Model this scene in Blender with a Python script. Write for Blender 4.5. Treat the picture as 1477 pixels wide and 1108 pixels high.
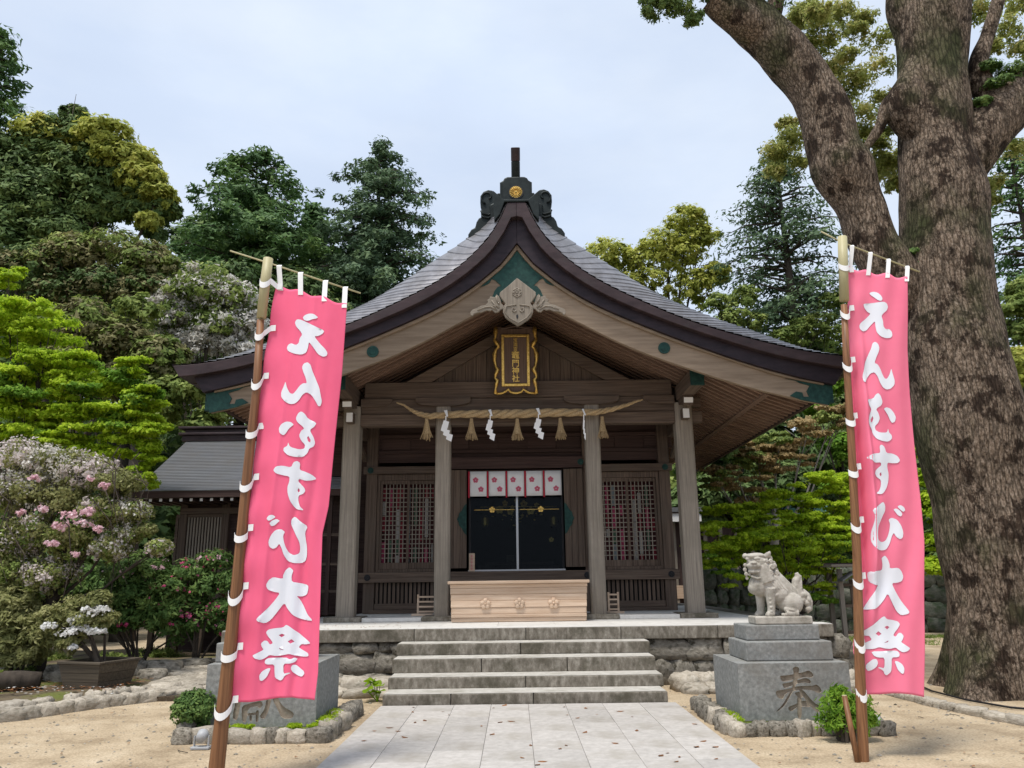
import bpy, bmesh, math, random
import numpy as np
from mathutils import Vector, Matrix, noise
from mathutils.geometry import delaunay_2d_cdt
for o in list(bpy.data.objects): bpy.data.objects.remove(o)
S = bpy.context.scene
COL = S.collection
R = math.radians
PI = math.pi

# ------------------------------------------------------------ camera, sky, sun, exposure
CAMX, CAMH, FPX = -0.12, 1.6, 1121.0
PITCH, ROLL = R(14.0), R(0.72)
cam_d = bpy.data.cameras.new('camera')
cam_d.sensor_width = 36.0
cam_d.lens = 36.0 * FPX / 1477.0
cam_d.clip_start = 0.1
cam_d.clip_end = 900
cam = bpy.data.objects.new('camera', cam_d)
COL.objects.link(cam)
cam.matrix_world = Matrix.Translation((CAMX, 0, CAMH)) @ Matrix.Rotation(R(90) + PITCH, 4, 'X') @ Matrix.Rotation(-ROLL, 4, 'Z')
S.camera = cam

SUN_EL, SUN_AZ = R(70), R(212)      # azimuth clockwise from +Y: from behind and a little left of the camera
w = bpy.data.worlds.new('World')
S.world = w
w.use_nodes = True
nt = w.node_tree
nt.nodes.clear()
wout = nt.nodes.new('ShaderNodeOutputWorld')
sky = nt.nodes.new('ShaderNodeTexSky')
sky.sky_type = 'NISHITA'
sky.sun_disc = False
sky.sun_elevation = SUN_EL
sky.sun_rotation = SUN_AZ
sky.dust_density = 3.0
bg1 = nt.nodes.new('ShaderNodeBackground')
bg1.inputs['Strength'].default_value = 0.12
nt.links.new(sky.outputs[0], bg1.inputs[0])
bg2 = nt.nodes.new('ShaderNodeBackground')       # the thin, even overcast
bg2.inputs['Color'].default_value = (0.64, 0.735, 0.88, 1)
bg2.inputs['Strength'].default_value = 0.98
tc = nt.nodes.new('ShaderNodeTexCoord')
mp = nt.nodes.new('ShaderNodeMapping')
mp.inputs['Scale'].default_value = (1.2, 1.2, 3.0)
nz = nt.nodes.new('ShaderNodeTexNoise')
nz.inputs['Scale'].default_value = 1.6
nz.inputs['Detail'].default_value = 4
mr = nt.nodes.new('ShaderNodeMapRange')
mr.inputs['From Min'].default_value = 0.3
mr.inputs['From Max'].default_value = 0.7
mr.inputs['To Min'].default_value = 0.70
mr.inputs['To Max'].default_value = 0.95
mix = nt.nodes.new('ShaderNodeMixShader')
nt.links.new(tc.outputs['Generated'], mp.inputs[0])
nt.links.new(mp.outputs[0], nz.inputs['Vector'])
nt.links.new(nz.outputs['Fac'], mr.inputs['Value'])
nt.links.new(mr.outputs[0], mix.inputs[0])
nz2 = nt.nodes.new('ShaderNodeTexNoise')
nz2.inputs['Scale'].default_value = 2.3
nz2.inputs['Detail'].default_value = 6
nz2.inputs['Roughness'].default_value = .6
nt.links.new(mp.outputs[0], nz2.inputs['Vector'])
crp = nt.nodes.new('ShaderNodeValToRGB')
crp.color_ramp.elements[0].position = .36; crp.color_ramp.elements[0].color = (.62, .71, .86, 1)
crp.color_ramp.elements[1].position = .64; crp.color_ramp.elements[1].color = (.70, .775, .885, 1)
nt.links.new(nz2.outputs['Fac'], crp.inputs[0])
nt.links.new(crp.outputs[0], bg2.inputs['Color'])
nt.links.new(bg1.outputs[0], mix.inputs[1])
nt.links.new(bg2.outputs[0], mix.inputs[2])
nt.links.new(mix.outputs[0], wout.inputs[0])

sun_d = bpy.data.lights.new('sun', 'SUN')
sun_d.energy = 3.0
sun_d.angle = R(14)
sun_d.color = (1.0, 0.95, 0.88)
sun = bpy.data.objects.new('sun', sun_d)
COL.objects.link(sun)
sdir = Vector((math.sin(SUN_AZ) * math.cos(SUN_EL), math.cos(SUN_AZ) * math.cos(SUN_EL), math.sin(SUN_EL)))
sun.rotation_euler = sdir.to_track_quat('Z', 'Y').to_euler()
S.view_settings.view_transform = 'Standard'
S.view_settings.look = 'None'
S.view_settings.exposure = 0.36
S.view_settings.gamma = 1.0
S.view_settings.use_curve_mapping = False
S.render.engine = 'CYCLES'
S.cycles.max_bounces = 8
S.cycles.transparent_max_bounces = 8

# ------------------------------------------------------------ helpers
def at(px, py, Y):
    """world point seen at a place of the survey photograph, on the upright plane at distance Y"""
    u = px - 738.5; v = 554 - py
    c, s = math.cos(ROLL), math.sin(ROLL)
    u, v = u * c + v * s, -u * s + v * c
    fw = FPX * math.cos(PITCH) - v * math.sin(PITCH)
    z = FPX * math.sin(PITCH) + v * math.cos(PITCH)
    return Vector((CAMX + u / fw * Y, Y, CAMH + z / fw * Y))

class MB:
    def __init__(s):
        s.v = []; s.f = []
    def box(s, x0, x1, y0, y1, z0, z1):
        b = len(s.v)
        s.v += [(x0,y0,z0),(x1,y0,z0),(x1,y1,z0),(x0,y1,z0),(x0,y0,z1),(x1,y0,z1),(x1,y1,z1),(x0,y1,z1)]
        s.f += [tuple(b + i for i in q) for q in ((3,2,1,0),(4,5,6,7),(0,1,5,4),(1,2,6,5),(2,3,7,6),(3,0,4,7))]
        return s
    def obox(s, p0, p1, wx, wz, up=(0,0,1)):
        """bar from p0 to p1 with a rectangular section"""
        p0 = Vector(p0); p1 = Vector(p1); d = (p1 - p0).normalized()
        a = d.cross(Vector(up))
        if a.length < 1e-4: a = Vector((1,0,0))
        a.normalize(); c = a.cross(d).normalized()
        b = len(s.v)
        for p in (p0, p1):
            for i, j in ((-1,-1),(1,-1),(1,1),(-1,1)):
                s.v.append(tuple(p + a * (i * wx / 2) + c * (j * wz / 2)))
        s.f += [tuple(b + i for i in q) for q in ((0,1,2,3),(7,6,5,4),(0,4,5,1),(1,5,6,2),(2,6,7,3),(3,7,4,0))]
        return s
    def prism(s, poly, y0, y1):
        """outline in x,z pushed along y"""
        n = len(poly); b = len(s.v)
        s.v += [(x, y0, z) for x, z in poly] + [(x, y1, z) for x, z in poly]
        s.f.append(tuple(b + i for i in range(n)))
        s.f.append(tuple(b + n + i for i in reversed(range(n))))
        for i in range(n):
            j = (i + 1) % n
            s.f.append((b + j, b + i, b + n + i, b + n + j))
        return s
    def band(s, c1, c2, y0, y1):
        """solid band between two curves in x,z (same number of points), from y0 to y1"""
        n = len(c1); b = len(s.v)
        for c in (c1, c2):
            for y in (y0, y1):
                s.v += [(x, y, z) for x, z in c]
        A, B, C_, D = b, b + n, b + 2*n, b + 3*n
        for i in range(n - 1):
            s.f += [(A+i, C_+i, C_+i+1, A+i+1), (B+i+1, D+i+1, D+i, B+i), (A+i+1, B+i+1, B+i, A+i), (C_+i, D+i, D+i+1, C_+i+1)]
        s.f += [(A, B, D, C_), (A+n-1, C_+n-1, D+n-1, B+n-1)]
        return s
    def tube(s, pts, rad, n=10, cap=True, squash=None, star=0):
        pts = [Vector(p) for p in pts]
        if not hasattr(rad, '__len__'): rad = [rad] * len(pts)
        b = len(s.v); pa = None
        for k, p in enumerate(pts):
            d = (pts[min(k+1, len(pts)-1)] - pts[max(k-1, 0)]).normalized()
            if pa is None:
                a = d.orthogonal().normalized()
                if abs(d.z) > .8: a = (Vector((1,0,0)) - d * d.x).normalized()
            else:
                a = (pa - d * pa.dot(d)).normalized()
            pa = a; c = d.cross(a)
            for i in range(n):
                t = 2 * PI * i / n
                r = rad[k] * (1 - star * (i % 2))
                s.v.append(tuple(p + a * math.cos(t) * r + c * math.sin(t) * r * (squash or 1)))
        for k in range(len(pts) - 1):
            for i in range(n):
                j = (i + 1) % n
                s.f.append((b + k*n + i, b + k*n + j, b + (k+1)*n + j, b + (k+1)*n + i))
        if cap:
            s.f.append(tuple(b + i for i in reversed(range(n))))
            s.f.append(tuple(b + (len(pts)-1)*n + i for i in range(n)))
        return s
    def ball(s, c, r, n=10, m=6, rot=None):
        if not hasattr(r, '__len__'): r = (r, r, r)
        b = len(s.v); c = Vector(c)
        for j in range(m + 1):
            ph = PI * j / m
            for i in range(n):
                t = 2 * PI * i / n
                p = Vector((r[0]*math.sin(ph)*math.cos(t), r[1]*math.sin(ph)*math.sin(t), r[2]*math.cos(ph)))
                if rot: p = rot @ p
                s.v.append(tuple(c + p))
        for j in range(m):
            for i in range(n):
                k = (i + 1) % n
                s.f.append((b + j*n + i, b + (j+1)*n + i, b + (j+1)*n + k, b + j*n + k))
        return s
    def disc(s, c, r, d, n=20, nrm='y'):
        """short cylinder whose face looks to -y"""
        x, y, z = c
        return s.prism([(x + r*math.cos(2*PI*i/n), z + r*math.sin(2*PI*i/n)) for i in range(n)], y - d, y)
    def mesh(s, name):
        m = bpy.data.meshes.new(name)
        m.from_pydata([tuple(v) for v in s.v], [], s.f)
        m.update()
        return m

def link(name, mesh, parent=None, mat=None, loc=None, rot=None, scl=None):
    o = bpy.data.objects.new(name, mesh)
    COL.objects.link(o)
    if mat is not None and not mesh.materials: mesh.materials.append(mat)
    if parent is not None: o.parent = parent
    if loc is not None: o.location = loc
    if rot is not None: o.rotation_euler = rot
    if scl is not None: o.scale = scl
    return o

def obj(name, mb, mat, parent=None, bevel=0, smooth=False, fix=True, loc=None, rot=None):
    m = mb.mesh(name)
    if fix:
        bm = bmesh.new(); bm.from_mesh(m)
        bmesh.ops.recalc_face_normals(bm, faces=bm.faces)
        bm.to_mesh(m); bm.free()
    if smooth:
        m.polygons.foreach_set('use_smooth', [True] * len(m.polygons))
    o = link(name, m, parent, mat, loc, rot)
    if bevel:
        b = o.modifiers.new('bevel', 'BEVEL')
        b.width = bevel; b.segments = 2; b.limit_method = 'ANGLE'; b.angle_limit = R(40)
    return o

def tag(o, label=None, cat=None, group=None, kind=None):
    if label: o['label'] = label
    if cat: o['category'] = cat
    if group: o['group'] = group
    if kind: o['kind'] = kind
    return o

def empty(name, label=None, cat=None, group=None, kind=None, loc=(0,0,0)):
    o = bpy.data.objects.new(name, None)
    COL.objects.link(o)
    o.location = loc
    o.empty_display_size = .2
    return tag(o, label, cat, group, kind)

def lerp(a, b, t): return a + (b - a) * t

# ------------------------------------------------------------ materials
def new_mat(name):
    m = bpy.data.materials.new(name)
    m.use_nodes = True
    n = m.node_tree.nodes; l = m.node_tree.links
    return m, n, l, n['Principled BSDF']

def ramp(n, stops):
    r = n.new('ShaderNodeValToRGB')
    e = r.color_ramp.elements
    while len(e) > 1: e.remove(e[-1])
    e[0].position = stops[0][0]; e[0].color = (*stops[0][1], 1)
    for p, c in stops[1:]:
        k = e.new(p); k.color = (*c, 1)
    return r

def coords(n, l, scale, rnd=True):
    t = n.new('ShaderNodeTexCoord'); mp_ = n.new('ShaderNodeMapping')
    mp_.inputs['Scale'].default_value = scale
    if rnd:
        oi = n.new('ShaderNodeObjectInfo'); ad = n.new('ShaderNodeVectorMath'); ad.operation = 'MULTIPLY_ADD'
        ad.inputs[1].default_value = (7.3, 5.1, 9.7)
        l.new(oi.outputs['Random'], ad.inputs[0]); l.new(t.outputs['Object'], ad.inputs[2])
        l.new(ad.outputs[0], mp_.inputs[0])
    else:
        l.new(t.outputs['Object'], mp_.inputs[0])
    return mp_

def surf(name, stops, scale=(4,4,4), detail=6, rough=.85, bump=.3, bscale=None, stain=None, vary=.25, bdist=.01, metallic=0, spec=.3, rnd=True, distort=0.0):
    """noise-coloured solid: ramp stops over fractal noise, optional stain colour in big patches, per-piece value shift"""
    m, n, l, b = new_mat(name)
    mp_ = coords(n, l, scale, rnd)
    nz_ = n.new('ShaderNodeTexNoise'); nz_.inputs['Scale'].default_value = 1; nz_.inputs['Detail'].default_value = detail
    nz_.inputs['Roughness'].default_value = .65; nz_.inputs['Distortion'].default_value = distort
    l.new(mp_.outputs[0], nz_.inputs['Vector'])
    rp = ramp(n, stops); l.new(nz_.outputs['Fac'], rp.inputs[0])
    colr = rp.outputs[0]
    if stain:
        (sc, lo, hi, scol) = stain
        m2 = coords(n, l, (sc, sc, sc), False)
        n2 = n.new('ShaderNodeTexNoise'); n2.inputs['Scale'].default_value = 1; n2.inputs['Detail'].default_value = 7; n2.inputs['Roughness'].default_value = .7
        l.new(m2.outputs[0], n2.inputs['Vector'])
        r2 = n.new('ShaderNodeMapRange'); r2.inputs['From Min'].default_value = lo; r2.inputs['From Max'].default_value = hi
        l.new(n2.outputs['Fac'], r2.inputs['Value'])
        mx = n.new('ShaderNodeMixRGB'); l.new(r2.outputs[0], mx.inputs[0]); l.new(colr, mx.inputs[1]); mx.inputs[2].default_value = (*scol, 1)
        colr = mx.outputs[0]
    if vary:
        oi = n.new('ShaderNodeObjectInfo'); vr = n.new('ShaderNodeMapRange')
        vr.inputs['To Min'].default_value = 1 - vary; vr.inputs['To Max'].default_value = 1 + vary
        l.new(oi.outputs['Random'], vr.inputs['Value'])
        hs = n.new('ShaderNodeHueSaturation'); l.new(vr.outputs[0], hs.inputs['Value']); l.new(colr, hs.inputs['Color'])
        colr = hs.outputs[0]
    l.new(colr, b.inputs['Base Color'])
    b.inputs['Roughness'].default_value = rough
    b.inputs['Metallic'].default_value = metallic
    b.inputs['Specular IOR Level'].default_value = spec
    if bump:
        src = nz_.outputs['Fac']
        if bscale:
            m3 = coords(n, l, bscale, rnd); n3 = n.new('ShaderNodeTexNoise'); n3.inputs['Scale'].default_value = 1; n3.inputs['Detail'].default_value = 5
            l.new(m3.outputs[0], n3.inputs['Vector']); src = n3.outputs['Fac']
        bp = n.new('ShaderNodeBump'); bp.inputs['Strength'].default_value = bump; bp.inputs['Distance'].default_value = bdist
        l.new(src, bp.inputs['Height']); l.new(bp.outputs[0], b.inputs['Normal'])
    return m

def plain(name, c, rough=.6, metallic=0, spec=.4):
    m, n, l, b = new_mat(name)
    b.inputs['Base Color'].default_value = (*c, 1); b.inputs['Roughness'].default_value = rough
    b.inputs['Metallic'].default_value = metallic; b.inputs['Specular IOR Level'].default_value = spec
    return m

def wood(name, dark, light, axis, rough=.8, vary=.15, k=1.0, stain=None):
    sc = [34*k, 34*k, 34*k]; sc['xyz'.index(axis)] = 1.1
    mid = tuple((a + b) / 2 for a, b in zip(dark, light))
    return surf(name, [(.28, dark), (.5, mid), (.72, light)], tuple(sc), 5, rough, .35, vary=vary, bdist=.004, stain=stain)

GREY_D, GREY_L = (.050,.033,.025), (.155,.112,.083)
M = {}
for ax in 'xyz':
    M['wood_'+ax] = wood('weathered_wood_'+ax, GREY_D, GREY_L, ax, stain=(1.3,.5,.75,(.10,.080,.062)))
    M['post_'+ax] = wood('pale_weathered_wood_'+ax, (.155,.13,.105), (.34,.295,.24), ax, vary=.05, stain=(1.1,.45,.75,(.19,.165,.13)))
    M['dark_'+ax] = wood('dark_wood_'+ax, (.030,.017,.015), (.085,.052,.044), ax)
M['rafter'] = wood('rafter_wood', (.13,.078,.055), (.27,.175,.125), 'x')
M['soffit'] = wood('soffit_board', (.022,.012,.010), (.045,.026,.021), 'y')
M['hafu'] = wood('bargeboard_wood', (.165,.122,.086), (.285,.222,.162), 'x', k=.4)
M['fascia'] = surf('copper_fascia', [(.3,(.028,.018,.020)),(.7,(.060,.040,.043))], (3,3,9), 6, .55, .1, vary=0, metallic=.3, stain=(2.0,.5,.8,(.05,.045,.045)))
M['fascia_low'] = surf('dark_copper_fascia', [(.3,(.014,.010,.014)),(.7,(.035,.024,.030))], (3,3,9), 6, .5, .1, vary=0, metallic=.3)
M['roof'] = surf('weathered_copper_sheet', [(.3,(.15,.145,.155)),(.7,(.29,.285,.30))], (5,1.2,5), 7, .42, .15, vary=0, metallic=.55, spec=.5, stain=(3,.45,.75,(.16,.15,.145)))
M['patina'] = surf('green_patina_copper', [(.3,(.008,.028,.026)),(.6,(.018,.062,.052)),(.8,(.04,.11,.085))], (14,14,14), 7, .6, .3, vary=.1, metallic=.3)
M['oni'] = surf('black_green_copper', [(.3,(.007,.011,.012)),(.7,(.022,.030,.030))], (7,7,7), 6, .55, .2, vary=0, metallic=.4)
M['gold'] = surf('gilt_metal', [(.3,(.42,.24,.05)),(.7,(.80,.55,.16))], (30,30,30), 4, .35, .25, vary=0, metallic=.85, spec=.6)
M['plaque'] = wood('plaque_wood', (.07,.045,.035), (.15,.10,.075), 'z')
M['white'] = plain('white_paint', (.72,.71,.69), .7)
M['paper'] = surf('white_paper', [(.3,(.78,.78,.78)),(.7,(.84,.84,.84))], (5,5,5), 2, .9, .05, vary=0)
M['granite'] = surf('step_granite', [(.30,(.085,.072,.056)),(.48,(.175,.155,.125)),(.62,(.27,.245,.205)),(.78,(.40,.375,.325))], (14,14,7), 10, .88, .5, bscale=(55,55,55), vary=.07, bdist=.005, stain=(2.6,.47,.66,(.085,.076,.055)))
M['floorstone'] = surf('pale_floor_granite', [(.3,(.50,.485,.455)),(.7,(.66,.645,.61))], (8,8,8), 8, .7, .15, vary=.04, bdist=.003, stain=(1.5,.55,.8,(.42,.40,.36)))
M['paving'] = surf('paving_granite', [(.3,(.34,.32,.295)),(.7,(.47,.445,.415))], (13,13,13), 10, .8, .2, vary=.09, bdist=.003, stain=(1.3,.5,.72,(.30,.275,.235)))
M['block'] = surf('grey_pedestal_granite', [(.25,(.13,.135,.13)),(.5,(.22,.225,.215)),(.75,(.33,.335,.32))], (26,26,26), 8, .85, .3, bscale=(90,90,90), vary=.06, bdist=.002, stain=(1.7,.5,.78,(.17,.155,.13)))
M['carve'] = surf('carved_stone', [(.3,(.20,.165,.125)),(.7,(.36,.31,.245))], (20,20,20), 6, .9, .3, vary=0)
M['statue'] = surf('pale_carved_stone', [(.25,(.27,.25,.21)),(.5,(.42,.395,.345)),(.8,(.56,.535,.48))], (9,9,9), 9, .9, .5, bscale=(45,45,45), vary=0, bdist=.005, stain=(5,.5,.7,(.22,.205,.165)))
M['rock'] = surf('rubble_stone', [(.25,(.10,.088,.068)),(.5,(.21,.19,.155)),(.78,(.38,.35,.30))], (7,7,7), 9, .92, .8, vary=.22, bdist=.02, stain=(4,.52,.66,(.045,.040,.028)))
M['rock_pale'] = surf('pale_field_stone', [(.25,(.22,.19,.15)),(.5,(.36,.32,.26)),(.78,(.52,.48,.41))], (6,6,6), 9, .92, .7, vary=.2, bdist=.02, stain=(3,.52,.7,(.17,.16,.12)))
M['rock_dark'] = surf('shaded_wall_stone', [(.25,(.05,.055,.045)),(.5,(.10,.105,.085)),(.78,(.19,.18,.15))], (5,5,5), 8, .92, .8, vary=.3, bdist=.03, stain=(2,.45,.62,(.03,.05,.02)))  # dark stone with random greenish patches
M['moss'] = surf('moss', [(.3,(.05,.075,.012)),(.7,(.16,.20,.03))], (30,30,30), 6, .95, .8, vary=.2, bdist=.02)
M['bamboo'] = surf('bamboo', [(.3,(.33,.29,.16)),(.7,(.47,.43,.25))], (10,10,1.2), 4, .5, .1, vary=0)
M['pole'] = wood('stained_pole_wood', (.10,.042,.018), (.27,.13,.058), 'z', .5, vary=.1, k=1.6)
M['pink'] = surf('pink_banner_cloth', [(.3,(.90,.145,.27)),(.7,(.94,.165,.30))], (3,3,3), 3, .8, .06, bscale=(7,7,1.5), bdist=.03, vary=0, spec=.2)
M['pink2'] = surf('rose_banner_cloth', [(.3,(.90,.205,.325)),(.7,(.94,.235,.355))], (3,3,3), 3, .8, .06, bscale=(7,7,1.5), bdist=.03, vary=0, spec=.2)
M['letter'] = plain('white_dye', (.74,.76,.82), .8, spec=.2)
M['straw'] = surf('rice_straw', [(.3,(.22,.145,.07)),(.7,(.50,.375,.215))], (60,60,60), 4, .9, .6, vary=.1, bdist=.006)
M['hinoki'] = wood('new_cypress_wood', (.44,.30,.20), (.66,.51,.38), 'x', .6, vary=.12, k=.6)
M['black'] = plain('black_iron', (.015,.015,.017), .5, .3)
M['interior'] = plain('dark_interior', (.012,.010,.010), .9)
M['red'] = plain('red_ribbon', (.45,.02,.045), .8)
M['rose'] = plain('rose_print', (.65,.14,.22), .8)
M['silver'] = plain('brushed_steel', (.36,.37,.38), .35, .8)
M['sheet'] = surf('grey_sheet_roofing', [(.3,(.13,.135,.145)),(.7,(.20,.205,.215))], (1,4,4), 5, .45, .1, vary=0, metallic=.4, stain=(1,.45,.7,(.16,.155,.15)))
M['pot'] = wood('old_planter_wood', (.045,.036,.026), (.13,.105,.075), 'x')
M['soil'] = surf('soil', [(.3,(.04,.028,.018)),(.7,(.10,.075,.05))], (25,25,25), 6, .95, .8, vary=0, bdist=.02)
M['bark'] = surf('tree_bark', [(.3,(.028,.022,.017)),(.7,(.085,.068,.053))], (8,8,2), 6, .95, .8, vary=.1, bdist=.03)
M['bark_pale'] = surf('pale_bark', [(.3,(.12,.11,.095)),(.7,(.30,.28,.25))], (9,9,2), 6, .95, .6, vary=.1, bdist=.02)
M['green_roof'] = surf('green_copper_roof', [(.3,(.08,.20,.15)),(.7,(.20,.38,.30))], (1,6,6), 5, .6, .1, vary=0)
M['lamp_grey'] = plain('grey_lamp_housing', (.35,.36,.37), .5)

# door glass: clear, with the mirror image of the court where the view grazes it
m, n, l, b = new_mat('door_glass')
tp_n = n.new('ShaderNodeBsdfTransparent'); tp_n.inputs[0].default_value = (.62,.68,.70,1)
gs_n = n.new('ShaderNodeBsdfGlossy'); gs_n.inputs['Roughness'].default_value = .02; gs_n.inputs['Color'].default_value = (.5,.52,.55,1)
fr_n = n.new('ShaderNodeFresnel'); fr_n.inputs['IOR'].default_value = 1.22
mx_n = n.new('ShaderNodeMixShader'); l.new(fr_n.outputs[0], mx_n.inputs[0]); l.new(tp_n.outputs[0], mx_n.inputs[1]); l.new(gs_n.outputs[0], mx_n.inputs[2])
l.new(mx_n.outputs[0], n['Material Output'].inputs[0])
M['glass'] = m

# trunk of the great camphor: furrowed, with dark patches
m, n, l, b = new_mat('camphor_bark')
c1 = coords(n, l, (34,34,16), False); vz = n.new('ShaderNodeTexNoise'); vz.inputs['Scale'].default_value = 1.3; vz.inputs['Detail'].default_value = 9; vz.inputs['Roughness'].default_value = .78; vz.inputs['Distortion'].default_value = .3
l.new(c1.outputs[0], vz.inputs['Vector'])
c1b = coords(n, l, (17,17,3.4), False); vo = n.new('ShaderNodeTexVoronoi'); vo.feature = 'DISTANCE_TO_EDGE'; vo.inputs['Scale'].default_value = 1
wn = n.new('ShaderNodeTexNoise'); wn.inputs['Scale'].default_value = 6; wn.inputs['Detail'].default_value = 4
ad = n.new('ShaderNodeVectorMath'); ad.operation = 'MULTIPLY_ADD'; ad.inputs[1].default_value = (1.6,1.6,1.6)
l.new(c1b.outputs[0], ad.inputs[2]); l.new(wn.outputs['Color'], ad.inputs[0]); l.new(ad.outputs[0], vo.inputs['Vector'])
rp = ramp(n, [(.36,(.045,.030,.020)),(.46,(.165,.12,.085)),(.54,(.31,.24,.18)),(.66,(.52,.43,.35))]); l.new(vz.outputs['Fac'], rp.inputs[0])
c2 = coords(n, l, (3.0,3.0,2.4), False); n2 = n.new('ShaderNodeTexNoise'); n2.inputs['Scale'].default_value = 1; n2.inputs['Detail'].default_value = 9; n2.inputs['Roughness'].default_value = .72
l.new(c2.outputs[0], n2.inputs['Vector'])
r2 = n.new('ShaderNodeMapRange'); r2.inputs['From Min'].default_value = .52; r2.inputs['From Max'].default_value = .565; r2.inputs['To Max'].default_value = .88; l.new(n2.outputs['Fac'], r2.inputs['Value'])
mx = n.new('ShaderNodeMixRGB'); mx.inputs[2].default_value = (.035,.021,.014,1); l.new(r2.outputs[0], mx.inputs[0]); l.new(rp.outputs[0], mx.inputs[1])
c4 = coords(n, l, (1.1,1.1,.8), False); n4 = n.new('ShaderNodeTexNoise'); n4.inputs['Scale'].default_value = 1; n4.inputs['Detail'].default_value = 7
l.new(c4.outputs[0], n4.inputs['Vector'])
r4 = n.new('ShaderNodeMapRange'); r4.inputs['From Min'].default_value = .52; r4.inputs['From Max'].default_value = .66; r4.inputs['To Max'].default_value = .75; l.new(n4.outputs['Fac'], r4.inputs['Value'])
mx4 = n.new('ShaderNodeMixRGB'); mx4.inputs[2].default_value = (.07,.085,.035,1); l.new(r4.outputs[0], mx4.inputs[0]); l.new(mx.outputs[0], mx4.inputs[1])
rv = n.new('ShaderNodeMapRange'); rv.inputs['From Min'].default_value = .0; rv.inputs['From Max'].default_value = .22; rv.inputs['To Min'].default_value = .38; rv.inputs['To Max'].default_value = 1.12; l.new(vo.outputs['Distance'], rv.inputs['Value'])
mf = n.new('ShaderNodeMixRGB'); mf.blend_type = 'MULTIPLY'; mf.inputs[0].default_value = 1; l.new(mx4.outputs[0], mf.inputs[1]); l.new(rv.outputs[0], mf.inputs[2])
l.new(mf.outputs[0], b.inputs['Base Color']); b.inputs['Roughness'].default_value = .95; b.inputs['Specular IOR Level'].default_value = .15
mm = n.new('ShaderNodeMath'); mm.operation = 'MULTIPLY_ADD'; mm.inputs[1].default_value = .5
l.new(vo.outputs['Distance'], mm.inputs[0]); l.new(vz.outputs['Fac'], mm.inputs[2])
bp = n.new('ShaderNodeBump'); bp.inputs['Strength'].default_value = 1; bp.inputs['Distance'].default_value = .06
l.new(mm.outputs[0], bp.inputs['Height']); l.new(bp.outputs[0], b.inputs['Normal'])
M['camphor'] = m

def leaf_mat(name, stops, trans=.4, nscale=.8, rough=.65, spec=.25):
    """leaf colours: per-leaf tint plus slow drift through the crown"""
    m, n, l, b = new_mat(name)
    a = n.new('ShaderNodeAttribute'); a.attribute_name = 'tint'
    t = n.new('ShaderNodeTexCoord'); nz_ = n.new('ShaderNodeTexNoise'); nz_.inputs['Scale'].default_value = nscale; nz_.inputs['Detail'].default_value = 3
    l.new(t.outputs['Object'], nz_.inputs['Vector'])
    ma = n.new('ShaderNodeMath'); ma.operation = 'MULTIPLY_ADD'; ma.inputs[1].default_value = .9; l.new(nz_.outputs['Fac'], ma.inputs[0])
    mb_ = n.new('ShaderNodeMath'); mb_.operation = 'MULTIPLY_ADD'; mb_.inputs[1].default_value = .75; mb_.inputs[2].default_value = -.33
    l.new(a.outputs['Fac'], mb_.inputs[0]); l.new(mb_.outputs[0], ma.inputs[2])
    rp = ramp(n, stops); l.new(ma.outputs[0], rp.inputs[0])
    l.new(rp.outputs[0], b.inputs['Base Color']); b.inputs['Roughness'].default_value = rough; b.inputs['Specular IOR Level'].default_value = spec
    tr = n.new('ShaderNodeBsdfTranslucent'); l.new(rp.outputs[0], tr.inputs['Color'])
    mixs = n.new('ShaderNodeMixShader'); mixs.inputs[0].default_value = trans
    l.new(b.outputs[0], mixs.inputs[1]); l.new(tr.outputs[0], mixs.inputs[2]); l.new(mixs.outputs[0], n['Material Output'].inputs[0])
    return m
L = {}
L['conifer'] = leaf_mat('conifer_needles', [(.1,(0.047,0.097,0.034)),(.5,(0.094,0.177,0.055)),(.9,(0.172,0.266,0.072))], .25)
L['conifer_blue'] = leaf_mat('bluish_conifer_needles', [(.1,(0.048,0.086,0.046)),(.5,(0.095,0.156,0.079)),(.9,(0.172,0.245,0.109))], .25)
L['evergreen'] = leaf_mat('dark_evergreen_leaves', [(.1,(0.052,0.092,0.028)),(.5,(0.108,0.175,0.050)),(.9,(0.205,0.267,0.077))], .25)
L['olive'] = leaf_mat('olive_leaves', [(.1,(0.106,0.100,0.042)),(.5,(0.200,0.188,0.078)),(.9,(0.325,0.294,0.132))], .35)
L['mixed'] = leaf_mat('mixed_green_leaves', [(.1,(0.093,0.144,0.030)),(.5,(0.216,0.287,0.066)),(.9,(0.389,0.446,0.132))], .4)
L['yellow'] = leaf_mat('yellow_green_leaves', [(.1,(0.198,0.234,0.039)),(.5,(0.409,0.440,0.078)),(.9,(0.634,0.605,0.156))], .45)
L['lime'] = leaf_mat('lime_maple_leaves', [(.1,(.22,.36,.015)),(.45,(.42,.58,.03)),(.9,(.62,.75,.06))], .58, 1.2)
L['green'] = leaf_mat('fresh_green_leaves', [(.1,(0.081,0.188,0.017)),(.5,(0.176,0.338,0.033)),(.9,(0.324,0.475,0.055))], .45, 1.2)
L['russet'] = leaf_mat('russet_maple_leaves', [(.1,(.20,.15,.06)),(.5,(.38,.27,.12)),(.9,(.52,.42,.22))], .4)
L['pinkish'] = leaf_mat('pale_pink_blossom', [(.1,(.52,.45,.42)),(.5,(.70,.62,.60)),(.9,(.84,.79,.77))], .4, 2)
L['cream'] = leaf_mat('cream_blossom', [(.1,(.46,.43,.37)),(.5,(.66,.63,.57)),(.9,(.82,.80,.76))], .4, 2)
L['pink'] = leaf_mat('pink_blossom', [(.1,(.62,.36,.42)),(.5,(.78,.52,.58)),(.9,(.85,.70,.74))], .4, 2)
L['magenta'] = leaf_mat('magenta_blossom', [(.1,(.40,.03,.10)),(.5,(.62,.09,.22)),(.9,(.75,.30,.45))], .35, 2)
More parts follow.
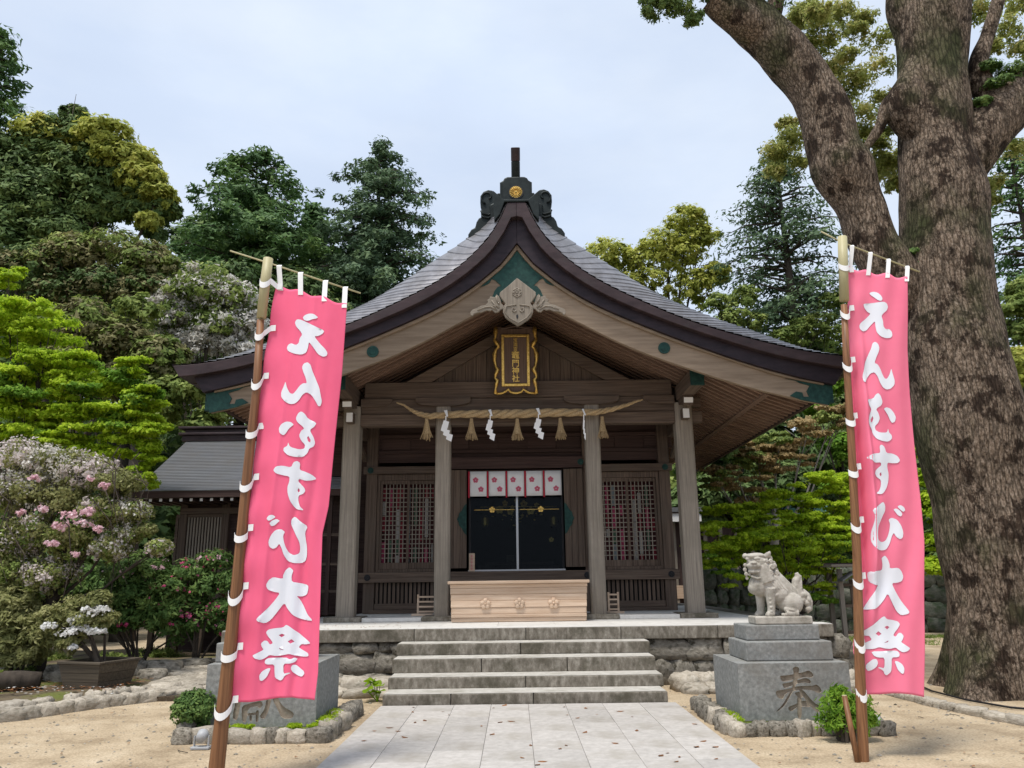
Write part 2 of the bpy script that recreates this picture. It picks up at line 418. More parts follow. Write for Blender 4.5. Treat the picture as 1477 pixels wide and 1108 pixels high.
L['whitef'] = leaf_mat('white_blossom', [(.1,(.70,.70,.68)),(.9,(.88,.88,.87))], .4, 2)
L['shrub'] = leaf_mat('shrub_leaves', [(.1,(0.045,0.101,0.021)),(.5,(0.098,0.176,0.042)),(.9,(0.195,0.284,0.070))], .3, 3)
L['sage'] = leaf_mat('pale_olive_leaves', [(.1,(.13,.15,.05)),(.5,(.27,.28,.10)),(.9,(.42,.41,.19))], .45, 2)
L['rust'] = leaf_mat('fallen_leaves', [(.1,(.12,.05,.02)),(.9,(.30,.14,.06))], .1, 2)
L['spring'] = leaf_mat('spring_camphor_leaves', [(.1,(.16,.20,.05)),(.5,(.36,.40,.11)),(.9,(.56,.50,.20))], .6, 1.5)

for k_, col in (('pink', None), ('pink2', None)):        # thin cloth lets some light through
    m = M[k_]; n = m.node_tree.nodes; l = m.node_tree.links; b = n['Principled BSDF']
    tr = n.new('ShaderNodeBsdfTranslucent'); l.new(b.inputs['Base Color'].links[0].from_socket, tr.inputs['Color'])
    ms = n.new('ShaderNodeMixShader'); ms.inputs[0].default_value = .15
    l.new(b.outputs[0], ms.inputs[1]); l.new(tr.outputs[0], ms.inputs[2]); l.new(ms.outputs[0], n['Material Output'].inputs[0])
M['tread'] = surf('lit_tread_granite', [(.3,(.36,.34,.30)),(.7,(.54,.52,.475))], (9,9,9), 9, .8, .25, vary=.05, bdist=.003, stain=(2.0,.5,.72,(.27,.25,.205)))  # paler copy of the step granite: top light put into the colour
M['joint'] = surf('sanded_joint', [(.3,(.22,.20,.175)),(.7,(.33,.305,.27))], (20,20,20), 5, .95, .2, vary=0)

# ------------------------------------------------------------ ground and hills
def hill(x, y):
    """terrain: flat court, wooded slope rising behind"""
    t = max(0.0, y - 27.0)
    h = 0.34 * t ** 1.06
    cap = 15 if x < 4 else 15 - min(1, (x - 4) / 14) * 6
    h = cap * (1 - math.exp(-h / cap))
    sd = max(0.0, abs(x + 1) - 16.0)
    h2 = 6 * (1 - math.exp(-sd * .10)) * min(1, max(0, (y - 4) / 10))
    return max(h, h2) + (noise.noise(Vector((x*.12, y*.12, 3))) * .8 if y > 29 else 0) * min(1, t / 6)
def build_ground():
    xs = [-260,-180,-120,-80,-55] + list(np.arange(-40, 40.1, 1.0)) + [55,80,120,180,260]
    ys = [-60,-30,-12,-4] + list(np.arange(0, 60.1, 1.0)) + [70,85,110,150,220,320]
    v = []; f = []
    for y in ys:
        for x in xs:
            v.append((x, y, hill(x, y) - .004))
    nx = len(xs)
    for j in range(len(ys)-1):
        for i in range(nx-1):
            f.append((j*nx+i, j*nx+i+1, (j+1)*nx+i+1, (j+1)*nx+i))
    me = bpy.data.meshes.new('ground'); me.from_pydata(v, [], f); me.update()
    me.polygons.foreach_set('use_smooth', [True]*len(f))
    m, n, l, b = new_mat('sandy_ground')
    c = coords(n, l, (1,1,1), False)
    n1 = n.new('ShaderNodeTexNoise'); n1.inputs['Scale'].default_value = 1.3; n1.inputs['Detail'].default_value = 8; n1.inputs['Roughness'].default_value = .65
    l.new(c.outputs[0], n1.inputs['Vector'])
    n2_ = n.new('ShaderNodeTexNoise'); n2_.inputs['Scale'].default_value = 45; n2_.inputs['Detail'].default_value = 6
    l.new(c.outputs[0], n2_.inputs['Vector'])
    r1 = ramp(n, [(.3,(.26,.20,.135)),(.42,(.35,.28,.195)),(.5,(.42,.34,.24)),(.60,(.46,.38,.275)),(.72,(.54,.46,.345))]); l.new(n1.outputs['Fac'], r1.inputs[0])
    r2_ = ramp(n, [(.3,(.72,.70,.66)),(.6,(1.08,1.06,1.02))]); l.new(n2_.outputs['Fac'], r2_.inputs[0])
    mu = n.new('ShaderNodeMixRGB'); mu.blend_type = 'MULTIPLY'; mu.inputs[0].default_value = 1; l.new(r1.outputs[0], mu.inputs[1]); l.new(r2_.outputs[0], mu.inputs[2])
    # dark humus on the wooded slope (height above the court)
    sp = n.new('ShaderNodeSeparateXYZ'); l.new(c.outputs[0], sp.inputs[0])
    r3 = n.new('ShaderNodeMapRange'); r3.inputs['From Min'].default_value = .15; r3.inputs['From Max'].default_value = .8; l.new(sp.outputs['Z'], r3.inputs['Value'])
    m3 = n.new('ShaderNodeMixRGB'); m3.inputs[2].default_value = (.035,.040,.018,1); l.new(r3.outputs[0], m3.inputs[0]); l.new(mu.outputs[0], m3.inputs[1])
    l.new(m3.outputs[0], b.inputs['Base Color']); b.inputs['Roughness'].default_value = .95; b.inputs['Specular IOR Level'].default_value = .1
    bp = n.new('ShaderNodeBump'); bp.inputs['Strength'].default_value = .5; bp.inputs['Distance'].default_value = .012; l.new(n2_.outputs['Fac'], bp.inputs['Height'])
    bp2 = n.new('ShaderNodeBump'); bp2.inputs['Strength'].default_value = .8; bp2.inputs['Distance'].default_value = .10; l.new(n1.outputs['Fac'], bp2.inputs['Height']); l.new(bp.outputs[0], bp2.inputs['Normal'])
    l.new(bp2.outputs[0], b.inputs['Normal'])
    return tag(link('ground', me, None, m), kind='structure')
build_ground()

# paving: a bed with separate slabs
rng = random.Random(5)
pav = tag(obj('paving', MB().box(-1.845, 1.915, -6, 10.60, -.02, .018), M['joint']), kind='structure')
slab_me = []
for k in range(5):
    mb_ = MB().box(-.2335, .2335, -.449, .449, 0, .03)
    me = mb_.mesh('paving_slab'); me.materials.append(M['paving'])
    bm = bmesh.new(); bm.from_mesh(me); bmesh.ops.recalc_face_normals(bm, faces=bm.faces)
    bmesh.ops.bevel(bm, geom=[e for e in bm.edges if all(v_.co.z > .02 for v_ in e.verts)], offset=.003, segments=1, affect='EDGES')
    bm.to_mesh(me); bm.free(); slab_me.append(me)
for i in range(8):
    off = .45 * (i % 2)
    y = 10.59 - .45 + off * 0
    r = 0
    while y > 3.2:
        yy = y - (0 if i % 2 == 0 else .45)
        if yy + .45 < 10.6:
            link('slab', slab_me[rng.randrange(5)], pav, None, (-1.845 + .235 + i*.47, yy, .008 + rng.uniform(-.0012,.0012)))
        y -= .903
    if i % 2:
        o = link('slab', slab_me[0], pav, None, (-1.845 + .235 + i*.47, 10.59 - .224, .008)); o.scale = (1, .495, 1)

# ------------------------------------------------------------ stones
def rock_mesh(seed, mat, flat=.55, n=4, name='stone'):
    """split block with uneven, slightly rounded faces"""
    rr = random.Random(seed); mb_ = MB(); idx = {}
    def vid(i, j, k):
        if (i,j,k) not in idx:
            p = Vector((i/(n-1)*2-1, j/(n-1)*2-1, k/(n-1)*2-1))
            q = p.normalized() * 1.12
            p = p.lerp(q, flat*.8) * (1 + rr.uniform(-.13,.12)) + Vector([rr.uniform(-.09,.09) for _ in range(3)])
            idx[(i,j,k)] = len(mb_.v); mb_.v.append(tuple(p * .5))
        return idx[(i,j,k)]
    for a in range(n-1):
        for b_ in range(n-1):
            for s_, t_ in ((0,1),(n-1,-1)):
                q = [(a,b_),(a+1,b_),(a+1,b_+1),(a,b_+1)]
                if t_ < 0: q = q[::-1]
                mb_.f.append(tuple(vid(x,y,s_) for x,y in q[::-1]))
                mb_.f.append(tuple(vid(x,s_,y) for x,y in q))
                mb_.f.append(tuple(vid(s_,x,y) for x,y in q[::-1]))
    me = mb_.mesh(name)
    bm = bmesh.new(); bm.from_mesh(me); bmesh.ops.recalc_face_normals(bm, faces=bm.faces); bm.to_mesh(me); bm.free()
    me.materials.append(mat); me.polygons.foreach_set('use_smooth', [True]*len(me.polygons))
    return me
ROCK = [rock_mesh(s, M['rock'], .5) for s in range(8)]
PALE = [rock_mesh(s+20, M['rock_pale'], .45) for s in range(8)]
DARK_ROCK = [rock_mesh(s+40, M['rock_dark'], .5) for s in range(8)]
def stone(meshes, rg, parent, x, y, z, sx, sy, sz, name='stone', tilt=.12, rz=None):
    return link(name, meshes[rg.randrange(len(meshes))], parent, None, (x,y,z), (rg.uniform(-tilt,tilt), rg.uniform(-tilt,tilt), rg.uniform(-.25,.25) if rz is None else rz), (sx,sy,sz))

def rubble_wall(root, x0, x1, y, z0, z1, size, meshes, rg, along='x', depth=.4):
    """uneven courses of stones filling a wall face"""
    z = z0
    while z < z1 - .02:
        h = min(size * rg.uniform(.75,1.2), z1 - z)
        if z1 - (z + h) < size * .4: h = z1 - z
        x = x0 - rg.uniform(0, size*.4)
        while x < x1:
            wd = size * rg.uniform(.7, 1.9)
            a = x + wd/2
            px, py = (a, y + rg.uniform(-.03,.03)) if along == 'x' else (y + rg.uniform(-.03,.03), a)
            sx, sy = (wd*1.1, depth) if along == 'x' else (depth, wd*1.1)
            stone(meshes, rg, root, px, py, z + h/2, sx, sy, h*1.14, rz=0 if rg.random() < .5 else .06)
            x += wd
        z += h

# ------------------------------------------------------------ platform and steps
FZ = .853
plat = empty('stone_platform', 'raised stone terrace of pale slabs on a rubble base under the wooden shrine hall', 'platform', loc=(0,0,0))
PX0, PX1, PY0, PY1 = -4.62, 4.76, 12.457, 22.6
obj('core', MB().box(PX0+.3, PX1-.3, PY0+.45, PY1-.3, -.3, FZ-.18), M['soil'], plat)
obj('backing', MB().box(PX0+.12, PX1-.12, PY0+.18, PY0+.46, -.1, FZ-.20), M['soil'], plat)
rg = random.Random(11)
x = PX0; 
while x < PX1 - .01:                                   # coping stones along the front
    wd = min(rg.uniform(1.2, 1.75), PX1 - x)
    if PX1 - (x + wd) < .5: wd = PX1 - x
    obj('coping_stone', MB().box(x+.003, x+wd-.003, PY0, PY0+.44, FZ-.185, FZ+.0), M['granite'], plat, bevel=.012)
    x += wd
for sx_ in (PX0, PX1-.44):
    y = PY0 + .443
    while y < PY1 - .01:
        d = min(1.5, PY1 - y)
        obj('coping_stone', MB().box(sx_, sx_+.44, y+.002, y+d-.002, FZ-.185, FZ), M['granite'], plat, bevel=.012)
        y += d
# floor slabs
xs_ = np.linspace(PX0+.443, PX1-.443, 10)
for i in range(9):
    y = PY0 + .443
    for j in range(8):
        obj('floor_slab', MB().box(xs_[i]+.0015, xs_[i+1]-.0015, y+.0015, y+.9985, FZ-.16, FZ-.001+rg.uniform(-.001,.001)), M['floorstone'], plat, bevel=.003)
        y += 1.0
# thin paler layer over the coping, painting in the light on its top
x = PX0
for sx0, sx1, sy0, sy1 in ((PX0+.012, PX1-.012, PY0+.012, PY0+.44),):
    n_ = 8
    for i in range(n_):
        a = lerp(sx0, sx1, i/n_); b_ = lerp(sx0, sx1, (i+1)/n_)
        obj('lit_coping_top', MB().box(a+.001, b_-.001, sy0, sy1, FZ+.002, FZ+.008), M['floorstone'], plat)
rubble_wall(plat, PX0+.1, -1.75, PY0+.23, -.05, FZ-.19, .30, ROCK, rg)
rubble_wall(plat, 2.0, PX1-.05, PY0+.23, -.05, FZ-.19, .34, ROCK, rg)
rubble_wall(plat, PY0+.3, 16.5, PX0+.22, -.05, FZ-.19, .34, ROCK, rg, 'y')
rubble_wall(plat, PY0+.3, 16.5, PX1-.22, -.05, FZ-.19, .34, ROCK, rg, 'y')
# low outer footing of field stones
for x0, x1 in ((-4.0, -2.05), (2.15, 4.6)):
    x = x0
    while x < x1:
        wd = rg.uniform(.25,.5)
        stone(PALE, rg, plat, x+wd/2, 12.02+rg.uniform(-.04,.04), .10, wd*1.1, .45, .26, 'footing_stone')
        stone(PALE, rg, plat, x+wd/2+.1, 11.72+rg.uniform(-.05,.05), .035, wd*1.1, .40, .16, 'footing_stone')
        x += wd

steps = empty('stone_steps', 'four broad weathered granite steps leading up to the hall', 'steps')
STEP = [(10.615,0,.164,[.24,.53]),(11.079,.164,.313,[.5]),(11.532,.313,.503,[.34,.665]),(12.021,.503,.668,[.49])]
SX = [(at(551,1010,10.615).x, at(964,1006,10.615).x),(at(559,990,11.08).x, at(958,984,11.08).x),(at(565,960,11.53).x, at(946,955,11.53).x),(at(571.5,935,12.02).x, at(938,930,12.02).x)]
for (y, z0, z1, js), (xa, xb) in zip(STEP, SX):
    cuts = [0] + js + [1]
    for a, b_ in zip(cuts, cuts[1:]):
        g = rg.uniform(-.003,.003)
        obj('step_block', MB().box(lerp(xa,xb,a)+.004, lerp(xa,xb,b_)-.004, y+g, y+.50 if y < 12 else 12.455, z0 - (.0 if z0 else .05) + .001, z1+g*.6), M['granite'], steps, bevel=.014)
    obj('tread', MB().box(xa+.02, xb-.02, y+.012, min(y+.48, 12.44), z1+.002, z1+.007), M['tread'], steps)  # thin pale sheet: light from above painted on the step
    if z0 > 0: obj('fill', MB().box(xa+.02, xb-.02, y+.1, 12.45, z0-.16, z0-.001), M['soil'], steps)

# ------------------------------------------------------------ the hall
hall = empty('shrine_hall', 'dark timber shrine hall with a sweeping gabled copper roof above stone steps', 'shrine building')
def part(name, mb_, mat, bevel=0, parent=hall, smooth=False):
    return obj(name, mb_, mat if not isinstance(mat, str) else M[mat], parent, bevel, smooth)
# column bases, columns
CY = 15.0
COLX = [-3.25, -1.47, 1.43, 3.22]
KZ = 5.30
for k, x in enumerate(COLX):
    part('column_base', MB().box(x-.34, x+.34, CY-.36, CY+.34, FZ, FZ+.085), 'granite', .012)
    wd = .165 if k in (0,3) else .145
    top = 4.89 if k in (0, 3) else 4.87
    mbc = MB(); ch = .03
    pts = [(-wd+ch,-wd),(wd-ch,-wd),(wd,-wd+ch),(wd,wd-ch),(wd-ch,wd),(-wd+ch,wd),(-wd,wd-ch),(-wd,-wd+ch)]
    nb = len(mbc.v)
    for z in (FZ+.085, top):
        mbc.v += [(x+a, CY+b_, z) for a, b_ in pts]
    mbc.f += [tuple(reversed(range(8))), tuple(range(8,16))] + [(i,(i+1)%8,8+(i+1)%8,8+i) for i in range(8)]
    part('column', mbc, 'post_z')
# ground sill between the columns
for a, b_ in ((-2.9,-1.82),(1.78,2.87)):
    part('floor_kerb', MB().box(a, b_, CY-.33, CY+.6, FZ, FZ+.068), 'floorstone', .008)
part('floor_kerb', MB().box(-3.3, 3.3, CY+.62, 21.6, FZ, FZ+.07), 'floorstone', .005)
# beams over the columns
part('upper_beam', MB().box(-3.02, 3.02, CY-.13, CY+.13, 5.042, 5.367), 'wood_x', .012)
part('beam', MB().box(-3.08, 3.08, CY-.10, CY+.10, 4.735, 5.036), 'wood_x', .008)
xs_b = [(-3.085,-1.615),(-1.325,1.285),(1.575,3.055)]
for a, b_ in xs_b:
    part('tie_beam', MB().box(a, b_, CY-.125, CY+.1, 4.50, 4.727), 'wood_x', .012)
for s_, x in ((-1,-3.415),(1,3.385)):
    part('tie_beam_end', MB().box(min(x, x+s_*.20), max(x, x+s_*.20), CY-.11, CY+.08, 4.50, 4.72), 'wood_x', .012)
def boat(x, w_, z1, h, y0, y1):
    pts = [(x-w_, z1), (x-w_, z1-h*.45)] + [(x - w_ + w_*.9*(1-math.cos(t)), z1-h*.45-h*.55*math.sin(t)) for t in (.4,.8,1.2,1.5)]
    pts += [(2*x - a, b_) for a, b_ in pts[::-1]]
    return MB().prism(pts, y0, y1)
for x in (-1.47, 1.43):
    part('bracket_arm', boat(x, .54, 5.036, .165, CY-.19, CY-.102), 'wood_x', .006)
for x in (-3.25, 3.22):
    s_ = -1 if x < 0 else 1
    part('bracket_arm', boat(x, .72, 5.036, .165, CY-.17, CY-.102) if 0 else MB().prism([(x - s_*.17, 5.03),(x - s_*.78, 5.03),(x - s_*.78, 4.97),(x - s_*.68, 4.90),(x - s_*.5, 4.875),(x - s_*.17, 4.87)], CY-.18, CY-.102), 'wood_x', .005)
    part('bracket_arm', MB().box(min(x+s_*.168, x+s_*.36), max(x+s_*.168, x+s_*.36), CY-.1, CY+.08, 4.82, 5.0), 'wood_x', .01)
    # eaves beam running to the front with a white painted and a copper capped end
    g = part('eaves_beam', MB().box(x-.12, x+.12, 13.62, 21.9, 4.93, 5.22), 'wood_y', .01)
    part('beam_cap', MB().box(x-.123, x+.123, 13.56, 13.617, 4.925, 5.225), 'patina', .004, g)
    g = part('beam_nose', MB().prism([(0,0),(.12,0),(.12,.20),(0,.20)], 0, .001) if 0 else MB().obox((x, CY-.17, 4.93), (x, CY-.62, 4.83), .19, .19), 'wood_y', .02)
    part('nose_cap', MB().obox((x, CY-.622, 4.832), (x, CY-.634, 4.829), .17, .10), 'white', 0, g)
    g = part('tie_nose', MB().box(x-.07, x+.07, CY-.36, CY-.166, 4.53, 4.73), 'wood_y', .01)
    part('nose_cap', MB().box(x-.06, x+.06, CY-.372, CY-.361, 4.54, 4.72), 'white', 0, g)
    part('side_tie', MB().box(x-.06, x+.06, CY+.17, 16.28, 4.45, 4.68), 'wood_y', .01)
    part('brace', MB().obox((x, CY+.17, 4.40), (x + .02, 16.28, 4.05), .09, .12), 'wood_y', .01)

# ---- roof curves (x, z) measured on the right slope, used on both
C1 = [(0,8.165),(.165,8.162),(.26,7.916),(.38,7.684),(.524,7.455),(.727,7.205),(.989,6.955),(1.275,6.740),(1.608,6.534),(1.856,6.402),(2.093,6.283),(2.328,6.165),(2.674,6.00),(3.019,5.858),(3.346,5.745),(3.603,5.660),(3.965,5.553),(4.35,5.445),(4.72,5.348),(5.115,5.267),(5.55,5.208),(5.92,5.190)]
C2 = [(0,7.893),(.10,7.870),(.227,7.598),(.418,7.291),(.655,7.012),(.939,6.763),(1.268,6.538),(1.599,6.335),(2.083,6.104),(2.554,5.903),(2.963,5.739),(3.289,5.620),(3.72,5.470),(4.178,5.315),(4.632,5.187),(5.1,5.085),(5.535,5.01),(5.80,4.995)]
C3 = [(0,7.437),(.12,7.27),(.294,7.041),(.654,6.724),(1.007,6.458),(1.366,6.246),(1.724,6.068),(2.092,5.90),(2.45,5.74),(2.839,5.578),(3.255,5.409),(3.732,5.225),(4.193,5.067),(4.653,4.928),(5.10,4.81),(5.42,4.745)]
C4 = [(0,7.335),(.14,7.14),(.297,6.959),(.703,6.61),(1.131,6.304),(1.611,6.046),(2.1,5.833),(2.571,5.634),(3.039,5.45),(3.55,5.265),(3.985,5.107),(4.442,4.94),(4.85,4.835),(5.257,4.755)]
C5 = [(0,6.44),(.226,6.375),(.531,6.240),(.816,6.10),(1.123,5.935),(1.481,5.731),(1.838,5.545),(2.321,5.330),(2.927,5.106),(3.255,4.984),(3.583,4.868),(3.968,4.744),(4.35,4.636),(4.661,4.556),(5.029,4.468),(5.31,4.41)]
D0 = [(0,.75),(.6,.80),(.9,.92),(1.3,.93),(1.62,.90),(1.92,.83),(2.3,.75),(2.67,.68),(3.1,.63),(3.45,.59),(3.8,.54),(4.18,.50),(4.5,.44),(5.0,.30),(5.5,.12),(5.93,.01)]
def ip(c, x):
    return float(np.interp(x, [p[0] for p in c], [p[1] for p in c]))
def samp(c, n=40):
    """even samples; the sharp corners near the peak stay, the rest is smoothed"""
    X = c[-1][0]; h = [p for p in c[:4]]
    t = [p[0] for p in h] + [h[-1][0] + (X-h[-1][0]) * ((k+1)/(n-4)) for k in range(n-4)]
    z = [ip(c, a) for a in t]
    for _ in range(3):
        z = z[:5] + [(z[i-1]+2*z[i]+z[i+1])/4 for i in range(5, n-1)] + [z[-1]]
    return list(zip(t, z))
def both(fn):
    for s_ in (-1, 1): fn(s_)
def mir(c, s_): return [(s_*x, z) for x, z in c]
def bands(name, ca, cb, y0, y1, mat, bevel=0, smooth=False):
    for s_ in (-1, 1):
        part(name, MB().band(mir(samp(ca), s_), mir(samp(cb), s_), y0, y1), mat, bevel)
bands('upper_fascia', C1, C2, 12.80, 13.3, 'fascia', .01)
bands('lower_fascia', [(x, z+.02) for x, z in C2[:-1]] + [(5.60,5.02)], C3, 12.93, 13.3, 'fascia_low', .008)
C3l = [p for p in C3 if p[0] < 5.2] + [(5.24, 4.80)]
C4l = C4
part('bargeboard_lip', MB().band(samp(C3l), samp(C4l), 12.99, 13.12), 'hafu', .02)
part('bargeboard_lip', MB().band(mir(samp(C3l), -1), mir(samp(C4l), -1), 12.99, 13.12), 'hafu', .02)
C4h = [(x, z+.03) for x, z in C4] + [(5.40,4.74)]
hb = []
for s_ in (-1, 1):
    hb.append(part('bargeboard', MB().band(mir(samp(C4h), s_), mir(samp(C5), s_), 13.05, 13.14), 'hafu', .006))
# copper sheathing: at the peak and on the tips, and the round covers
def P2(px, py, Y):
    p = at(px, py, Y); return (p.x, p.z)
for s_, h_ in zip((-1, 1), hb):
    peak = [(0, 7.33)] + [(x, ip(C4, x)-.002) for x in (.2,.4,.6)] + [P2(803.5,413.5,13.04), P2(794,411,13.04), P2(787.6,408,13.04), P2(783,401.5,13.04), P2(778,404,13.04), P2(769.8,412,13.04), P2(775,413.5,13.04), P2(779.7,419,13.04), P2(783,427,13.04), P2(790,434,13.04), (.53,6.26),(.226,6.385),(0,6.45)]
    part('peak_sheathing', MB().prism([(s_*x, z) for x, z in peak], 13.032, 13.049), 'patina', 0, h_)
    tip = [(5.405,4.745)] + [P2(x,y,13.04) for x,y in ((1153,549),(1156,552),(1168,556),(1163,564),(1168,572),(1164,574),(1159,571.5),(1157,566.5),(1148,565),(1139.4,570))] + [(4.85,4.52),(5.03,4.47),(5.312,4.412)]
    tip = [(5.405,4.745),(4.60,4.885)] + [P2(x,y,13.04) for x,y in ((1147,549),(1153,552.5),(1168,556.5),(1163,564.5),(1167,572.5),(1159,572.5),(1157,566.5),(1148,565),(1139.4,571))] + [(4.85,4.505),(5.03,4.466),(5.312,4.408)]
    part('tip_sheathing', MB().prism([(s_*x, z) for x, z in tip], 13.03, 13.049), 'patina', 0, h_)
    part('tip_sheathing', MB().box(min(s_*5.30, s_*5.41), max(s_*5.30, s_*5.41), 13.051, 13.2, 4.45, 4.72), 'patina', 0, h_)
    cx_, cz_ = P2(958, 502, 13.04)
    mbd = MB().disc((s_*cx_, 13.05, cz_), .105, .018)
    mbd.disc((s_*cx_, 13.032, cz_), .06, .01)
    part('round_cover', mbd, 'patina', .004, h_)

# ---- roof covering: stepped courses that roll over the gable edge
def roof_surface():
    n = 46; XE = 5.93
    ys = list(12.80 + 1.1 * np.array([0,.06,.13,.22,.33,.46,.62,.8,1.0])) + [15.5, 18.5, 22.3]
    rows = []
    # course boundaries equally spaced along the slope
    dense = [(XE*k/400) for k in range(401)]
    L_ = [0]
    for a, b_ in zip(dense, dense[1:]):
        L_.append(L_[-1] + math.hypot(b_-a, ip(C1, b_)-ip(C1, a)))
    bx = [float(np.interp(L_[-1]*k/n, L_, dense)) for k in range(n+1)]
    sm = samp(C1, 60)
    def zz(x, y):
        u = min(1, max(0, (y-12.80)/1.1))
        return ip(sm, x) + ip(D0, x) * math.sin(u**.85*PI/2)*.95
    v = []; f = []
    for s_ in (-1, 1):
        for k in range(1, n):
            b = len(v)
            for j, y in enumerate(ys):
                u = min(1, max(0, (y-12.80)/1.1))
                for e, X in enumerate((bx[k], bx[k+1])):
                    slp = (ip(sm, max(0,X-.15)) - ip(sm, X+.15))/.30
                    sh = max(0, ip(D0, X)*math.sin(u**.85*PI/2) - .42*u)/max(.36, slp)*1.08
                    xx = min(XE, X + sh)
                    lift = .012 if e == 0 else .034
                    v.append((s_*xx, y - (.004 if j == 0 else 0), zz(xx, y) + lift))
            for j in range(len(ys)-1):
                q = (b+2*j, b+2*j+1, b+2*j+3, b+2*j+2)
                f.append(q if s_ < 0 else q[::-1])
            # drip edge of the course
            if k < n:
                b2 = len(v)
                for j, y in enumerate(ys):
                    x_, y_, z_ = v[b+2*j+1]; v.append((x_, y_, z_-.03))
                for j in range(len(ys)-1):
                    q = (b+2*j+1, b2+j, b2+j+1, b+2*j+3)
                    f.append(q if s_ < 0 else q[::-1])
    me = bpy.data.meshes.new('roof_sheets'); me.from_pydata(v, [], f); me.update()
    o = link('roof_sheets', me, hall, M['roof']); 
    return o, zz
roof_o, roof_z = roof_surface()
# underside closing so that no light leaks through the shell
for s_ in (-1, 1):
    cu = [(x, roof_z(x, 14) - .14) for x in np.linspace(0, 5.6, 24)]
    cl = [(x, min(roof_z(x, 14) - .20, (6.99 - .517*x) if x < 4.2 else 4.87 - (x-4.2)*.34)) for x in np.linspace(0, 5.2, 24)]
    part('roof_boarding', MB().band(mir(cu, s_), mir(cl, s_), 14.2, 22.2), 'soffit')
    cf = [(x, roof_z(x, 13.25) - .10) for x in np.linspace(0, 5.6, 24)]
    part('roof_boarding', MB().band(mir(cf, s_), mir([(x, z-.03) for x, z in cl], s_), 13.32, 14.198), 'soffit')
# side eaves edge
for s_ in (-1, 1):
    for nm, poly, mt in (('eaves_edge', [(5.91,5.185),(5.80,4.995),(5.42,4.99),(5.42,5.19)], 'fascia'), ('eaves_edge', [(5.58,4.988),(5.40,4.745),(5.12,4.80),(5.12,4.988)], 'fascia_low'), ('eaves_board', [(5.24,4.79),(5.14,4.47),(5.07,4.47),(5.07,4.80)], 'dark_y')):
        part(nm, MB().prism([(s_*x, z) for x, z in poly], 13.301, 22.2), mt, 0)
    part('rafter_end_board', MB().prism([(s_*x, z) for x, z in [(4.29,4.66),(4.36,4.63),(4.36,4.75),(4.29,4.79)]], 13.2, 22.0), 'rafter', 0)
# rafters: two tiers along both eaves
def raft(xa, xb, slope, z_at, h, wd):
    m_ = MB()
    za, zb = z_at(xa), z_at(xb)
    m_.prism([(xa,za),(xb,zb),(xb,zb+h),(xa,za+h)], -wd/2, wd/2)
    me = m_.mesh('rafter'); bm = bmesh.new(); bm.from_mesh(me); bmesh.ops.recalc_face_normals(bm, faces=bm.faces); bm.to_mesh(me); bm.free()
    me.materials.append(M['rafter'])
    return me
def raft_m(xa, xb, zf, h, wd, s_):
    m_ = MB().prism([(s_*xa,zf(xa)),(s_*xb,zf(xb)),(s_*xb,zf(xb)+h),(s_*xa,zf(xa)+h)], -wd/2, wd/2)
    me = m_.mesh('rafter'); bm = bmesh.new(); bm.from_mesh(me); bmesh.ops.recalc_face_normals(bm, faces=bm.faces); bm.to_mesh(me); bm.free()
    me.materials.append(M['rafter']); return me
lowz = lambda x: 6.90 - .517*x
upz = lambda x: 4.76 - .36*(x-4.32)
for s_ in (-1, 1):
    long_ = raft_m(.12, 4.30, lowz, .085, .075, s_); short_ = raft_m(2.95, 4.30, lowz, .085, .075, s_); fly = raft_m(4.0, 5.09, upz, .075, .068, s_)
    for k in range(42):
        y = 13.36 + k*.205
        link('rafter', long_ if y < 16.2 else short_, hall, None, (0, y, 0))
        link('flying_rafter', fly, hall, None, (0, y, 0))
# gable: boarded triangle, raking boards, dark room above the lintels
tri = [(-2.35,5.37),(0,6.38),(2.35,5.37)]
for k in range(22):
    x = -2.3 + k*.21
    zt = 6.36 - abs(x+.1)*.43
    if zt > 5.40: part('gable_board', MB().box(x+.003, x+.204, CY+.0, CY+.05+.006*(k%3), 5.368, zt), 'wood_z')
for s_ in (-1, 1):
    part('raking_board', MB().prism([(s_*x, z) for x, z in ((.0,6.62),(0,6.40),(1.72,5.37),(2.22,5.37))], CY-.12, CY-.04), 'wood_x', .006)
part('gable_back', MB().prism([(-3.3,5.2),(3.3,5.2),(0,6.95)], CY+.9, CY+1.0), 'dark_z')

# ridge end ornament
onip = []
def O(cx_, cy_): return P2(660 + cx_/8.524, 200 + cy_/8.524, 13.27)
rt = [(697,470),(800,470),(835,485),(852,512),(882,530),(893,560),(897,720),(915,762),(950,785),(985,788)]
blk = [O(*p) for p in rt] 
halfb = [(abs(x+.03), z) for x, z in blk] + [(.50,8.36),(.48,8.05),(.42,7.8)]
blk_out = [(x, z) for x, z in halfb] + [(-x, z) for x, z in halfb[::-1]]
oni = part('ridge_ornament', MB().prism(blk_out, 13.25, 13.62), 'oni', .03)
vol_px = [(945,765),(948,690),(955,650),(990,617),(1042,608),(1100,630),(1138,680),(1143,760),(1130,815),(1125,850),(1140,875),(1135,915),(1125,935),(1165,955),(1195,1000),(1215,1070)]
vol = [O(*p) for p in vol_px] + [P2(808,328,13.27), P2(812.8,335,13.27), P2(812.8,350,13.27)]
vol = [(x+.03, z) for x, z in vol] + [(.80,7.62),(.55,7.66),(.40,7.95),(.43,8.30)]
inner = [O(*p) for p in ((985,788),(980,770),(945,765))]
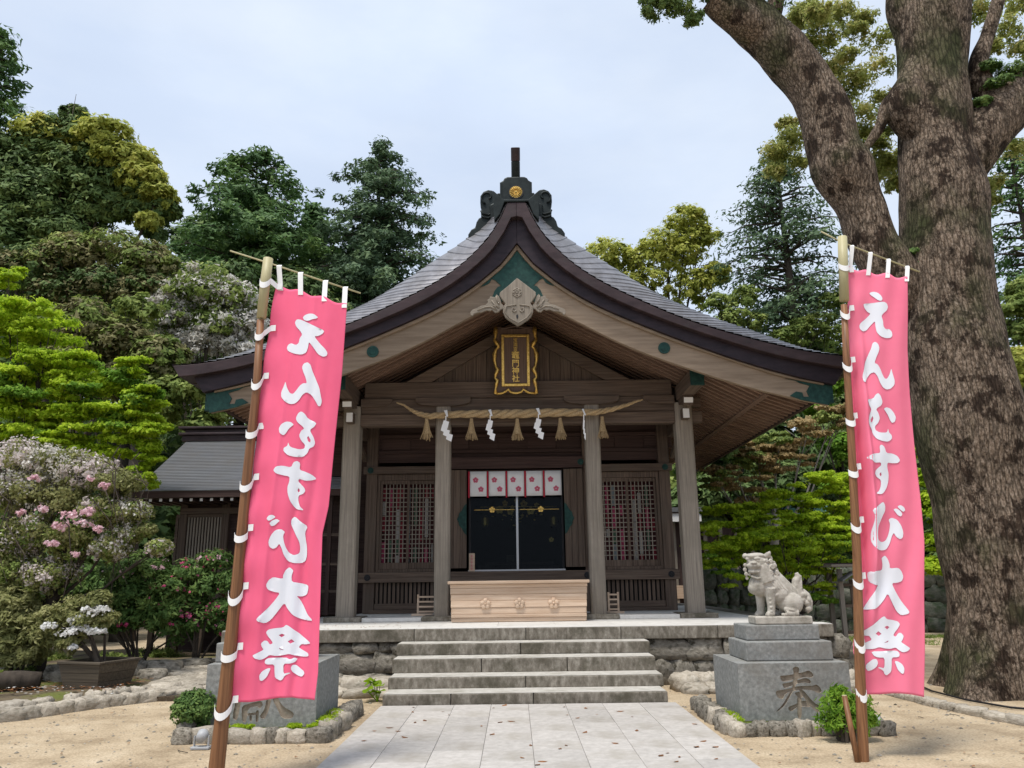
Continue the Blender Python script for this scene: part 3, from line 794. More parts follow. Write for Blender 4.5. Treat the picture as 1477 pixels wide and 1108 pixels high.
for s_ in (-1, 1):
    part('cloud_scroll', MB().prism([(s_*x, z) for x, z in vol], 13.30, 13.56), 'oni', .025, oni)
    cx_, cz_ = O(1045, 705); cx_ += .03
    mbv = MB()
    sp = [(s_*(cx_ + r_*math.cos(t)), 13.29, cz_ + r_*math.sin(t)) for t, r_ in ((a*.42-1.2, .145-.0085*a) for a in range(14))]
    mbv.tube(sp, [.018]*14, 6)
    for (a, b_, c_, d_) in (((985,880),(1040,925),(1120,905),(1135,870)),((985,930),(1050,965),(1110,950),(1130,935))):
        mbv.tube([(s_*(O(*p)[0]+.03), 13.29, O(*p)[1]) for p in (a,b_,c_,d_)], [.02]*4, 6)
    part('scroll_relief', mbv, 'oni', 0, oni, True)
cx_, cz_ = O(697, 665)
pet = MB()
for k in range(16):
    a = 2*PI*k/16
    pet.ball((cx_+.03+.075*math.cos(a), 13.235, cz_+.075*math.sin(a)), (.043,.018,.0125), 8, 5, Matrix.Rotation(-a, 3, 'Y'))
pet.disc((cx_+.03, 13.25, cz_), .118, .010, 32); pet.disc((cx_+.03, 13.236, cz_), .018, .014, 16)
part('chrysanthemum_crest', pet, 'gold', 0, oni)
part('crest_seat', MB().disc((0, 13.249, cz_), .145, .008, 28), 'black', 0, oni)
part('relief_frame', MB().box(-.30,-.27,13.235,13.25,8.42,8.80).box(.27,.30,13.235,13.25,8.42,8.80), 'oni', 0, oni)
mbs = MB()
sec = [(.085*math.cos(a), .085*math.sin(a)) for a in [PI/6 + k*PI/3 for k in range(6)]]
zs1 = at(741,232,13.26).z; zs2 = at(741,212,13.14).z
mbs.tube([(0,13.60,8.75),(0,13.40,lerp(8.75,zs1,.55)),(0,13.28,zs1)], [.085,.085,.085], 8)
part('ridge_spike', mbs, 'oni', .01, oni)
mbs = MB().tube([(0,13.279,zs1+.001),(0,13.16,zs2)], [.088,.088], 8)
part('ridge_spike', mbs, 'fascia', .012, oni)
part('main_ridge', MB().box(-.30, .30, 13.66, 22.0, 8.2, 8.72).box(-.36,.36,13.64,22.05,8.723,8.80), 'oni', .02)
part('roof_peak_cap', MB().prism([(-.215,8.175),(.215,8.175),(.30,7.93),(.40,7.80),(.42,8.40),(.22,8.22),(-.22,8.22),(-.42,8.40),(-.40,7.80),(-.30,7.93)], 12.785, 13.24), 'oni', .01)

# gable pendant
def G(cx_, cy_): 
    p = P2(640 + cx_/4.82, 350 + cy_/4.82, 12.96); return (p[0]+.02, p[1])
pend = [(502,253),(565,300),(632,352),(634,375),(618,400),(596,430),(612,455),(614,490),(598,525),(575,545),(550,562),(525,578),(502,586)]
ph_ = [G(*p) for p in pend]; c0_ = G(502,0)[0]
po = ph_ + [(2*c0_-x, z) for x, z in ph_[::-1][1:-1]]
gp = part('gable_pendant', MB().prism(po, 12.90, 12.97), 'post_z', .014)
wing = [(606,440),(622,425),(628,395),(640,372),(655,358),(663,380),(680,376),(700,372),(704,388),(722,398),(716,415),(735,432),(765,436),(795,452),(826,462),(842,482),(838,500),(826,508),(815,492),(790,484),(760,482),(728,470),(705,474),(688,468),(668,488),(645,484),(630,468),(612,462)]
for s_ in (-1, 1):
    w2 = [G(*p) for p in wing]; w2 = [((x if s_ > 0 else 2*c0_-x), z) for x, z in w2]
    wp = part('pendant_wing', MB().prism(w2, 12.93, 12.975), 'post_x', .010, gp)
    rel = MB()
    for pl in (((640,455),(672,430),(690,400)),((655,470),(700,445),(735,448),(790,468)),((640,430),(655,400),(658,372)),((668,462),(668,440),(680,440))):
        q = [G(*p) for p in pl]; rel.tube([((x if s_ > 0 else 2*c0_-x), 12.928, z) for x, z in q], [.014]*len(q), 6)
    part('leaf_relief', rel, 'post_x', 0, wp, True)
rel = MB()
for s_ in (-1, 1):
    for pl in (((520,440),(560,445),(590,450),(600,490),(570,530),(535,552),(505,572)),((530,470),(545,460),(548,480),(535,492),(522,480))):
        q = [G(*p) for p in pl]; rel.tube([((x if s_ > 0 else 2*c0_-x), 12.897, z) for x, z in q], [.014]*len(q), 6)
hx, hz = G(502, 356)
for r_ in (.085, .05):
    rel.tube([(hx + r_*math.cos(PI/2+k*PI/3), 12.897, hz + r_*math.sin(PI/2+k*PI/3)) for k in range(7)], [.011]*7, 6)
for k in range(6):
    a = k*PI/3; rel.ball((hx+.068*math.cos(a), 12.896, hz+.068*math.sin(a)), (.022,.012,.022), 8, 5)
for k in range(3):
    a = PI/6 + k*PI/3; rel.tube([(hx-.05*math.cos(a),12.897,hz-.05*math.sin(a)),(hx+.05*math.cos(a),12.897,hz+.05*math.sin(a))], [.007]*2, 6)
part('carved_relief', rel, 'post_z', 0, gp, True)
kx, kz = G(503, 522)
part('dark_hole_plate', MB().prism([(kx,kz+.045),(kx+.02,kz+.01),(kx+.012,kz-.03),(kx,kz-.045),(kx-.012,kz-.03),(kx-.02,kz+.01)], 12.895, 12.899), 'black', 0, gp)  # black plate painted in for the dark of the hole
part('pendant_backing', MB().box(-.12, .12, 12.972, 13.031, 6.40, 6.62), 'hafu', 0, gp)

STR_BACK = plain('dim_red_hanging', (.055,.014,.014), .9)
# ---- front wall of the hall (plane WY)
WY = 16.4
PX_ = [-3.09, -1.56, 1.46, 3.06]
for x in PX_:
    part('wall_post', MB().box(x-.115, x+.115, WY-.08, WY+.15, .925, 5.6), 'wood_z', .01)
part('wall_sill', MB().box(-3.30, 3.24, WY-.14, WY-.082, 1.535, 1.735), 'wood_x', .01)
for a, b_ in ((-3.26,-1.46),(1.36,3.22)):
    part('lintel', MB().box(a, b_, WY-.14, WY-.082, 3.745, 3.90), 'wood_x', .01)
part('lintel', MB().box(-1.44, 1.34, WY-.14, WY-.082, 3.83, 4.08), 'dark_x', .01)
for x, z in ((-3.11,1.635),(-1.50,1.635),(1.36,1.635),(3.07,1.635),(-3.11,3.82),(3.07,3.82),(1.30,3.95)):
    part('nail_cover', MB().disc((x, WY-.141, z), .065, .012, 18).disc((x, WY-.153, z), .03, .02, 12), 'black' if z < 3 else 'patina', .003)
part('upper_wall', MB().box(-3.2, 3.2, WY+.02, WY+.06, 4.0, 6.6), 'dark_x')
for z in (4.18, 4.52, 4.9): part('upper_rail', MB().box(-3.0, 3.0, WY-.04, WY+.019, z, z+.07), 'dark_x')
for k in range(10):
    x = -2.9 + k*.62
    part('upper_panel', MB().box(x, x+.59, WY-.0, WY+.0195, 4.26, 4.51), 'dark_x')
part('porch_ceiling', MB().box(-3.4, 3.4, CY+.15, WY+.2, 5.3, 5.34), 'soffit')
# louvred dado
for a, b_ in ((-2.97,-1.68),(1.58,2.94)):
    part('bottom_rail', MB().box(a-.1, b_+.1, WY-.10, WY+.02, .925, 1.00), 'wood_x', .006)
    part('dado_rail', MB().box(a, b_, WY-.06, WY+.0, 1.003, 1.12), 'wood_x', .004)
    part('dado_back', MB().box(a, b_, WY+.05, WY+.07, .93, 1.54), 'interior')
    n = 15; st = (b_-a)/n
    for k in range(n):
        part('louvre_slat', MB().obox((a+st*(k+.5), WY-.02, 1.122), (a+st*(k+.5), WY-.02, 1.533), st*.62, .02, up=(0,1,0)), 'wood_z')
# lattice windows: two leaves in each bay
for a, b_ in ((-2.97,-1.68),(1.58,2.94)):
    part('window_frame', MB().box(a, a+.06, WY-.05, WY+.06, 1.737, 3.743).box(b_-.06, b_, WY-.05, WY+.06, 1.737, 3.743).box(a+.06, b_-.06, WY-.05, WY+.06, 3.62, 3.743).box(a+.06, b_-.06, WY-.05, WY+.06, 1.737, 1.80), 'wood_z', .004)
    mid_ = (a+b_)/2
    for q, (c, d) in enumerate(((a+.062, mid_+.03),(mid_-.03+.0, b_-.062))):
        yy = WY - .03 + q*.035
        leaf_ = part('lattice_leaf', MB().box(c, c+.05, yy, yy+.03, 1.803, 3.617).box(d-.05, d, yy, yy+.03, 1.803, 3.617).box(c+.05, d-.05, yy, yy+.03, 3.54, 3.617).box(c+.05, d-.05, yy, yy+.03, 1.803, 1.93), 'wood_z', .003)
        mb_ = MB(); nx_ = 7; nz_ = 17
        for k in range(1, nx_): 
            x = lerp(c+.05, d-.05, k/nx_); mb_.box(x-.008, x+.008, yy+.006, yy+.016, 1.93, 3.54)
        for k in range(1, nz_):
            z = lerp(1.93, 3.54, k/nz_); mb_.box(c+.05, d-.05, yy+.0165, yy+.026, z-.008, z+.008)
        part('lattice', mb_, 'post_z', 0, leaf_)
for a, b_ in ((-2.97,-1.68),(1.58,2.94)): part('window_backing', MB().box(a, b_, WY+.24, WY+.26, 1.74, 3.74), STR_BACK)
# hanging strips of amulets and paper behind the lattices
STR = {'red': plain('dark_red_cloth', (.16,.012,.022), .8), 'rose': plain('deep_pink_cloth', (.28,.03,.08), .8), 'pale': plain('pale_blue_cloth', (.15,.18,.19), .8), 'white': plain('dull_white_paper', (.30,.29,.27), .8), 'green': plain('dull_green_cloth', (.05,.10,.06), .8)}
rg = random.Random(4)
hang = empty('hanging_ribbons', 'red, pink and white ribbons hanging inside the lattice windows of the hall', 'ribbons', loc=(0,0,0))
for a, b_, cols in ((-2.9,-1.75,['red','green','white','red','pale','green','red','white','red']), (1.66,2.88,['red','rose','pale','rose','red','white','red','green','red'])):
    n = len(cols)
    for k, c in enumerate(cols):
        x = lerp(a, b_, (k+.5)/n) + rg.uniform(-.02,.02); y = WY + .12 + rg.uniform(0,.05)
        zt = 3.5; 
        while zt > 2.0:
            h = rg.uniform(.16,.5); cc = c if rg.random() < .6 else rg.choice(['white','red','rose','green'])
            if rg.random() < .8: obj('ribbon', MB().box(x-.035, x+.035, y, y+.006, max(1.85, zt-h), zt-.015), STR[cc], hang)
            zt -= h
# door: open leaves, glass sliders, curtain
DX = -.07
for s_ in (-1, 1):
    a, b_ = (DX-1.42, DX-1.02) if s_ < 0 else (DX+1.0, DX+1.40)
    dl = empty('door_leaf'); dl.parent = hall
    for k in range(3):
        obj('door_board', MB().box(lerp(a,b_,k/3)+.002, lerp(a,b_,(k+1)/3)-.002, WY-.19-.004*k, WY-.15, 1.80, 3.80), M['wood_z'], dl, .004)
    e0 = b_ if s_ < 0 else a
    orn = [(0,2.46),(-.05,2.50),(-.10,2.60),(-.155,2.66),(-.165,2.72),(-.20,2.78),(-.165,2.84),(-.155,2.90),(-.10,2.96),(-.05,3.06),(0,3.10)]
    orn = [(e0 + (x if s_ < 0 else -x), z) for x, z in orn]
    obj('edge_plate', MB().prism(orn, WY-.215, WY-.20), M['patina'], dl, .003)
part('threshold', MB().box(DX-1.0, DX+1.0, WY-.02, WY+.2, 1.737, 1.768), 'silver')
gl = empty('glass_door'); gl.parent = hall
obj('stile', MB().box(DX+.0, DX+.045, WY+.06, WY+.09, 1.77, 3.80), M['silver'], gl)
obj('stile', MB().box(DX-.99, DX-.95, WY+.06, WY+.09, 1.77, 3.80).box(DX+.95, DX+.99, WY+.06, WY+.09, 1.77, 3.80), M['black'], gl)
obj('glass_pane', MB().box(DX-.95, DX-.001, WY+.07, WY+.076, 1.77, 3.80), M['glass'], gl)
obj('glass_pane', MB().box(DX+.046, DX+.95, WY+.07, WY+.076, 1.77, 3.80), M['glass'], gl)
obj('gilt_line', MB().box(DX-.88, DX-.03, WY+.062, WY+.068, 2.985, 2.992).box(DX+.08, DX+.9, WY+.062, WY+.068, 2.985, 2.992), M['gold'], gl)
def blossom(mb_, x, y, z, r, depth=.004, n=10):
    for k in range(5):
        a = PI/2 + k*2*PI/5
        mb_.disc((x + r*.56*math.cos(a), y, z + r*.56*math.sin(a)), r*.42, depth, n)
    return mb_
for x in (DX-.50, DX+.52): obj('gilt_flower', blossom(MB(), x, WY+.066, 2.99, .065), M['gold'], gl)
# room behind the glass
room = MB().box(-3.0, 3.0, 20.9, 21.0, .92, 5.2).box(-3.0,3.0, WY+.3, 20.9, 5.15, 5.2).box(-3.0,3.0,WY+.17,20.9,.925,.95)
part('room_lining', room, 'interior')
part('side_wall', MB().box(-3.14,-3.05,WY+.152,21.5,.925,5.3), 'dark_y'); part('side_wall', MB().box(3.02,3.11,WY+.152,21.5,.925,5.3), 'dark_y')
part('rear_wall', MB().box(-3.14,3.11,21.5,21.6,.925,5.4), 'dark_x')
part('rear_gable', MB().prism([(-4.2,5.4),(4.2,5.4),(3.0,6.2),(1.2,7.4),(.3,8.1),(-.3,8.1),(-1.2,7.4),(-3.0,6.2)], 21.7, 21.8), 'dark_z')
altar = empty('altar', 'dark altar table with gilt ornaments inside the glass doors of the hall', 'altar')
obj('table_top', MB().box(-.8, .8, 18.6, 19.2, 1.90, 1.96), M['dark_x'], altar, .01)
for x in (-.74, .74):
    for y in (18.66, 19.14): obj('leg', MB().box(x-.04, x+.04, y-.04, y+.04, .95, 1.90), M['dark_z'], altar)
for k, (x, z, r) in enumerate(((-.45,3.15,.10),(-.32,3.30,.07),(-.2,3.10,.08),(.12,3.28,.09),(.28,3.12,.10),(.42,3.25,.06),(-.05,3.35,.06),(.75,2.45,.06),(-.15,3.2,.05))):
    obj('gilt_ornament', blossom(MB(), x, 18.4, z, r, .02), M['gold'], altar)
obj('hanging_rail', MB().tube([(-.9,18.42,3.22),(.9,18.42,3.22)], .012, 6), M['gold'], altar)
obj('screen', MB().box(-1.0, 1.0, 19.6, 19.64, .95, 1.9), M['dark_z'], altar)
for k in range(26):
    a_ = rg.uniform(0,6.28); rr_ = rg.uniform(.1,.62); obj('gilt_glint', MB().ball((-.05+rr_*math.cos(a_), 18.3+rg.uniform(-.2,.3), 3.02+rr_*.42*math.sin(a_)), (rg.uniform(.015,.05),.01,rg.uniform(.012,.04)), 8, 5), M['gold'], altar, smooth=True)  # gilt flecks added for glitter in place of reflections on the glass
for x_ in (-.78,.8): obj('added_lantern', MB().tube([(x_,18.2,3.0),(x_,18.2,2.95),(x_,18.2,2.78),(x_,18.2,2.74)],[.05,.09,.09,.05],10), M['gold'], altar)  # gilt lanterns added where the glass would show reflections
obj('offering_stand', MB().box(-.30,-.12,18.80,18.95,1.96,2.12), M['wood_x'], altar)

nor = empty('door_curtain', 'short white curtain of five panels with pink cherry blossoms above the glass doors', 'curtain')
obj('rod', MB().tube([(DX-1.0,WY-.10,3.79),(DX+.98,WY-.10,3.79)], .012, 8), M['dark_x'], nor)
x0 = DX - 1.0; pw = 1.96/5
for k in range(5):
    a = x0 + k*pw; pan = MB(); n = 8
    xs2 = [lerp(a+.045, a+pw, t/n) for t in range(n+1)]
    b = 0
    for j in range(5):
        z = lerp(3.775, 3.255, j/4)
        for t, x in enumerate(xs2):
            pan.v.append((x, WY-.112 + .008*math.sin(t*1.3+k)*(j/4), z + (.006*math.sin(k*2.1) if j == 4 else 0)))
    for j in range(4):
        for t in range(n):
            q = j*(n+1)+t; pan.f.append((q, q+n+1, q+n+2, q+1))
    po_ = obj('curtain_panel', pan, M['paper'], nor, smooth=True)
    po_.modifiers.new('thick', 'SOLIDIFY').thickness = .002
    obj('ribbon', MB().box(a+.006, a+.040, WY-.122, WY-.118, 3.225, 3.775), M['red'], nor)
    for (fx, fz) in ((.40,.35),(.72,.72)):
        obj('blossom_print', blossom(MB(), a+.045+(pw-.045)*(fx-.06), WY-.125, 3.775-.52*fz, .062, .003), M['rose'], nor)

# small things in the porch
sg = empty('door_notice', 'small white upright notice standing at the foot of the glass doors', 'notice')
p = at(685, 820, WY-.15)
obj('board', MB().box(-1.05, -.93, WY-.05, WY-.03, 1.737, 2.10), M['hinoki'], sg, .003)
ink = MB()
for k in range(5):
    z = 2.06 - k*.062
    ink.box(-1.015,-.965,WY-.053,WY-.0505,z-.012,z-.005).box(-1.01,-.97,WY-.053,WY-.0505,z-.032,z-.026).box(-.994,-.986,WY-.0565,WY-.0535,z-.044,z)
obj('brush_marks', ink, M['rose'], sg)

box_ = empty('offertory_box', 'long pale cypress offertory box with three carved blossoms at the top of the steps', 'offertory box')
ax0, ax1 = at(652, 880, 14.15).x, at(845, 880, 14.15).x
hb_ = 1.60
rows = [(FZ+.006,FZ+.075,.030),(FZ+.078,FZ+.135,.012),(FZ+.138,FZ+.245,.024),(FZ+.248,FZ+.36,.012),(FZ+.363,FZ+.47,.022),(FZ+.473,FZ+.58,.010),(FZ+.583,FZ+.645,.0)]
for (z0, z1, o_) in rows:
    t = (z0-FZ)/.65; ex = .0 + .03*t
    obj('front_board', MB().box(ax0-ex-.01*(o_<.02), ax1+ex+.01*(o_<.02), 14.12+o_-.0, 14.17, z0, z1), M['hinoki'], box_, .008)
    obj('side_board', MB().box(ax0-ex-.012, ax0-ex+.02, 14.172, 14.80, z0, z1), M['hinoki'], box_, .004)
    obj('side_board', MB().box(ax1+ex-.02, ax1+ex+.012, 14.172, 14.80, z0, z1), M['hinoki'], box_, .004)
obj('back_board', MB().box(ax0-.01, ax1+.01, 14.802, 14.83, FZ+.006, FZ+.645), M['hinoki'], box_)
obj('lid_rail', MB().box(ax0-.075, ax1+.075, 14.05, 14.15, FZ+.648, FZ+.70), M['hinoki'], box_, .01)
obj('lid_rail', MB().box(ax0-.075, ax1+.075, 14.78, 14.88, FZ+.648, FZ+.70), M['hinoki'], box_, .01)
for k in range(22):
    x = lerp(ax0-.03, ax1+.03, k/21)
    obj('grille_bar', MB().box(x-.02, x+.02, 14.152, 14.778, FZ+.65, FZ+.685), M['hinoki'], box_)
for x in (.25, .505, .76):
    fx = lerp(ax0, ax1, x); fl = MB()
    for k in range(5):
        a = PI/2 + k*2*PI/5
        fl.ball((fx+.055*math.cos(a), 14.115, FZ+.31+.055*math.sin(a)), (.043,.022,.043), 10, 6)
    fl.ball((fx, 14.10, FZ+.31), .022, 8, 6)
    obj('carved_blossom', fl, M['hinoki'], box_, smooth=True)
# sandal rack pieces either side of the inner columns
for xs_, lab in ((at(621,870,15.3).x-.32, 'pale wooden slatted rack standing left of the offertory box'),(at(874,870,15.3).x-.02, 'pale wooden slatted rack standing right of the offertory box')):
    rk = empty('slatted_rack', lab, 'rack', 'slatted racks beside the offertory box')
    for dx in (.06, .40 if xs_ < 0 else .24): obj('upright', MB().box(xs_+dx, xs_+dx+.035, 15.32, 15.36, FZ+.07, FZ+.46), M['hinoki'], rk)
    for z in (.13,.22,.31,.40): obj('rail', MB().box(xs_+.095, xs_+(.40 if xs_ < 0 else .24), 15.325, 15.35, FZ+z, FZ+z+.03), M['hinoki'], rk)
    obj('foot', MB().box(xs_-.04, xs_+.36, 15.29, 15.318, FZ+.07, FZ+.11), M['hinoki'], rk)

# ---- name plaque, leaning forward under the gable
pq = empty('name_plaque', 'black and gold framed name plaque hanging under the gable peak', 'plaque')
def PQ(px, py): return at(px, py, 14.62)
pc = PQ(743.6, 520)
hw = (PQ(774,520).x - PQ(713,520).x)/2; hh = (PQ(743,474).z - PQ(743,568).z)/2
tilt = R(6)
pq.location = pc; pq.rotation_euler = (tilt, 0, 0)
obj('back_board', MB().box(-hw*.93, hw*.93, 0, .04, -hh*.96, hh*.96), M['plaque'], pq, .01)
obj('inner_board', MB().box(-hw*.55, hw*.55, -.024, -.002, -hh*.68, hh*.68), M['plaque'], pq)
fr = MB(); iw, ih, tk = hw*.60, hh*.735, .055
fr.box(-iw-tk/2, -iw+tk/2, -.04, -.001, -ih-tk/2, ih+tk/2).box(iw-tk/2, iw+tk/2, -.04, -.001, -ih-tk/2, ih+tk/2).box(-iw+tk/2, iw-tk/2, -.04, -.001, ih-tk/2, ih+tk/2).box(-iw+tk/2, iw-tk/2, -.04, -.001, -ih-tk/2, -ih+tk/2)
obj('inner_frame', fr, M['gold'], pq, .008)
wv = [(.94,1.0),(.93,.86),(.95,.70),(.99,.62),(.86,.50),(.80,.40),(.92,.33),(.99,.18),(.99,.0),(.93,-.18),(.84,-.28),(.95,-.42),(.97,-.52),(.86,-.60),(.92,-.70),(.96,-.85),(.96,-1.0)]
for s_ in (-1, 1):
    pts = [(s_*hw*a, -.02, hh*b_) for a, b_ in wv]
    obj('scrolled_edge', MB().tube(pts, [.034*(1+.35*math.sin(i*2.0)) for i in range(len(pts))], 8), M['gold'], pq, smooth=True)
bt = [(-.96,-1.0),(-.62,-.97),(-.5,-.93),(-.35,-.86),(-.25,-.95),(-.1,-.97),(0,-.98),(.1,-.97),(.25,-.95),(.35,-.86),(.5,-.93),(.62,-.97),(.96,-1.0)]
obj('scrolled_edge', MB().tube([(hw*a, -.02, hh*b_) for a, b_ in bt], .026, 8), M['gold'], pq, smooth=True)
obj('scrolled_edge', MB().tube([(hw*a, -.0, hh*b_) for a, b_ in ((-.94,1.0),(-.5,.97),(-.3,1.0),(0,1.03),(.3,1.0),(.5,.97),(.94,1.0))], .014, 8), M['plaque'], pq, smooth=True)
def glyphs(name, text, size, x, z, parent, mat, y=-.03, bold=0.0):
    c = bpy.data.curves.new('glyph', 'FONT'); c.body = text; c.size = size; c.align_x = 'CENTER'; c.align_y = 'CENTER'; c.extrude = .004; c.offset = bold
    c.resolution_u = 3
    tmp = bpy.data.objects.new('glyph', c); COL.objects.link(tmp)
    bpy.context.view_layer.update()
    me = bpy.data.meshes.new_from_object(tmp.evaluated_get(bpy.context.evaluated_depsgraph_get()))
    bpy.data.objects.remove(tmp)
    o = link(name, me, parent, mat, (x, y, z), (R(90), 0, 0))
    return o
z = hh*.66
for ch, sz in (('宝',.088),('満',.088),('宮',.088),('竈',.165),('門',.15),('神',.15),('社',.15)):
    z -= sz*.5; glyphs('character', ch, sz, 0, z, pq, M['gold'], bold=.0022 if sz > .12 else .001); z -= sz*.5*1.0

# ---- sacred rope with tassels and paper streamers
rope = empty('sacred_rope', 'thick twisted straw rope with tassels and paper streamers hung across the front columns', 'rope')
RY = 14.66
rp_px = [(572,581,1.2),(582,584,2),(592,591,3),(604,597,4.4),(620,600.5,5.4),(650,598,6.4),(690,597,7.2),(720,597.5,7.8),(745,597,8),(790,595.5,7.8),(830,595,6.8),(862,594.5,5.6),(885,590,4.4),(905,584,3.2),(918,579,2.2),(927,576.5,1.2)]
rpts = [at(a, b_, RY) for a, b_, c in rp_px]; rrad = [c/FPX*15.0*.84 for a, b_, c in rp_px]
NS = 150
def rp_at(t):
    k = t*(len(rpts)-1); i = min(int(k), len(rpts)-2); u = k-i
    return rpts[i].lerp(rpts[i+1], u), lerp(rrad[i], rrad[i+1], u)
for s_ in range(3):
    pts = []; rad = []
    for i in range(NS+1):
        p, r_ = rp_at(i/NS); a = -2*PI*(i/NS)*9.5 + s_*2*PI/3
        pts.append(p + Vector((0, math.cos(a)*r_*.48, math.sin(a)*r_*.48))); rad.append(r_*.56)
    obj('strand', MB().tube(pts, rad, 9), M['straw'], rope, smooth=True)
rg = random.Random(9)
for px_, py_ in ((615.5,604),(680,604),(746,604),(808,603),(868.5,601)):
    p = at(px_, py_, RY-.02); ts = MB()
    ts.tube([p, p+Vector((0,0,-.06))], [.030,.034], 10)
    for k in range(46):
        a = rg.uniform(0, 2*PI); q = math.sqrt(rg.random()); ln = rg.uniform(.36,.43)
        ts.tube([p+Vector((.022*q*math.cos(a), .022*q*math.sin(a), -.03)), p+Vector((.06*q*math.cos(a), .06*q*math.sin(a), -ln*.6)), p+Vector((.118*q*math.cos(a), .10*q*math.sin(a), -ln))], [.008,.009,.006], 4)
    ts.tube([p+Vector((0,0,-.05)), p+Vector((0,0,-.30))], [.03,.072], 12, star=.1)
    obj('tassel', ts, M['straw'], rope)
for q, (px_, py_, dx) in enumerate(((643,606,1),(707,605,.85),(776.5,603,.9),(842,604,.25))):
    p = at(px_, py_, RY-.13); sh = MB(); c_ = math.cos(0); wd = .085*dx
    x, z = p.x, p.z
    steps_ = [(0,0),(-.5,-.10),(-.15,-.20),(.30,-.30)] if q != 1 and q != 2 else [(0,0),(-.12,-.10),(-.05,-.20),(.28,-.30)]
    for i in range(4):
        ox = [0,-.035,.0,.05][i]*dx + (.008*i*dx if q == 0 else 0); yy = p.y - .004*i
        a = len(sh.v)
        sh.v += [(x+ox-wd*.45, yy, z-.085*i), (x+ox+wd*.75, yy, z-.085*i-.035), (x+ox+wd*.40, yy, z-.085*i-.165), (x+ox-wd*.80, yy, z-.085*i-.115)]
        sh.f.append((a, a+1, a+2, a+3))
    o = obj('paper_streamer', sh, M['paper'], rope, fix=False)
    o.modifiers.new('thick', 'SOLIDIFY').thickness = .003
    t_ = MB(); t_.v += [(x-.035*max(dx,.4)-.01, RY-.06, z+.20), (x+.02*max(dx,.4), RY-.06, z+.21), (x+.045, RY-.13, z+.07), (x+.02, RY-.13, z+.06)]; t_.f.append((0,1,2,3))
    o = obj('paper_tip', t_, M['paper'], rope, fix=False); o.modifiers.new('thick', 'SOLIDIFY').thickness = .003
    obj('paper_fold', MB().box(x-.008, x+.010, RY-.132, RY-.128, z-.01, z+.08), M['paper'], rope)

# ------------------------------------------------------------ festival banners
GL = []   # outlines in survey pixels on the right-hand banner: (outline list, hole list)
def SC(o, pts, k=6.925): return [(o[0]+x/k, o[1]+y/k) for x, y in pts]
GL.append(([SC((1200,370),[(388,352),(425,338),(465,350),(498,385),(512,420),(498,440),(470,432),(430,395),(400,372)]),
 SC((1200,370),[(325,462),(420,455),(520,447),(555,462),(568,500),(555,535),(520,562),(500,590),(518,640),(520,690),(540,720),(580,718),(605,745),(612,785),(595,808),(545,812),(490,795),(455,755),(445,700),(442,635),(400,680),(365,725),(325,738),(295,715),(288,680),(305,650),(350,615),(405,560),(370,540),(335,500)])],[]))
GL.append(([SC((1200,480),[(412,100),(437,85),(465,110),(478,155),(465,200),(445,245),(430,300),(460,312),(485,350),(510,410),(535,455),(560,455),(585,410),(600,350),(612,400),(632,470),(630,520),(595,555),(555,565),(515,545),(485,500),(460,430),(430,390),(395,400),(360,450),(338,495),(320,480),(312,430),(325,360),(335,300),(370,220),(400,150)])],[]))
GL.append(([SC((1200,480),[(348,668),(415,655),(438,615),(465,602),(488,630),(508,690),(495,725),(455,750),(442,768),(465,800),(482,855),(465,900),(435,930),(440,970),(480,995),(545,995),(562,985),(572,950),(580,990),(610,1020),(612,1055),(575,1085),(510,1082),(450,1060),(415,1010),(402,955),(370,925),(358,880),(370,825),(395,780),(395,755),(368,720)]),
 SC((1200,480),[(522,758),(550,740),(590,750),(625,790),(648,840),(640,885),(612,898),(592,870),(570,820),(545,785)])],[SC((1200,480),[(410,830),(420,850),(412,885),(395,892),(392,865)])]))
GL.append(([SC((1210,560),[(405,575),(430,562),(460,585),(480,645),(550,648),(600,675),(625,720),(600,745),(545,745),(495,740),(495,790),(512,850),(510,920),(490,990),(455,1040),(430,1058),(378,1055),(375,1045),(405,1025),(425,970),(425,915),(380,885),(362,850),(370,820),(400,790),(425,770),(420,740),(360,745),(315,725),(275,695),(310,665),(370,650),(412,648)])],[SC((1210,560),[(412,850),(425,838),(432,860),(425,880),(412,868)])]))
GL.append(([SC((1210,680),[(323,378),(385,345),(445,300),(470,340),(470,395),(440,450),(420,500),(395,555),(388,620),(395,680),(440,708),(485,690),(510,640),(525,580),(530,520),(512,480),(545,458),(600,480),(640,540),(662,610),(655,660),(625,678),(590,655),(565,610),(545,650),(525,720),(490,780),(440,790),(380,780),(345,750),(330,690),(330,600),(340,520),(345,450)]),
 SC((1210,680),[(560,378),(590,365),(630,390),(652,425),(635,450),(605,435),(580,400)]), SC((1210,680),[(598,348),(630,332),(665,352),(682,385),(660,403),(635,385)])],[]))
GL.append(([SC((1210,790),[(440,105),(475,75),(505,110),(525,170),(525,208),(610,200),(645,235),(665,290),(650,335),(600,352),(545,355),(580,430),(640,530),(715,640),(705,662),(645,680),(600,640),(550,550),(505,455),(470,520),(420,580),(370,612),(300,622),(248,618),(300,560),(340,480),(380,410),(410,372),(370,375),(325,345),(312,280),(315,240),(380,232),(450,228),(455,170),(445,125)])],[]))
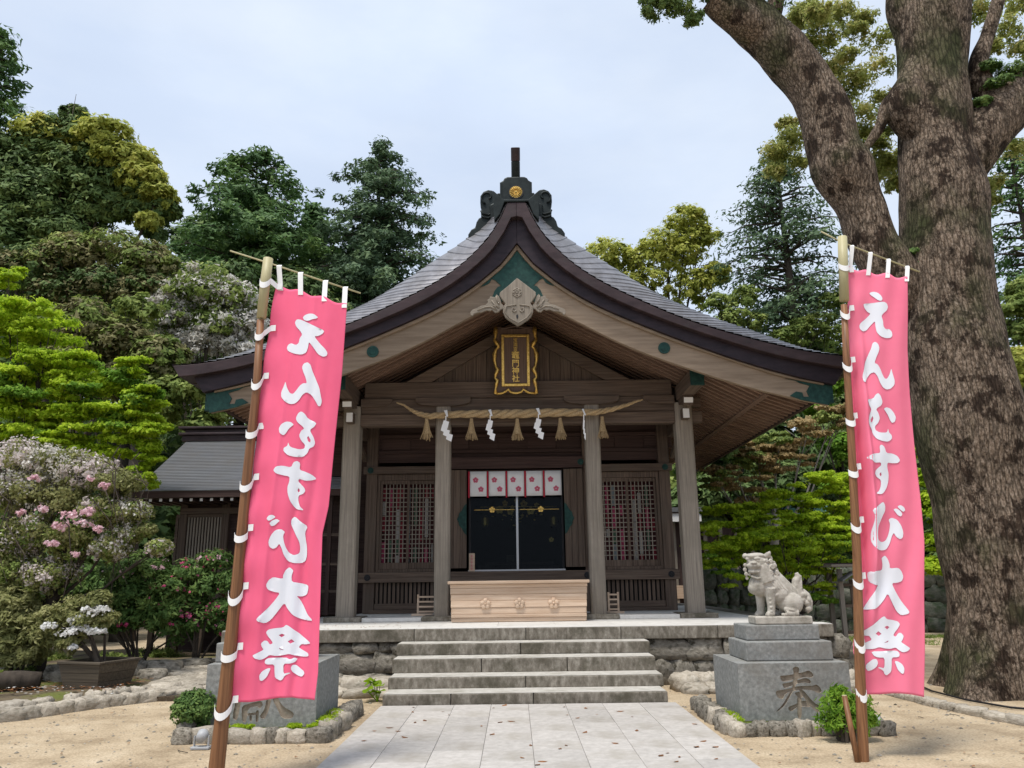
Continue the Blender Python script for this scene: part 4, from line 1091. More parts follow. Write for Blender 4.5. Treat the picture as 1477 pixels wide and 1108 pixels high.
GL.append(([SC((1210,860),[(470,200),(495,232),(560,240),(615,255),(633,285),(610,330),(585,360),(565,395),(590,410),(615,370),(640,368),(663,400),(650,440),(635,460),(690,500),(722,522),(700,550),(650,565),(610,540),(585,515),(530,530),(470,525),(415,510),(370,530),(300,535),(250,525),(255,490),(300,465),(350,440),(325,400),(290,400),(247,383),(262,360),(340,300),(400,250),(440,215)]),
 SC((1210,860),[(340,555),(470,550),(590,545),(615,565),(620,595),(605,612),(540,615),(540,700),(535,760),(490,797),(468,780),(455,745),(400,718),(420,712),(465,725),(465,615),(400,615),(365,600)]),
 SC((1210,860),[(360,630),(390,632),(403,670),(390,710),(350,745),(310,755),(288,720),(292,690),(320,665)]), SC((1210,860),[(568,650),(600,652),(640,680),(660,720),(655,770),(635,778),(600,740),(585,700)])],
 [SC((1210,860),[(470,310),(500,298),(525,312),(500,335)]),SC((1210,860),[(385,378),(410,352),(440,378),(415,400)]),SC((1210,860),[(465,468),(515,445),(505,462),(475,468)])]))

def smooth_poly(p, it=1):
    for _ in range(it):
        q = []
        for i in range(len(p)):
            a = p[i]; b_ = p[(i+1) % len(p)]
            q += [(a[0]*.8+b_[0]*.2, a[1]*.8+b_[1]*.2), (a[0]*.2+b_[0]*.8, a[1]*.2+b_[1]*.8)]
        p = q
    return p
def inside(p, poly):
    x, y = p; c = False; j = len(poly)-1
    for i in range(len(poly)):
        xi, yi = poly[i]; xj, yj = poly[j]
        if (yi > y) != (yj > y) and x < (xj-xi)*(y-yi)/(yj-yi)+xi: c = not c
        j = i
    return c
def fill(outs, holes, step):
    """triangles inside the outlines, with a grid of inner points so they can follow folds"""
    vs = []; es = []
    polys = outs + holes
    for pl in polys:
        b = len(vs); vs += [Vector(p) for p in pl]; es += [(b+i, b+(i+1) % len(pl)) for i in range(len(pl))]
    xs = [p[0] for pl in outs for p in pl]; ys = [p[1] for pl in outs for p in pl]
    x = min(xs)
    while x < max(xs):
        y = min(ys)
        while y < max(ys):
            if any(inside((x, y), pl) for pl in outs): vs.append(Vector((x, y)))
            y += step
        x += step
    r = delaunay_2d_cdt(vs, es, [], 0, 1e-5)
    V = r[0]; F = []
    for f in r[2]:
        c = (sum(V[i].x for i in f)/len(f), sum(V[i].y for i in f)/len(f))
        if any(inside(c, pl) for pl in outs) and not any(inside(c, h_) for h_ in holes): F.append(tuple(f))
    return V, F

# edges of the two cloths in survey pixels, at increasing height on the picture
RB = dict(Y=7.45, l=[(381,1224.8),(440,1224.2),(520,1226),(600,1229.5),(680,1234),(760,1238),(840,1240),(897,1236),(940,1233),(1000,1240)], r=[(398,1309.5),(457,1311),(502,1311.5),(566,1315.5),(640,1322.7),(720,1331),(781,1335.2),(877,1335),(1005,1335.6)], top=(381,398.5), bot=(1000,1005))
LB = dict(Y=6.95, l=[(405,396),(497,382),(565,373),(675,363.6),(738,357.6),(854,347),(1012,331.5)], r=[(437,500),(534,492.5),(595,486),(680,477),(730,471.7),(769,463),(873,460.5),(970,458),(1010,453)], top=(405,437), bot=(1012,1009))
def edge(tab, y): return float(np.interp(y, [a for a, b_ in tab], [b_ for a, b_ in tab]))
def cloth_px(B, s, t):
    yl = lerp(B['top'][0], B['bot'][0], t); yr = lerp(B['top'][1], B['bot'][1], t)
    y = lerp(yl, yr, s); 
    sag = 4*math.sin(3*PI*s)**2*(1-t)**8 + (2.5*math.sin(PI*s*2+.6)*t**6)
    return lerp(edge(B['l'], yl), edge(B['r'], yr), s), y + sag
def st_of(B, px, py):
    s = .5; t = .5
    for _ in range(14):
        x, y = cloth_px(B, s, t)
        s += (px-x)/max(60, edge(B['r'], py)-edge(B['l'], py)); t += (py-y)/610
    return s, t
def fold(which, s, t):
    if which == 'R':
        d = .10*math.exp(-((s-.10-.05*t)/.06)**2)*math.sin(PI*min(1,max(0,(t-.15)/.75))) - .06*math.exp(-((s-.22-.04*t)/.05)**2)*math.sin(PI*min(1,max(0,(t-.1)/.8)))
        d += .016*math.exp(-s/.16)*math.sin(2*PI*t*8.2+.5) + .006*math.exp(-((s-.3)/.3)**2)*math.sin(2*PI*(t*8.2+s*.6))
        return d + .014*math.sin(s*5+t*7) + .008*math.sin(s*17+t*11+math.sin(t*9)) + .012*math.sin(9*s-20*t)*(t**3)
    e_ = .015*math.exp(-s/.16)*math.sin(2*PI*t*8.2+1.5) + .010*math.exp(-((s-.7+.2*t)/.03)**2)*math.sin(PI*t) - .008*math.exp(-((s-.35+.1*t)/.025)**2)*math.sin(PI*t)
    return e_ + .020*math.sin(s*4.5+t*5+.8) + .008*math.sin(s*15-t*13+math.sin(t*7)) + .020*math.exp(-((s-.86+.15*t)/.05)**2)*t - .012*math.exp(-((s-.55-.2*t)/.04)**2)*(1-t)**2 + .006*math.sin(31*s+4*t)*t
def cloth_pt(B, which, s, t, off=0):
    x, y = cloth_px(B, s, t); p = at(x, y, B['Y']); p.y += fold(which, s, t) + .03 - off
    return p
def banner(B, which, label, mat, mirror):
    root = empty('festival_banner', label, 'banner', 'festival banners in front of the hall')
    NU, NV = 72, 170; mb_ = MB()
    for j in range(NV+1):
        for i in range(NU+1): mb_.v.append(tuple(cloth_pt(B, which, i/NU, j/NV)))
    for j in range(NV):
        for i in range(NU):
            q = j*(NU+1)+i; mb_.f.append((q, q+NU+1, q+NU+2, q+1))
    c = obj('cloth', mb_, mat, root, smooth=True, fix=False)
    so = c.modifiers.new('thick', 'SOLIDIFY'); so.thickness = .0015; so.offset = 0
    names = ['え','ん','む','す','び','大','祭']
    for gi, (outs, holes) in enumerate(GL):
        st_o = [[st_of(RB, *p) for p in smooth_poly(pl)] for pl in outs]; st_h = [[st_of(RB, *p) for p in pl] for pl in holes]
        k = 6.0
        f = (lambda p: ((1-p[0] if mirror else p[0]), p[1]*k))
        V, F = fill([[f(p) for p in pl] for pl in st_o], [[f(p) for p in pl] for pl in st_h], .035)
        if mirror: F = [q[::-1] for q in F]
        mbg = MB(); mbg.v = [tuple(cloth_pt(B, which, v_.x, v_.y/k, .006)) for v_ in V]
        mbg.f = F
        nb = len(mbg.v)
        g = obj('character', mbg, M['letter'], c, smooth=True, fix=False)
    return root, c
def tie(root, pole, p0, p1, r, rim=.029, name='tie_loop'):
    """white tape that goes round the front of the pole and up on to the cloth edge"""
    a = Vector(p0); mb_ = MB(); n = 10; drop = NRt.uniform(.03, .075)
    k_ = r + .006
    for k in range(n+1):
        t = R(190) + R(160)*k/n                     # round the side that faces the viewer
        z = a.z - drop*math.sin(PI*min(1, (k/n)*1.0)) - .01
        for dz in (-rim, rim):
            mb_.v.append((a.x + k_*math.cos(t), a.y + k_*math.sin(t), z + dz))
    for dz in (-rim, rim): mb_.v.append((p1[0]-.01, p1[1]-.008, p1[2] + .012 + dz))
    for dz in (-rim, rim): mb_.v.append((p1[0]+.035, p1[1]-.008, p1[2] + .016 + dz))
    for k in range(n+2): mb_.f.append((2*k, 2*k+1, 2*k+3, 2*k+2))
    o = obj(name, mb_, M['paper'], root, fix=False); o.modifiers.new('thick', 'SOLIDIFY').thickness = .002
NRt = random.Random(12)
def pole_at(pts, z):
    for a, b_ in zip(pts, pts[1:]):
        if (a.z-z)*(b_.z-z) <= 0: return a.lerp(b_, (z-a.z)/(b_.z-a.z))
    return pts[0]

# right banner
rb, rc = banner(RB, 'R', 'pink festival banner with white characters reading forwards, on the pole by the great tree', M['pink2'], False)
Y = RB['Y']
pb = [at(1247,1110,Y), at(1240,960,Y), at(1236,800,Y), at(1228,640,Y), at(1221,520,Y), at(1217.5,440,Y)]
pb[0].z = 0; pb.insert(0, Vector((pb[0].x, Y, -.05)))
obj('pole', MB().tube(pb, [.048,.047,.045,.040,.036,.033,.031], 14), M['pole'], rb, smooth=True)
obj('bamboo_tip', MB().tube([at(1217.8,434,Y), at(1216.5,388,Y), at(1216.3,384,Y), at(1215,342,Y)], [.046,.046,.048,.046], 14), M['bamboo'], rb, smooth=True)
obj('cross_rod', MB().tube([at(1184,334,Y+.06), at(1215,350,Y+.06), at(1326,392,Y+.06)], .0085, 8), M['bamboo'], rb, smooth=True)
for px_ in (1228.5, 1255, 1281, 1308):
    top = at(px_, lerp(354.5, 386, (px_-1226)/84), Y+.06)
    s_, t_ = st_of(RB, px_, 390); bp_ = cloth_pt(RB, 'R', min(1, max(0.02, s_)), .012, .006)
    wd = .022; mb_ = MB()
    pts = [bp_, Vector((lerp(bp_.x, top.x, .95), top.y-.02, top.z-.005)), top+Vector((0,0,.014)), Vector((top.x, top.y+.015, top.z-.01))]
    for p in pts: mb_.v += [(p.x-wd, p.y, p.z), (p.x+wd, p.y, p.z)]
    for k in range(3): mb_.f.append((2*k,2*k+1,2*k+3,2*k+2))
    o = obj('hanging_loop', mb_, M['paper'], rb, fix=False); o.modifiers.new('thick', 'SOLIDIFY').thickness = .003
for py_ in (382, 450, 525, 606, 680, 757, 838, 925, 996):
    p0 = pole_at(pb+[at(1215,342,Y)], at(1225, py_, Y).z); ty = (py_-6-381)/619
    tie(rb, pb, p0, cloth_pt(RB, 'R', .05, max(0.01, min(1, ty)), .006), .046 if py_ < 430 else .04)
rs = empty('support_stake', 'short brown wooden stake leaning beside the foot of the right banner pole', 'stake')
obj('stake', MB().tube([Vector((at(1243,1108,7.35).x, 7.40, -.1)), at(1218,1004,7.50)], [.026,.024], 10), M['pole'], rs, smooth=True)
rs2 = obj('stake_top', MB().tube([at(1218,1004.2,7.50), at(1217.8,1002.8,7.50)], [.0235,.021], 10), M['bamboo'], rs)

# left banner, seen from its back
lb, lc = banner(LB, 'L', 'pink festival banner seen from behind with mirrored white characters, left of the steps', M['pink'], True)
Y = LB['Y']
pb = [at(311,1120,Y), at(323,1015,Y), at(341,850,Y), at(357,680,Y), at(370,560,Y), at(376,462,Y)]
pb.insert(0, Vector((pb[0].x - (pb[1].x-pb[0].x)*.15, Y, -.05)))
obj('pole', MB().tube(pb, [.070,.066,.058,.049,.042,.037,.034], 14), M['pole'], lb, smooth=True)
obj('bamboo_tip', MB().tube([at(377,459,Y), at(382,412,Y), at(382.3,410,Y), at(387,373,Y)], [.045,.047,.049,.046], 14), M['bamboo'], lb, smooth=True)
obj('cross_rod', MB().tube([at(332,362,Y+.06), at(392,381,Y+.06), at(520,423,Y+.06)], .0085, 8), M['bamboo'], lb, smooth=True)
for px_ in (403, 434, 470, 498.5):
    top = at(px_, lerp(383, 416, (px_-399)/101), Y+.06)
    s_, t_ = st_of(LB, px_-2, 425); bp_ = cloth_pt(LB, 'L', min(.97, max(0.04, s_)), .012, .006)
    wd = .024; mb_ = MB()
    pts = [bp_, Vector((lerp(bp_.x, top.x, .95), top.y-.02, top.z-.005)), top+Vector((0,0,.014)), Vector((top.x, top.y+.015, top.z-.01))]
    for p in pts: mb_.v += [(p.x-wd, p.y, p.z), (p.x+wd, p.y, p.z)]
    for k in range(3): mb_.f.append((2*k,2*k+1,2*k+3,2*k+2))
    o = obj('hanging_loop', mb_, M['paper'], lb, fix=False); o.modifiers.new('thick', 'SOLIDIFY').thickness = .003
for py_ in (405, 480, 550, 623, 697, 771, 855, 942, 1018):
    p0 = pole_at(pb+[at(387,373,Y)], at(350, py_, Y).z); ty = (py_-8-405)/607
    tie(lb, pb, p0, cloth_pt(LB, 'L', .04, max(0.01, min(1, ty)), .006), .046 if py_ < 450 else lerp(.036,.064,(py_-450)/570))
ls = empty('support_stake', 'dark wooden stake standing against the foot of the left banner pole', 'stake')
obj('stake', MB().tube([Vector((at(304,1108,7.1).x, 7.1, -.1)), at(316,1030,7.12)], [.030,.026], 10), M['pole'], ls, smooth=True)
obj('stake_top', MB().tube([at(316,1029.8,7.12), at(316.2,1028.4,7.12)], [.0255,.022], 10), M['bamboo'], ls)

# ------------------------------------------------------------ guardian statues on their pedestals
def inscribed_block(x0, x1, y0, y1, z0, z1, strokes, depth=.022):
    """granite block whose front face carries a real cut inscription"""
    mb_ = MB()
    outs = [smooth_poly(s_) for s_ in strokes]
    vs = [Vector(p) for p in ((x0,z0),(x1,z0),(x1,z1),(x0,z1))]; es = [(0,1),(1,2),(2,3),(3,0)]
    for pl in outs:
        b = len(vs); vs += [Vector(p) for p in pl]; es += [(b+i, b+(i+1) % len(pl)) for i in range(len(pl))]
    r = delaunay_2d_cdt(vs, es, [], 0, 1e-5); V = r[0]
    n = len(V)
    mb_.v = [(v_.x, y0, v_.y) for v_ in V] + [(v_.x, y0+depth, v_.y) for v_ in V]
    edge_in = {}; edge_out = {}; fin = []
    for f in r[2]:
        c = (sum(V[i].x for i in f)/len(f), sum(V[i].y for i in f)/len(f))
        ins = any(inside(c, pl) for pl in outs)
        if ins: fin.append(tuple(n+i for i in f))
        else: mb_.f.append(tuple(f))
        for a, b_ in zip(f, list(f[1:])+[f[0]]):
            (edge_in if ins else edge_out).setdefault((min(a,b_),max(a,b_)), []).append((a,b_))
    walls = []
    for e in edge_in:
        if e in edge_out:
            a, b_ = edge_in[e][0]; walls.append((a, b_, n+b_, n+a))
    k0 = len(mb_.f)
    mb_.f += fin + walls
    b = len(mb_.v)
    mb_.v += [(x0,y1,z0),(x1,y1,z0),(x1,y1,z1),(x0,y1,z1),(x0,y0,z0),(x1,y0,z0),(x1,y0,z1),(x0,y0,z1)]
    mb_.f += [(b+1,b,b+3,b+2),(b,b+4,b+7,b+3),(b+5,b+1,b+2,b+6),(b+7,b+6,b+2,b+3),(b,b+1,b+5,b+4)]
    me = mb_.mesh('inscribed_block'); me.materials.append(M['block']); me.materials.append(M['carve'])
    for i, p in enumerate(me.polygons):
        if k0 <= i < k0+len(fin)+len(walls): p.material_index = 1
    return me

def C7(pts): return [(1090+x/10.07, 945+y/10.07) for x, y in pts]
HO = [C7(p) for p in (
 [(355,300),(400,300),(520,285),(620,262),(710,245),(760,222),(810,245),(845,295),(815,330),(740,318),(600,345),(480,375),(390,388),(362,350)],
 [(385,415),(480,400),(620,365),(700,335),(760,340),(805,380),(800,415),(720,400),(610,410),(500,455),(420,485),(395,450)],
 [(290,530),(330,515),(480,490),(620,450),(840,445),(880,425),(930,460),(960,520),(945,555),(890,545),(830,515),(680,500),(560,520),(430,560),(400,640),(340,630),(300,590)],
 [(535,195),(575,165),(625,180),(635,215),(620,300),(600,400),(560,500),(500,600),(420,740),(310,825),(300,820),(390,720),(470,590),(530,480),(548,350),(550,240)],
 [(640,490),(700,520),(780,620),(860,700),(960,745),(920,840),(860,810),(760,700),(690,600),(630,520)],
 [(560,545),(640,530),(700,590),(680,620),(600,600)],
 [(470,755),(560,720),(720,650),(790,720),(790,760),(700,745),(600,760),(520,820),(480,800)],
 [(610,560),(665,580),(670,920),(610,920),(600,700)])]
def C8(pts): return [(310+x/7.774, 980+y/7.774) for x, y in pts]
KEN = [C8(p) for p in (
 [(240,200),(300,200),(260,430),(230,465),(195,430)],
 [(300,300),(420,262),(520,240),(540,290),(500,330),(470,300),(370,325),(350,480),(310,480),(300,400)],
 [(385,400),(415,400),(415,470),(390,470)], [(460,350),(495,345),(485,480),(455,480)], [(340,385),(480,370),(485,395),(345,412)],
 [(590,-200),(650,-200),(640,200),(600,360),(560,440),(520,440),(500,415),(560,330),(590,160)],
 [(640,150),(700,160),(720,240),(770,310),(890,375),(870,440),(750,440),(700,330),(650,240)],
 [(500,-10),(600,-30),(850,-70),(880,-20),(700,20),(500,50)], [(760,-170),(820,-150),(830,-100),(780,-110)],
 [(200,-150),(480,-180),(480,-140),(250,-110),(250,160),(200,160)], [(320,-230),(370,-230),(370,-100),(320,-100)],
 [(300,-60),(470,-80),(470,-40),(300,-20)], [(300,40),(480,20),(480,60),(300,80)], [(290,130),(480,110),(480,150),(290,170)])]

def pedestal(x0, x1, strokes, label, sgn):
    root = empty('statue_pedestal', label, 'pedestal')
    yf, yb = 8.85, 9.92
    zt = at((1100 if sgn > 0 else 400), 957 if sgn > 0 else 957.5, yf).z
    st_ = [[(at(px, py, yf).x, at(px, py, yf).z) for px, py in s_] for s_ in strokes]
    zlo = .10
    st_ = [[(min(x1-.02,max(x0+.02,x)), min(zt-.02,max(zlo+.01,z))) for x, z in s_] for s_ in st_]
    link('inscribed_block', inscribed_block(x0, x1, yf, yb, zlo, zt, st_), root)
    cx_ = (x0+x1)/2
    tiers = [((2.43,3.385),(9.05,9.78),zt+.003,.202),((2.49,3.315),(9.20,9.72),zt+.208,.165)]
    for (a, b_), (c, d), z, h in tiers:
        if sgn < 0: a, b_ = -b_+ (x0+3.39+.0) + .0, -a + (x0+3.39)
        obj('tier_block', MB().box(a, b_, c, d, z, z+h), M['block'], root, .012)
    return root, zt + .208 + .165
X0R, X1R = at(1067,1000,8.85).x, at(1228.5,1000,8.85).x
X0L, X1L = at(457,1000,8.85).x - (X1R-X0R), at(457,1000,8.85).x
pr, ztop = pedestal(X0R, X1R, HO, 'three tier grey granite pedestal with a carved character, right of the steps', 1)
pl_, ztopL = pedestal(X0L, X1L, KEN, 'three tier grey granite pedestal half hidden behind the left festival banner', -1)

def komainu(sgn, loc, label):
    """seated guardian lion-dog; units of the sketch are millimetres, y is depth (minus = towards the viewer)"""
    mb_ = MB()
    def P(x, z, y=0): return ((x-620)*.00101*sgn, y*.001, (1070-z)*.00101)
    def E_(x, z, rx, ry, rz, y=0, tilt=0):
        mb_.ball(P(x, z, y), (rx*.00101, ry*.001, rz*.00101), 16, 10, Matrix.Rotation(R(tilt)*sgn, 3, 'Y') if tilt else None)
    def T(pts, rad, n=12, sq=None):
        mb_.tube([P(*p) for p in pts], [r*.001 for r in rad], n, squash=sq)
    # trunk
    E_(385,560,150,135,150); E_(470,540,150,140,170); E_(560,600,150,145,170,0); E_(650,680,160,150,165); E_(740,770,160,160,150); E_(800,860,130,150,90)
    T([(500,480,0),(600,480,0),(700,600,0),(800,700,0),(850,800,0)],[130,120,125,120,110])
    E_(560,430,90,110,90); E_(330,600,110,110,90)
    # front legs
    for y, dx in ((-85,0),(85,-85)):
        T([(500+dx,600,y),(492+dx,720,y*1.05),(490+dx,840,y*1.1),(482+dx,930,y*1.1)],[88,66,55,52])
        E_(470+dx,935,62,58,42,y*1.15)
        for k, o_ in enumerate((-38,-12,14,38)): E_(432+dx-(6 if k in (1,2) else 0),950,26,15,24,y*1.15+o_)
        E_(560+dx*.6,690,62,38,30,y*1.25,-14)      # elbow curl
        for k in range(4): T([(575+dx*.6+k*8,660+k*16,y*1.35),(625+dx*.6+k*6,650+k*20,y*1.3)],[15,7],8)
        for k in range(4): E_(470+dx,740+k*55,20,12,18,y*1.1+(-52 if y < 0 else 52))
    # haunches and hind feet
    for y in (-105,105):
        E_(790,800,135,75,135,y); E_(760,880,110,70,70,y)
        T([(830,930,y*1.2),(740,935,y*1.25),(670,935,y*1.25)],[55,52,46])
        for k, o_ in enumerate((-32,-8,16,36)): E_(640-(6 if k in (1,2) else 0),948,28,14,24,y*1.25+o_)
        T([(700,880,y*1.55),(760,890,y*1.6),(800,925,y*1.5)],[14,18,12],8)
    # spine ridge
    T([(600,420,0),(690,500,0),(770,560,0),(850,660,0),(890,760,0)],[26,30,30,28,22])
    # tail: rises from the rump, with curls behind
    T([(880,800,0),(900,700,0),(905,620,0),(880,560,0),(895,500,0),(925,450,0),(905,400,0)],[80,78,66,58,56,44,24],14,1.15)
    T([(960,640,0),(1015,700,0),(1040,790,0),(1030,880,0),(985,920,0)],[40,50,52,48,34])
    for x, z, r_ in ((930,700,48),(905,790,44),(985,800,44),(1000,880,42),(940,760,40),(960,700,40),(1010,760,36)):
        for y in (-60,60): E_(x,z,r_,36,r_,y)
    for k, (a, b_) in enumerate(((850,560),(880,545),(910,540),(940,520))):
        for y in (-58,58): T([(a,b_+90,y),(a+6,b_+10,y*.9),(a+22,b_-90,y*.4)],[12,11,5],6)
    # head, turned to the viewer
    T([(470,520,0),(430,400,0),(390,300,0)],[165,160,150],16)
    E_(370,270,140,140,115,-10); E_(330,300,110,110,80,-55)
    E_(310,170,105,110,40,-25); E_(380,165,110,105,42,-10)
    for x, y in ((250,-55),(345,-115)):           # brows, eyes
        E_(x,205,48,34,24,y); E_(x+4,238,25,22,19,y-12)
    E_(285,268,42,42,26,-125); E_(268,262,18,18,14,-158); E_(305,262,18,18,14,-160)      # nose
    T([(222,300,-70),(280,300,-130),(350,300,-140),(410,310,-100)],[28,36,34,24])          # upper lip
    T([(235,372,-60),(285,378,-115),(345,380,-125),(405,345,-105)],[24,30,30,22])          # jaw
    E_(335,385,85,90,34,-40)
    for x, y in ((262,-118),(370,-128)): T([(x,322,y),(x+2,350,y)],[11,5],6)               # fangs
    # ears
    E_(505,165,58,36,34,-55,-18); T([(500,160,-60),(540,130,-65),(548,105,-60)],[36,26,8])
    E_(225,165,34,36,36,40); T([(225,160,40),(245,130,40)],[30,12])
    # mane of snail curls
    cur = [(470,235,-115,34),(455,300,-125,34),(445,375,-118,34),(540,240,-95,36),(548,315,-112,44),(515,400,-118,46),(592,300,-70,38),(605,395,-92,44),(560,470,-110,36),(205,290,-20,32),(195,350,-20,32),(205,410,-30,32),(215,465,-20,28),(620,360,-20,38),(640,440,-20,36),(600,270,0,40),(560,200,-20,34),(520,210,60,38),(590,300,80,42),(620,400,80,42),(560,260,100,40),(600,470,90,38),(250,420,-60,26),(300,432,-92,24),(360,440,-105,24)]
    for x, z, y, r_ in cur:
        E_(x, z, r_*.9, r_*.6, r_*.9, y*.92)
        nn = 9
        yy = y*.92 - (r_*.55 if y <= 20 else -r_*.55)
        T([(x+r_*.62*math.cos(2*PI*k/nn), z+r_*.62*math.sin(2*PI*k/nn), yy) for k in range(nn)]+[(x, z+2, yy)], [r_*.24]*nn+[r_*.30], 6)
    # flowing locks on the shoulder
    for k in range(4): T([(480+k*38,440,-105),(510+k*38,520,-128+k*3),(560+k*38,600,-135+k*2),(600+k*40,640,-130)],[15,16,13,6],6)
    T([(250,440,-95),(330,470,-128),(420,455,-130)],[16,18,14],8)
    me = mb_.mesh('body')
    o = empty('guardian_lion_dog', label, 'statue', loc=loc)
    b = link('body', me, o, M['statue'])
    rm = b.modifiers.new('fuse', 'REMESH'); rm.mode = 'VOXEL'; rm.voxel_size = .0075; rm.use_smooth_shade = True
    sm = b.modifiers.new('soften', 'SMOOTH'); sm.factor = .4; sm.iterations = 1
    o.scale = (.84,.84,.84)
    pb_ = MB().box(-.385, .385, -.19, .19, 0, .105)
    obj('plinth', pb_, M['statue'], o, .018)
    return o
kz = ztop + .002
kom = komainu(1, (at(1125,895,9.38).x, 9.38, kz), 'pale stone guardian lion dog sitting with open mouth and raised tail, right of the steps')
kx = kom.location.x
komainu(-1, (X0L + X1R - kx + .03, 9.38, ztopL + .002), 'pale stone guardian lion dog on the pedestal behind the left banner')

# rings of stones around the pedestals
rg = random.Random(21)
for cx_, side, nm in (((X0R+X1R)/2, 1, 'low ring of mossy stones around the right pedestal'), ((X0L+X1L)/2, -1, 'low ring of mossy stones around the left pedestal')):
    ring = empty('stone_edging', nm, 'stone edging')
    obj('soil_bed', MB().box(cx_-.66, cx_+.66, 8.66, 10.1, -.02, .095), M['moss'], ring, .03)
    x = cx_-.78
    while x < cx_+.78:
        wd = rg.uniform(.10,.24)
        stone(ROCK if rg.random()<.6 else PALE, rg, ring, x+wd/2, 8.61+rg.uniform(-.03,.03), .045, wd*1.15, .18, .14+rg.uniform(0,.07), 'edging_stone')
        x += wd
    for sx_ in (-1, 1):
        y = 8.68
        while y < 10.15:
            wd = rg.uniform(.12,.26)
            stone(ROCK if rg.random()<.6 else PALE, rg, ring, cx_+sx_*(.74+rg.uniform(-.03,.03)), y+wd/2, .055, .20, wd*1.15, .20+rg.uniform(0,.05), 'edging_stone')
            y += wd

# kerb of field stones along the left garden, flat rubble path rising beside the terrace
kerb = empty('garden_kerb', 'curving kerb of pale field stones along the left garden bed', 'stone kerb')
line = [(-6.9,9.6),(-6.25,10.1),(-6.0,10.5),(-5.75,10.95),(-5.35,11.4),(-5.0,11.75),(-4.6,12.0),(-4.25,12.1)]
tot = 0
for (x0, y0), (x1, y1) in zip(line, line[1:]):
    ln = math.hypot(x1-x0, y1-y0); d = 0
    while d < ln:
        wd = rg.uniform(.16,.36)
        t = (d+wd/2)/ln
        stone(PALE, rg, kerb, lerp(x0,x1,t), lerp(y0,y1,t), .04, wd*1.15, .22, .20, 'kerb_stone', rz=math.atan2(y1-y0, x1-x0))
        if rg.random() < .7: stone(PALE, rg, kerb, lerp(x0,x1,t)-.16, lerp(y0,y1,t)+.2, .08, wd, .22, .2, 'kerb_stone')
        d += wd*.95
path = empty('rubble_path', 'pale rubble path of flat stones beside the garden, behind the left banner', 'stone path')
for k in range(150):
    u = rg.random(); v_ = rg.random()
    y = lerp(11.7, 14.6, v_); x = lerp(-5.35 - .05*v_, -4.72, u) - .35*v_
    stone(PALE, rg, path, x, y, .07+.16*v_+rg.uniform(-.015,.015), rg.uniform(.2,.42), rg.uniform(.18,.34), .10, 'path_stone', tilt=.08, rz=rg.uniform(0,3))
obj('path_bed', MB().prism([(0,0),(1,0)] and [(-5.5,-.1),(-4.5,-.1),(-4.5,.06),(-5.5,.06)], 11.5, 14.8), M['soil'], path)
# raised garden bed on the left
bed = tag(obj('garden_bed', MB(), M['moss']), kind='structure')
nb = MB(); nx_, ny_ = 30, 30
for j in range(ny_+1):
    for i in range(nx_+1):
        y = lerp(9.3, 17.5, j/ny_)
        xr = float(np.interp(y, [9.3,10.1,10.95,11.75,12.1,13,17.5], [-7.2,-6.35,-5.85,-5.25,-5.25,-5.05,-4.7]))
        x = lerp(-15, xr, i/nx_)
        e = min(1, (xr-x)/.5)
        nb.v.append((x, y, .02+.12*e + .07*e*noise.noise(Vector((x*.9,y*.9,0))) + .08*min(1,max(0,(y-12)/3))*e))
for j in range(ny_):
    for i in range(nx_):
        q = j*(nx_+1)+i; nb.f.append((q, q+1, q+nx_+2, q+nx_+1))
me = nb.mesh('garden_bed'); me.polygons.foreach_set('use_smooth', [True]*len(me.polygons))
m = surf('mossy_soil', [(.35,(.05,.038,.024)),(.5,(.13,.10,.062)),(.60,(.11,.115,.03)),(.75,(.10,.13,.022))], (1.6,1.6,1.6), 9, .95, .8, bscale=(22,22,22), vary=0, bdist=.02)
me.materials.append(m); bed.data = me
rcks = [(-6.9,12.6,.5),(-6.3,13.0,.42),(-5.9,13.4,.45),(-7.5,12.3,.35),(-5.75,12.75,.3),(-8.2,12.8,.4),(-6.6,13.6,.5),(-5.6,13.9,.4)]
for k, (x, y, s_) in enumerate(rcks):
    o = stone(ROCK, rg, None, x, y, .18, s_*1.4, s_, s_*.8, 'garden_rock')
    tag(o, ['rough dark rock directly behind the wooden planter','largest dark rock in the garden bed under the azaleas','dark rock at the right end of the garden bed rocks','rough rock just left of the wooden planter','small low rock at the upper end of the rubble path','dark rock farthest left in the garden bed','dark rock half hidden behind the others under the pink azalea','rear rock beside the side hall veranda posts'][k], 'rock', 'rocks in the garden bed')
lg = empty('fallen_log', 'mossy old log lying along the garden bed at the far left', 'log')
obj('log', MB().tube([(-8.8,10.9,.22),(-8.0,11.4,.28),(-7.2,11.75,.27),(-6.95,11.85,.26)], [.15,.15,.13,.11], 10), M['bark'], lg, smooth=True)
obj('moss_patch', MB().tube([(-8.7,10.95,.29),(-8.0,11.40,.35),(-7.4,11.68,.33)], [.10,.11,.08], 8, squash=1.3), M['moss'], lg, smooth=True)

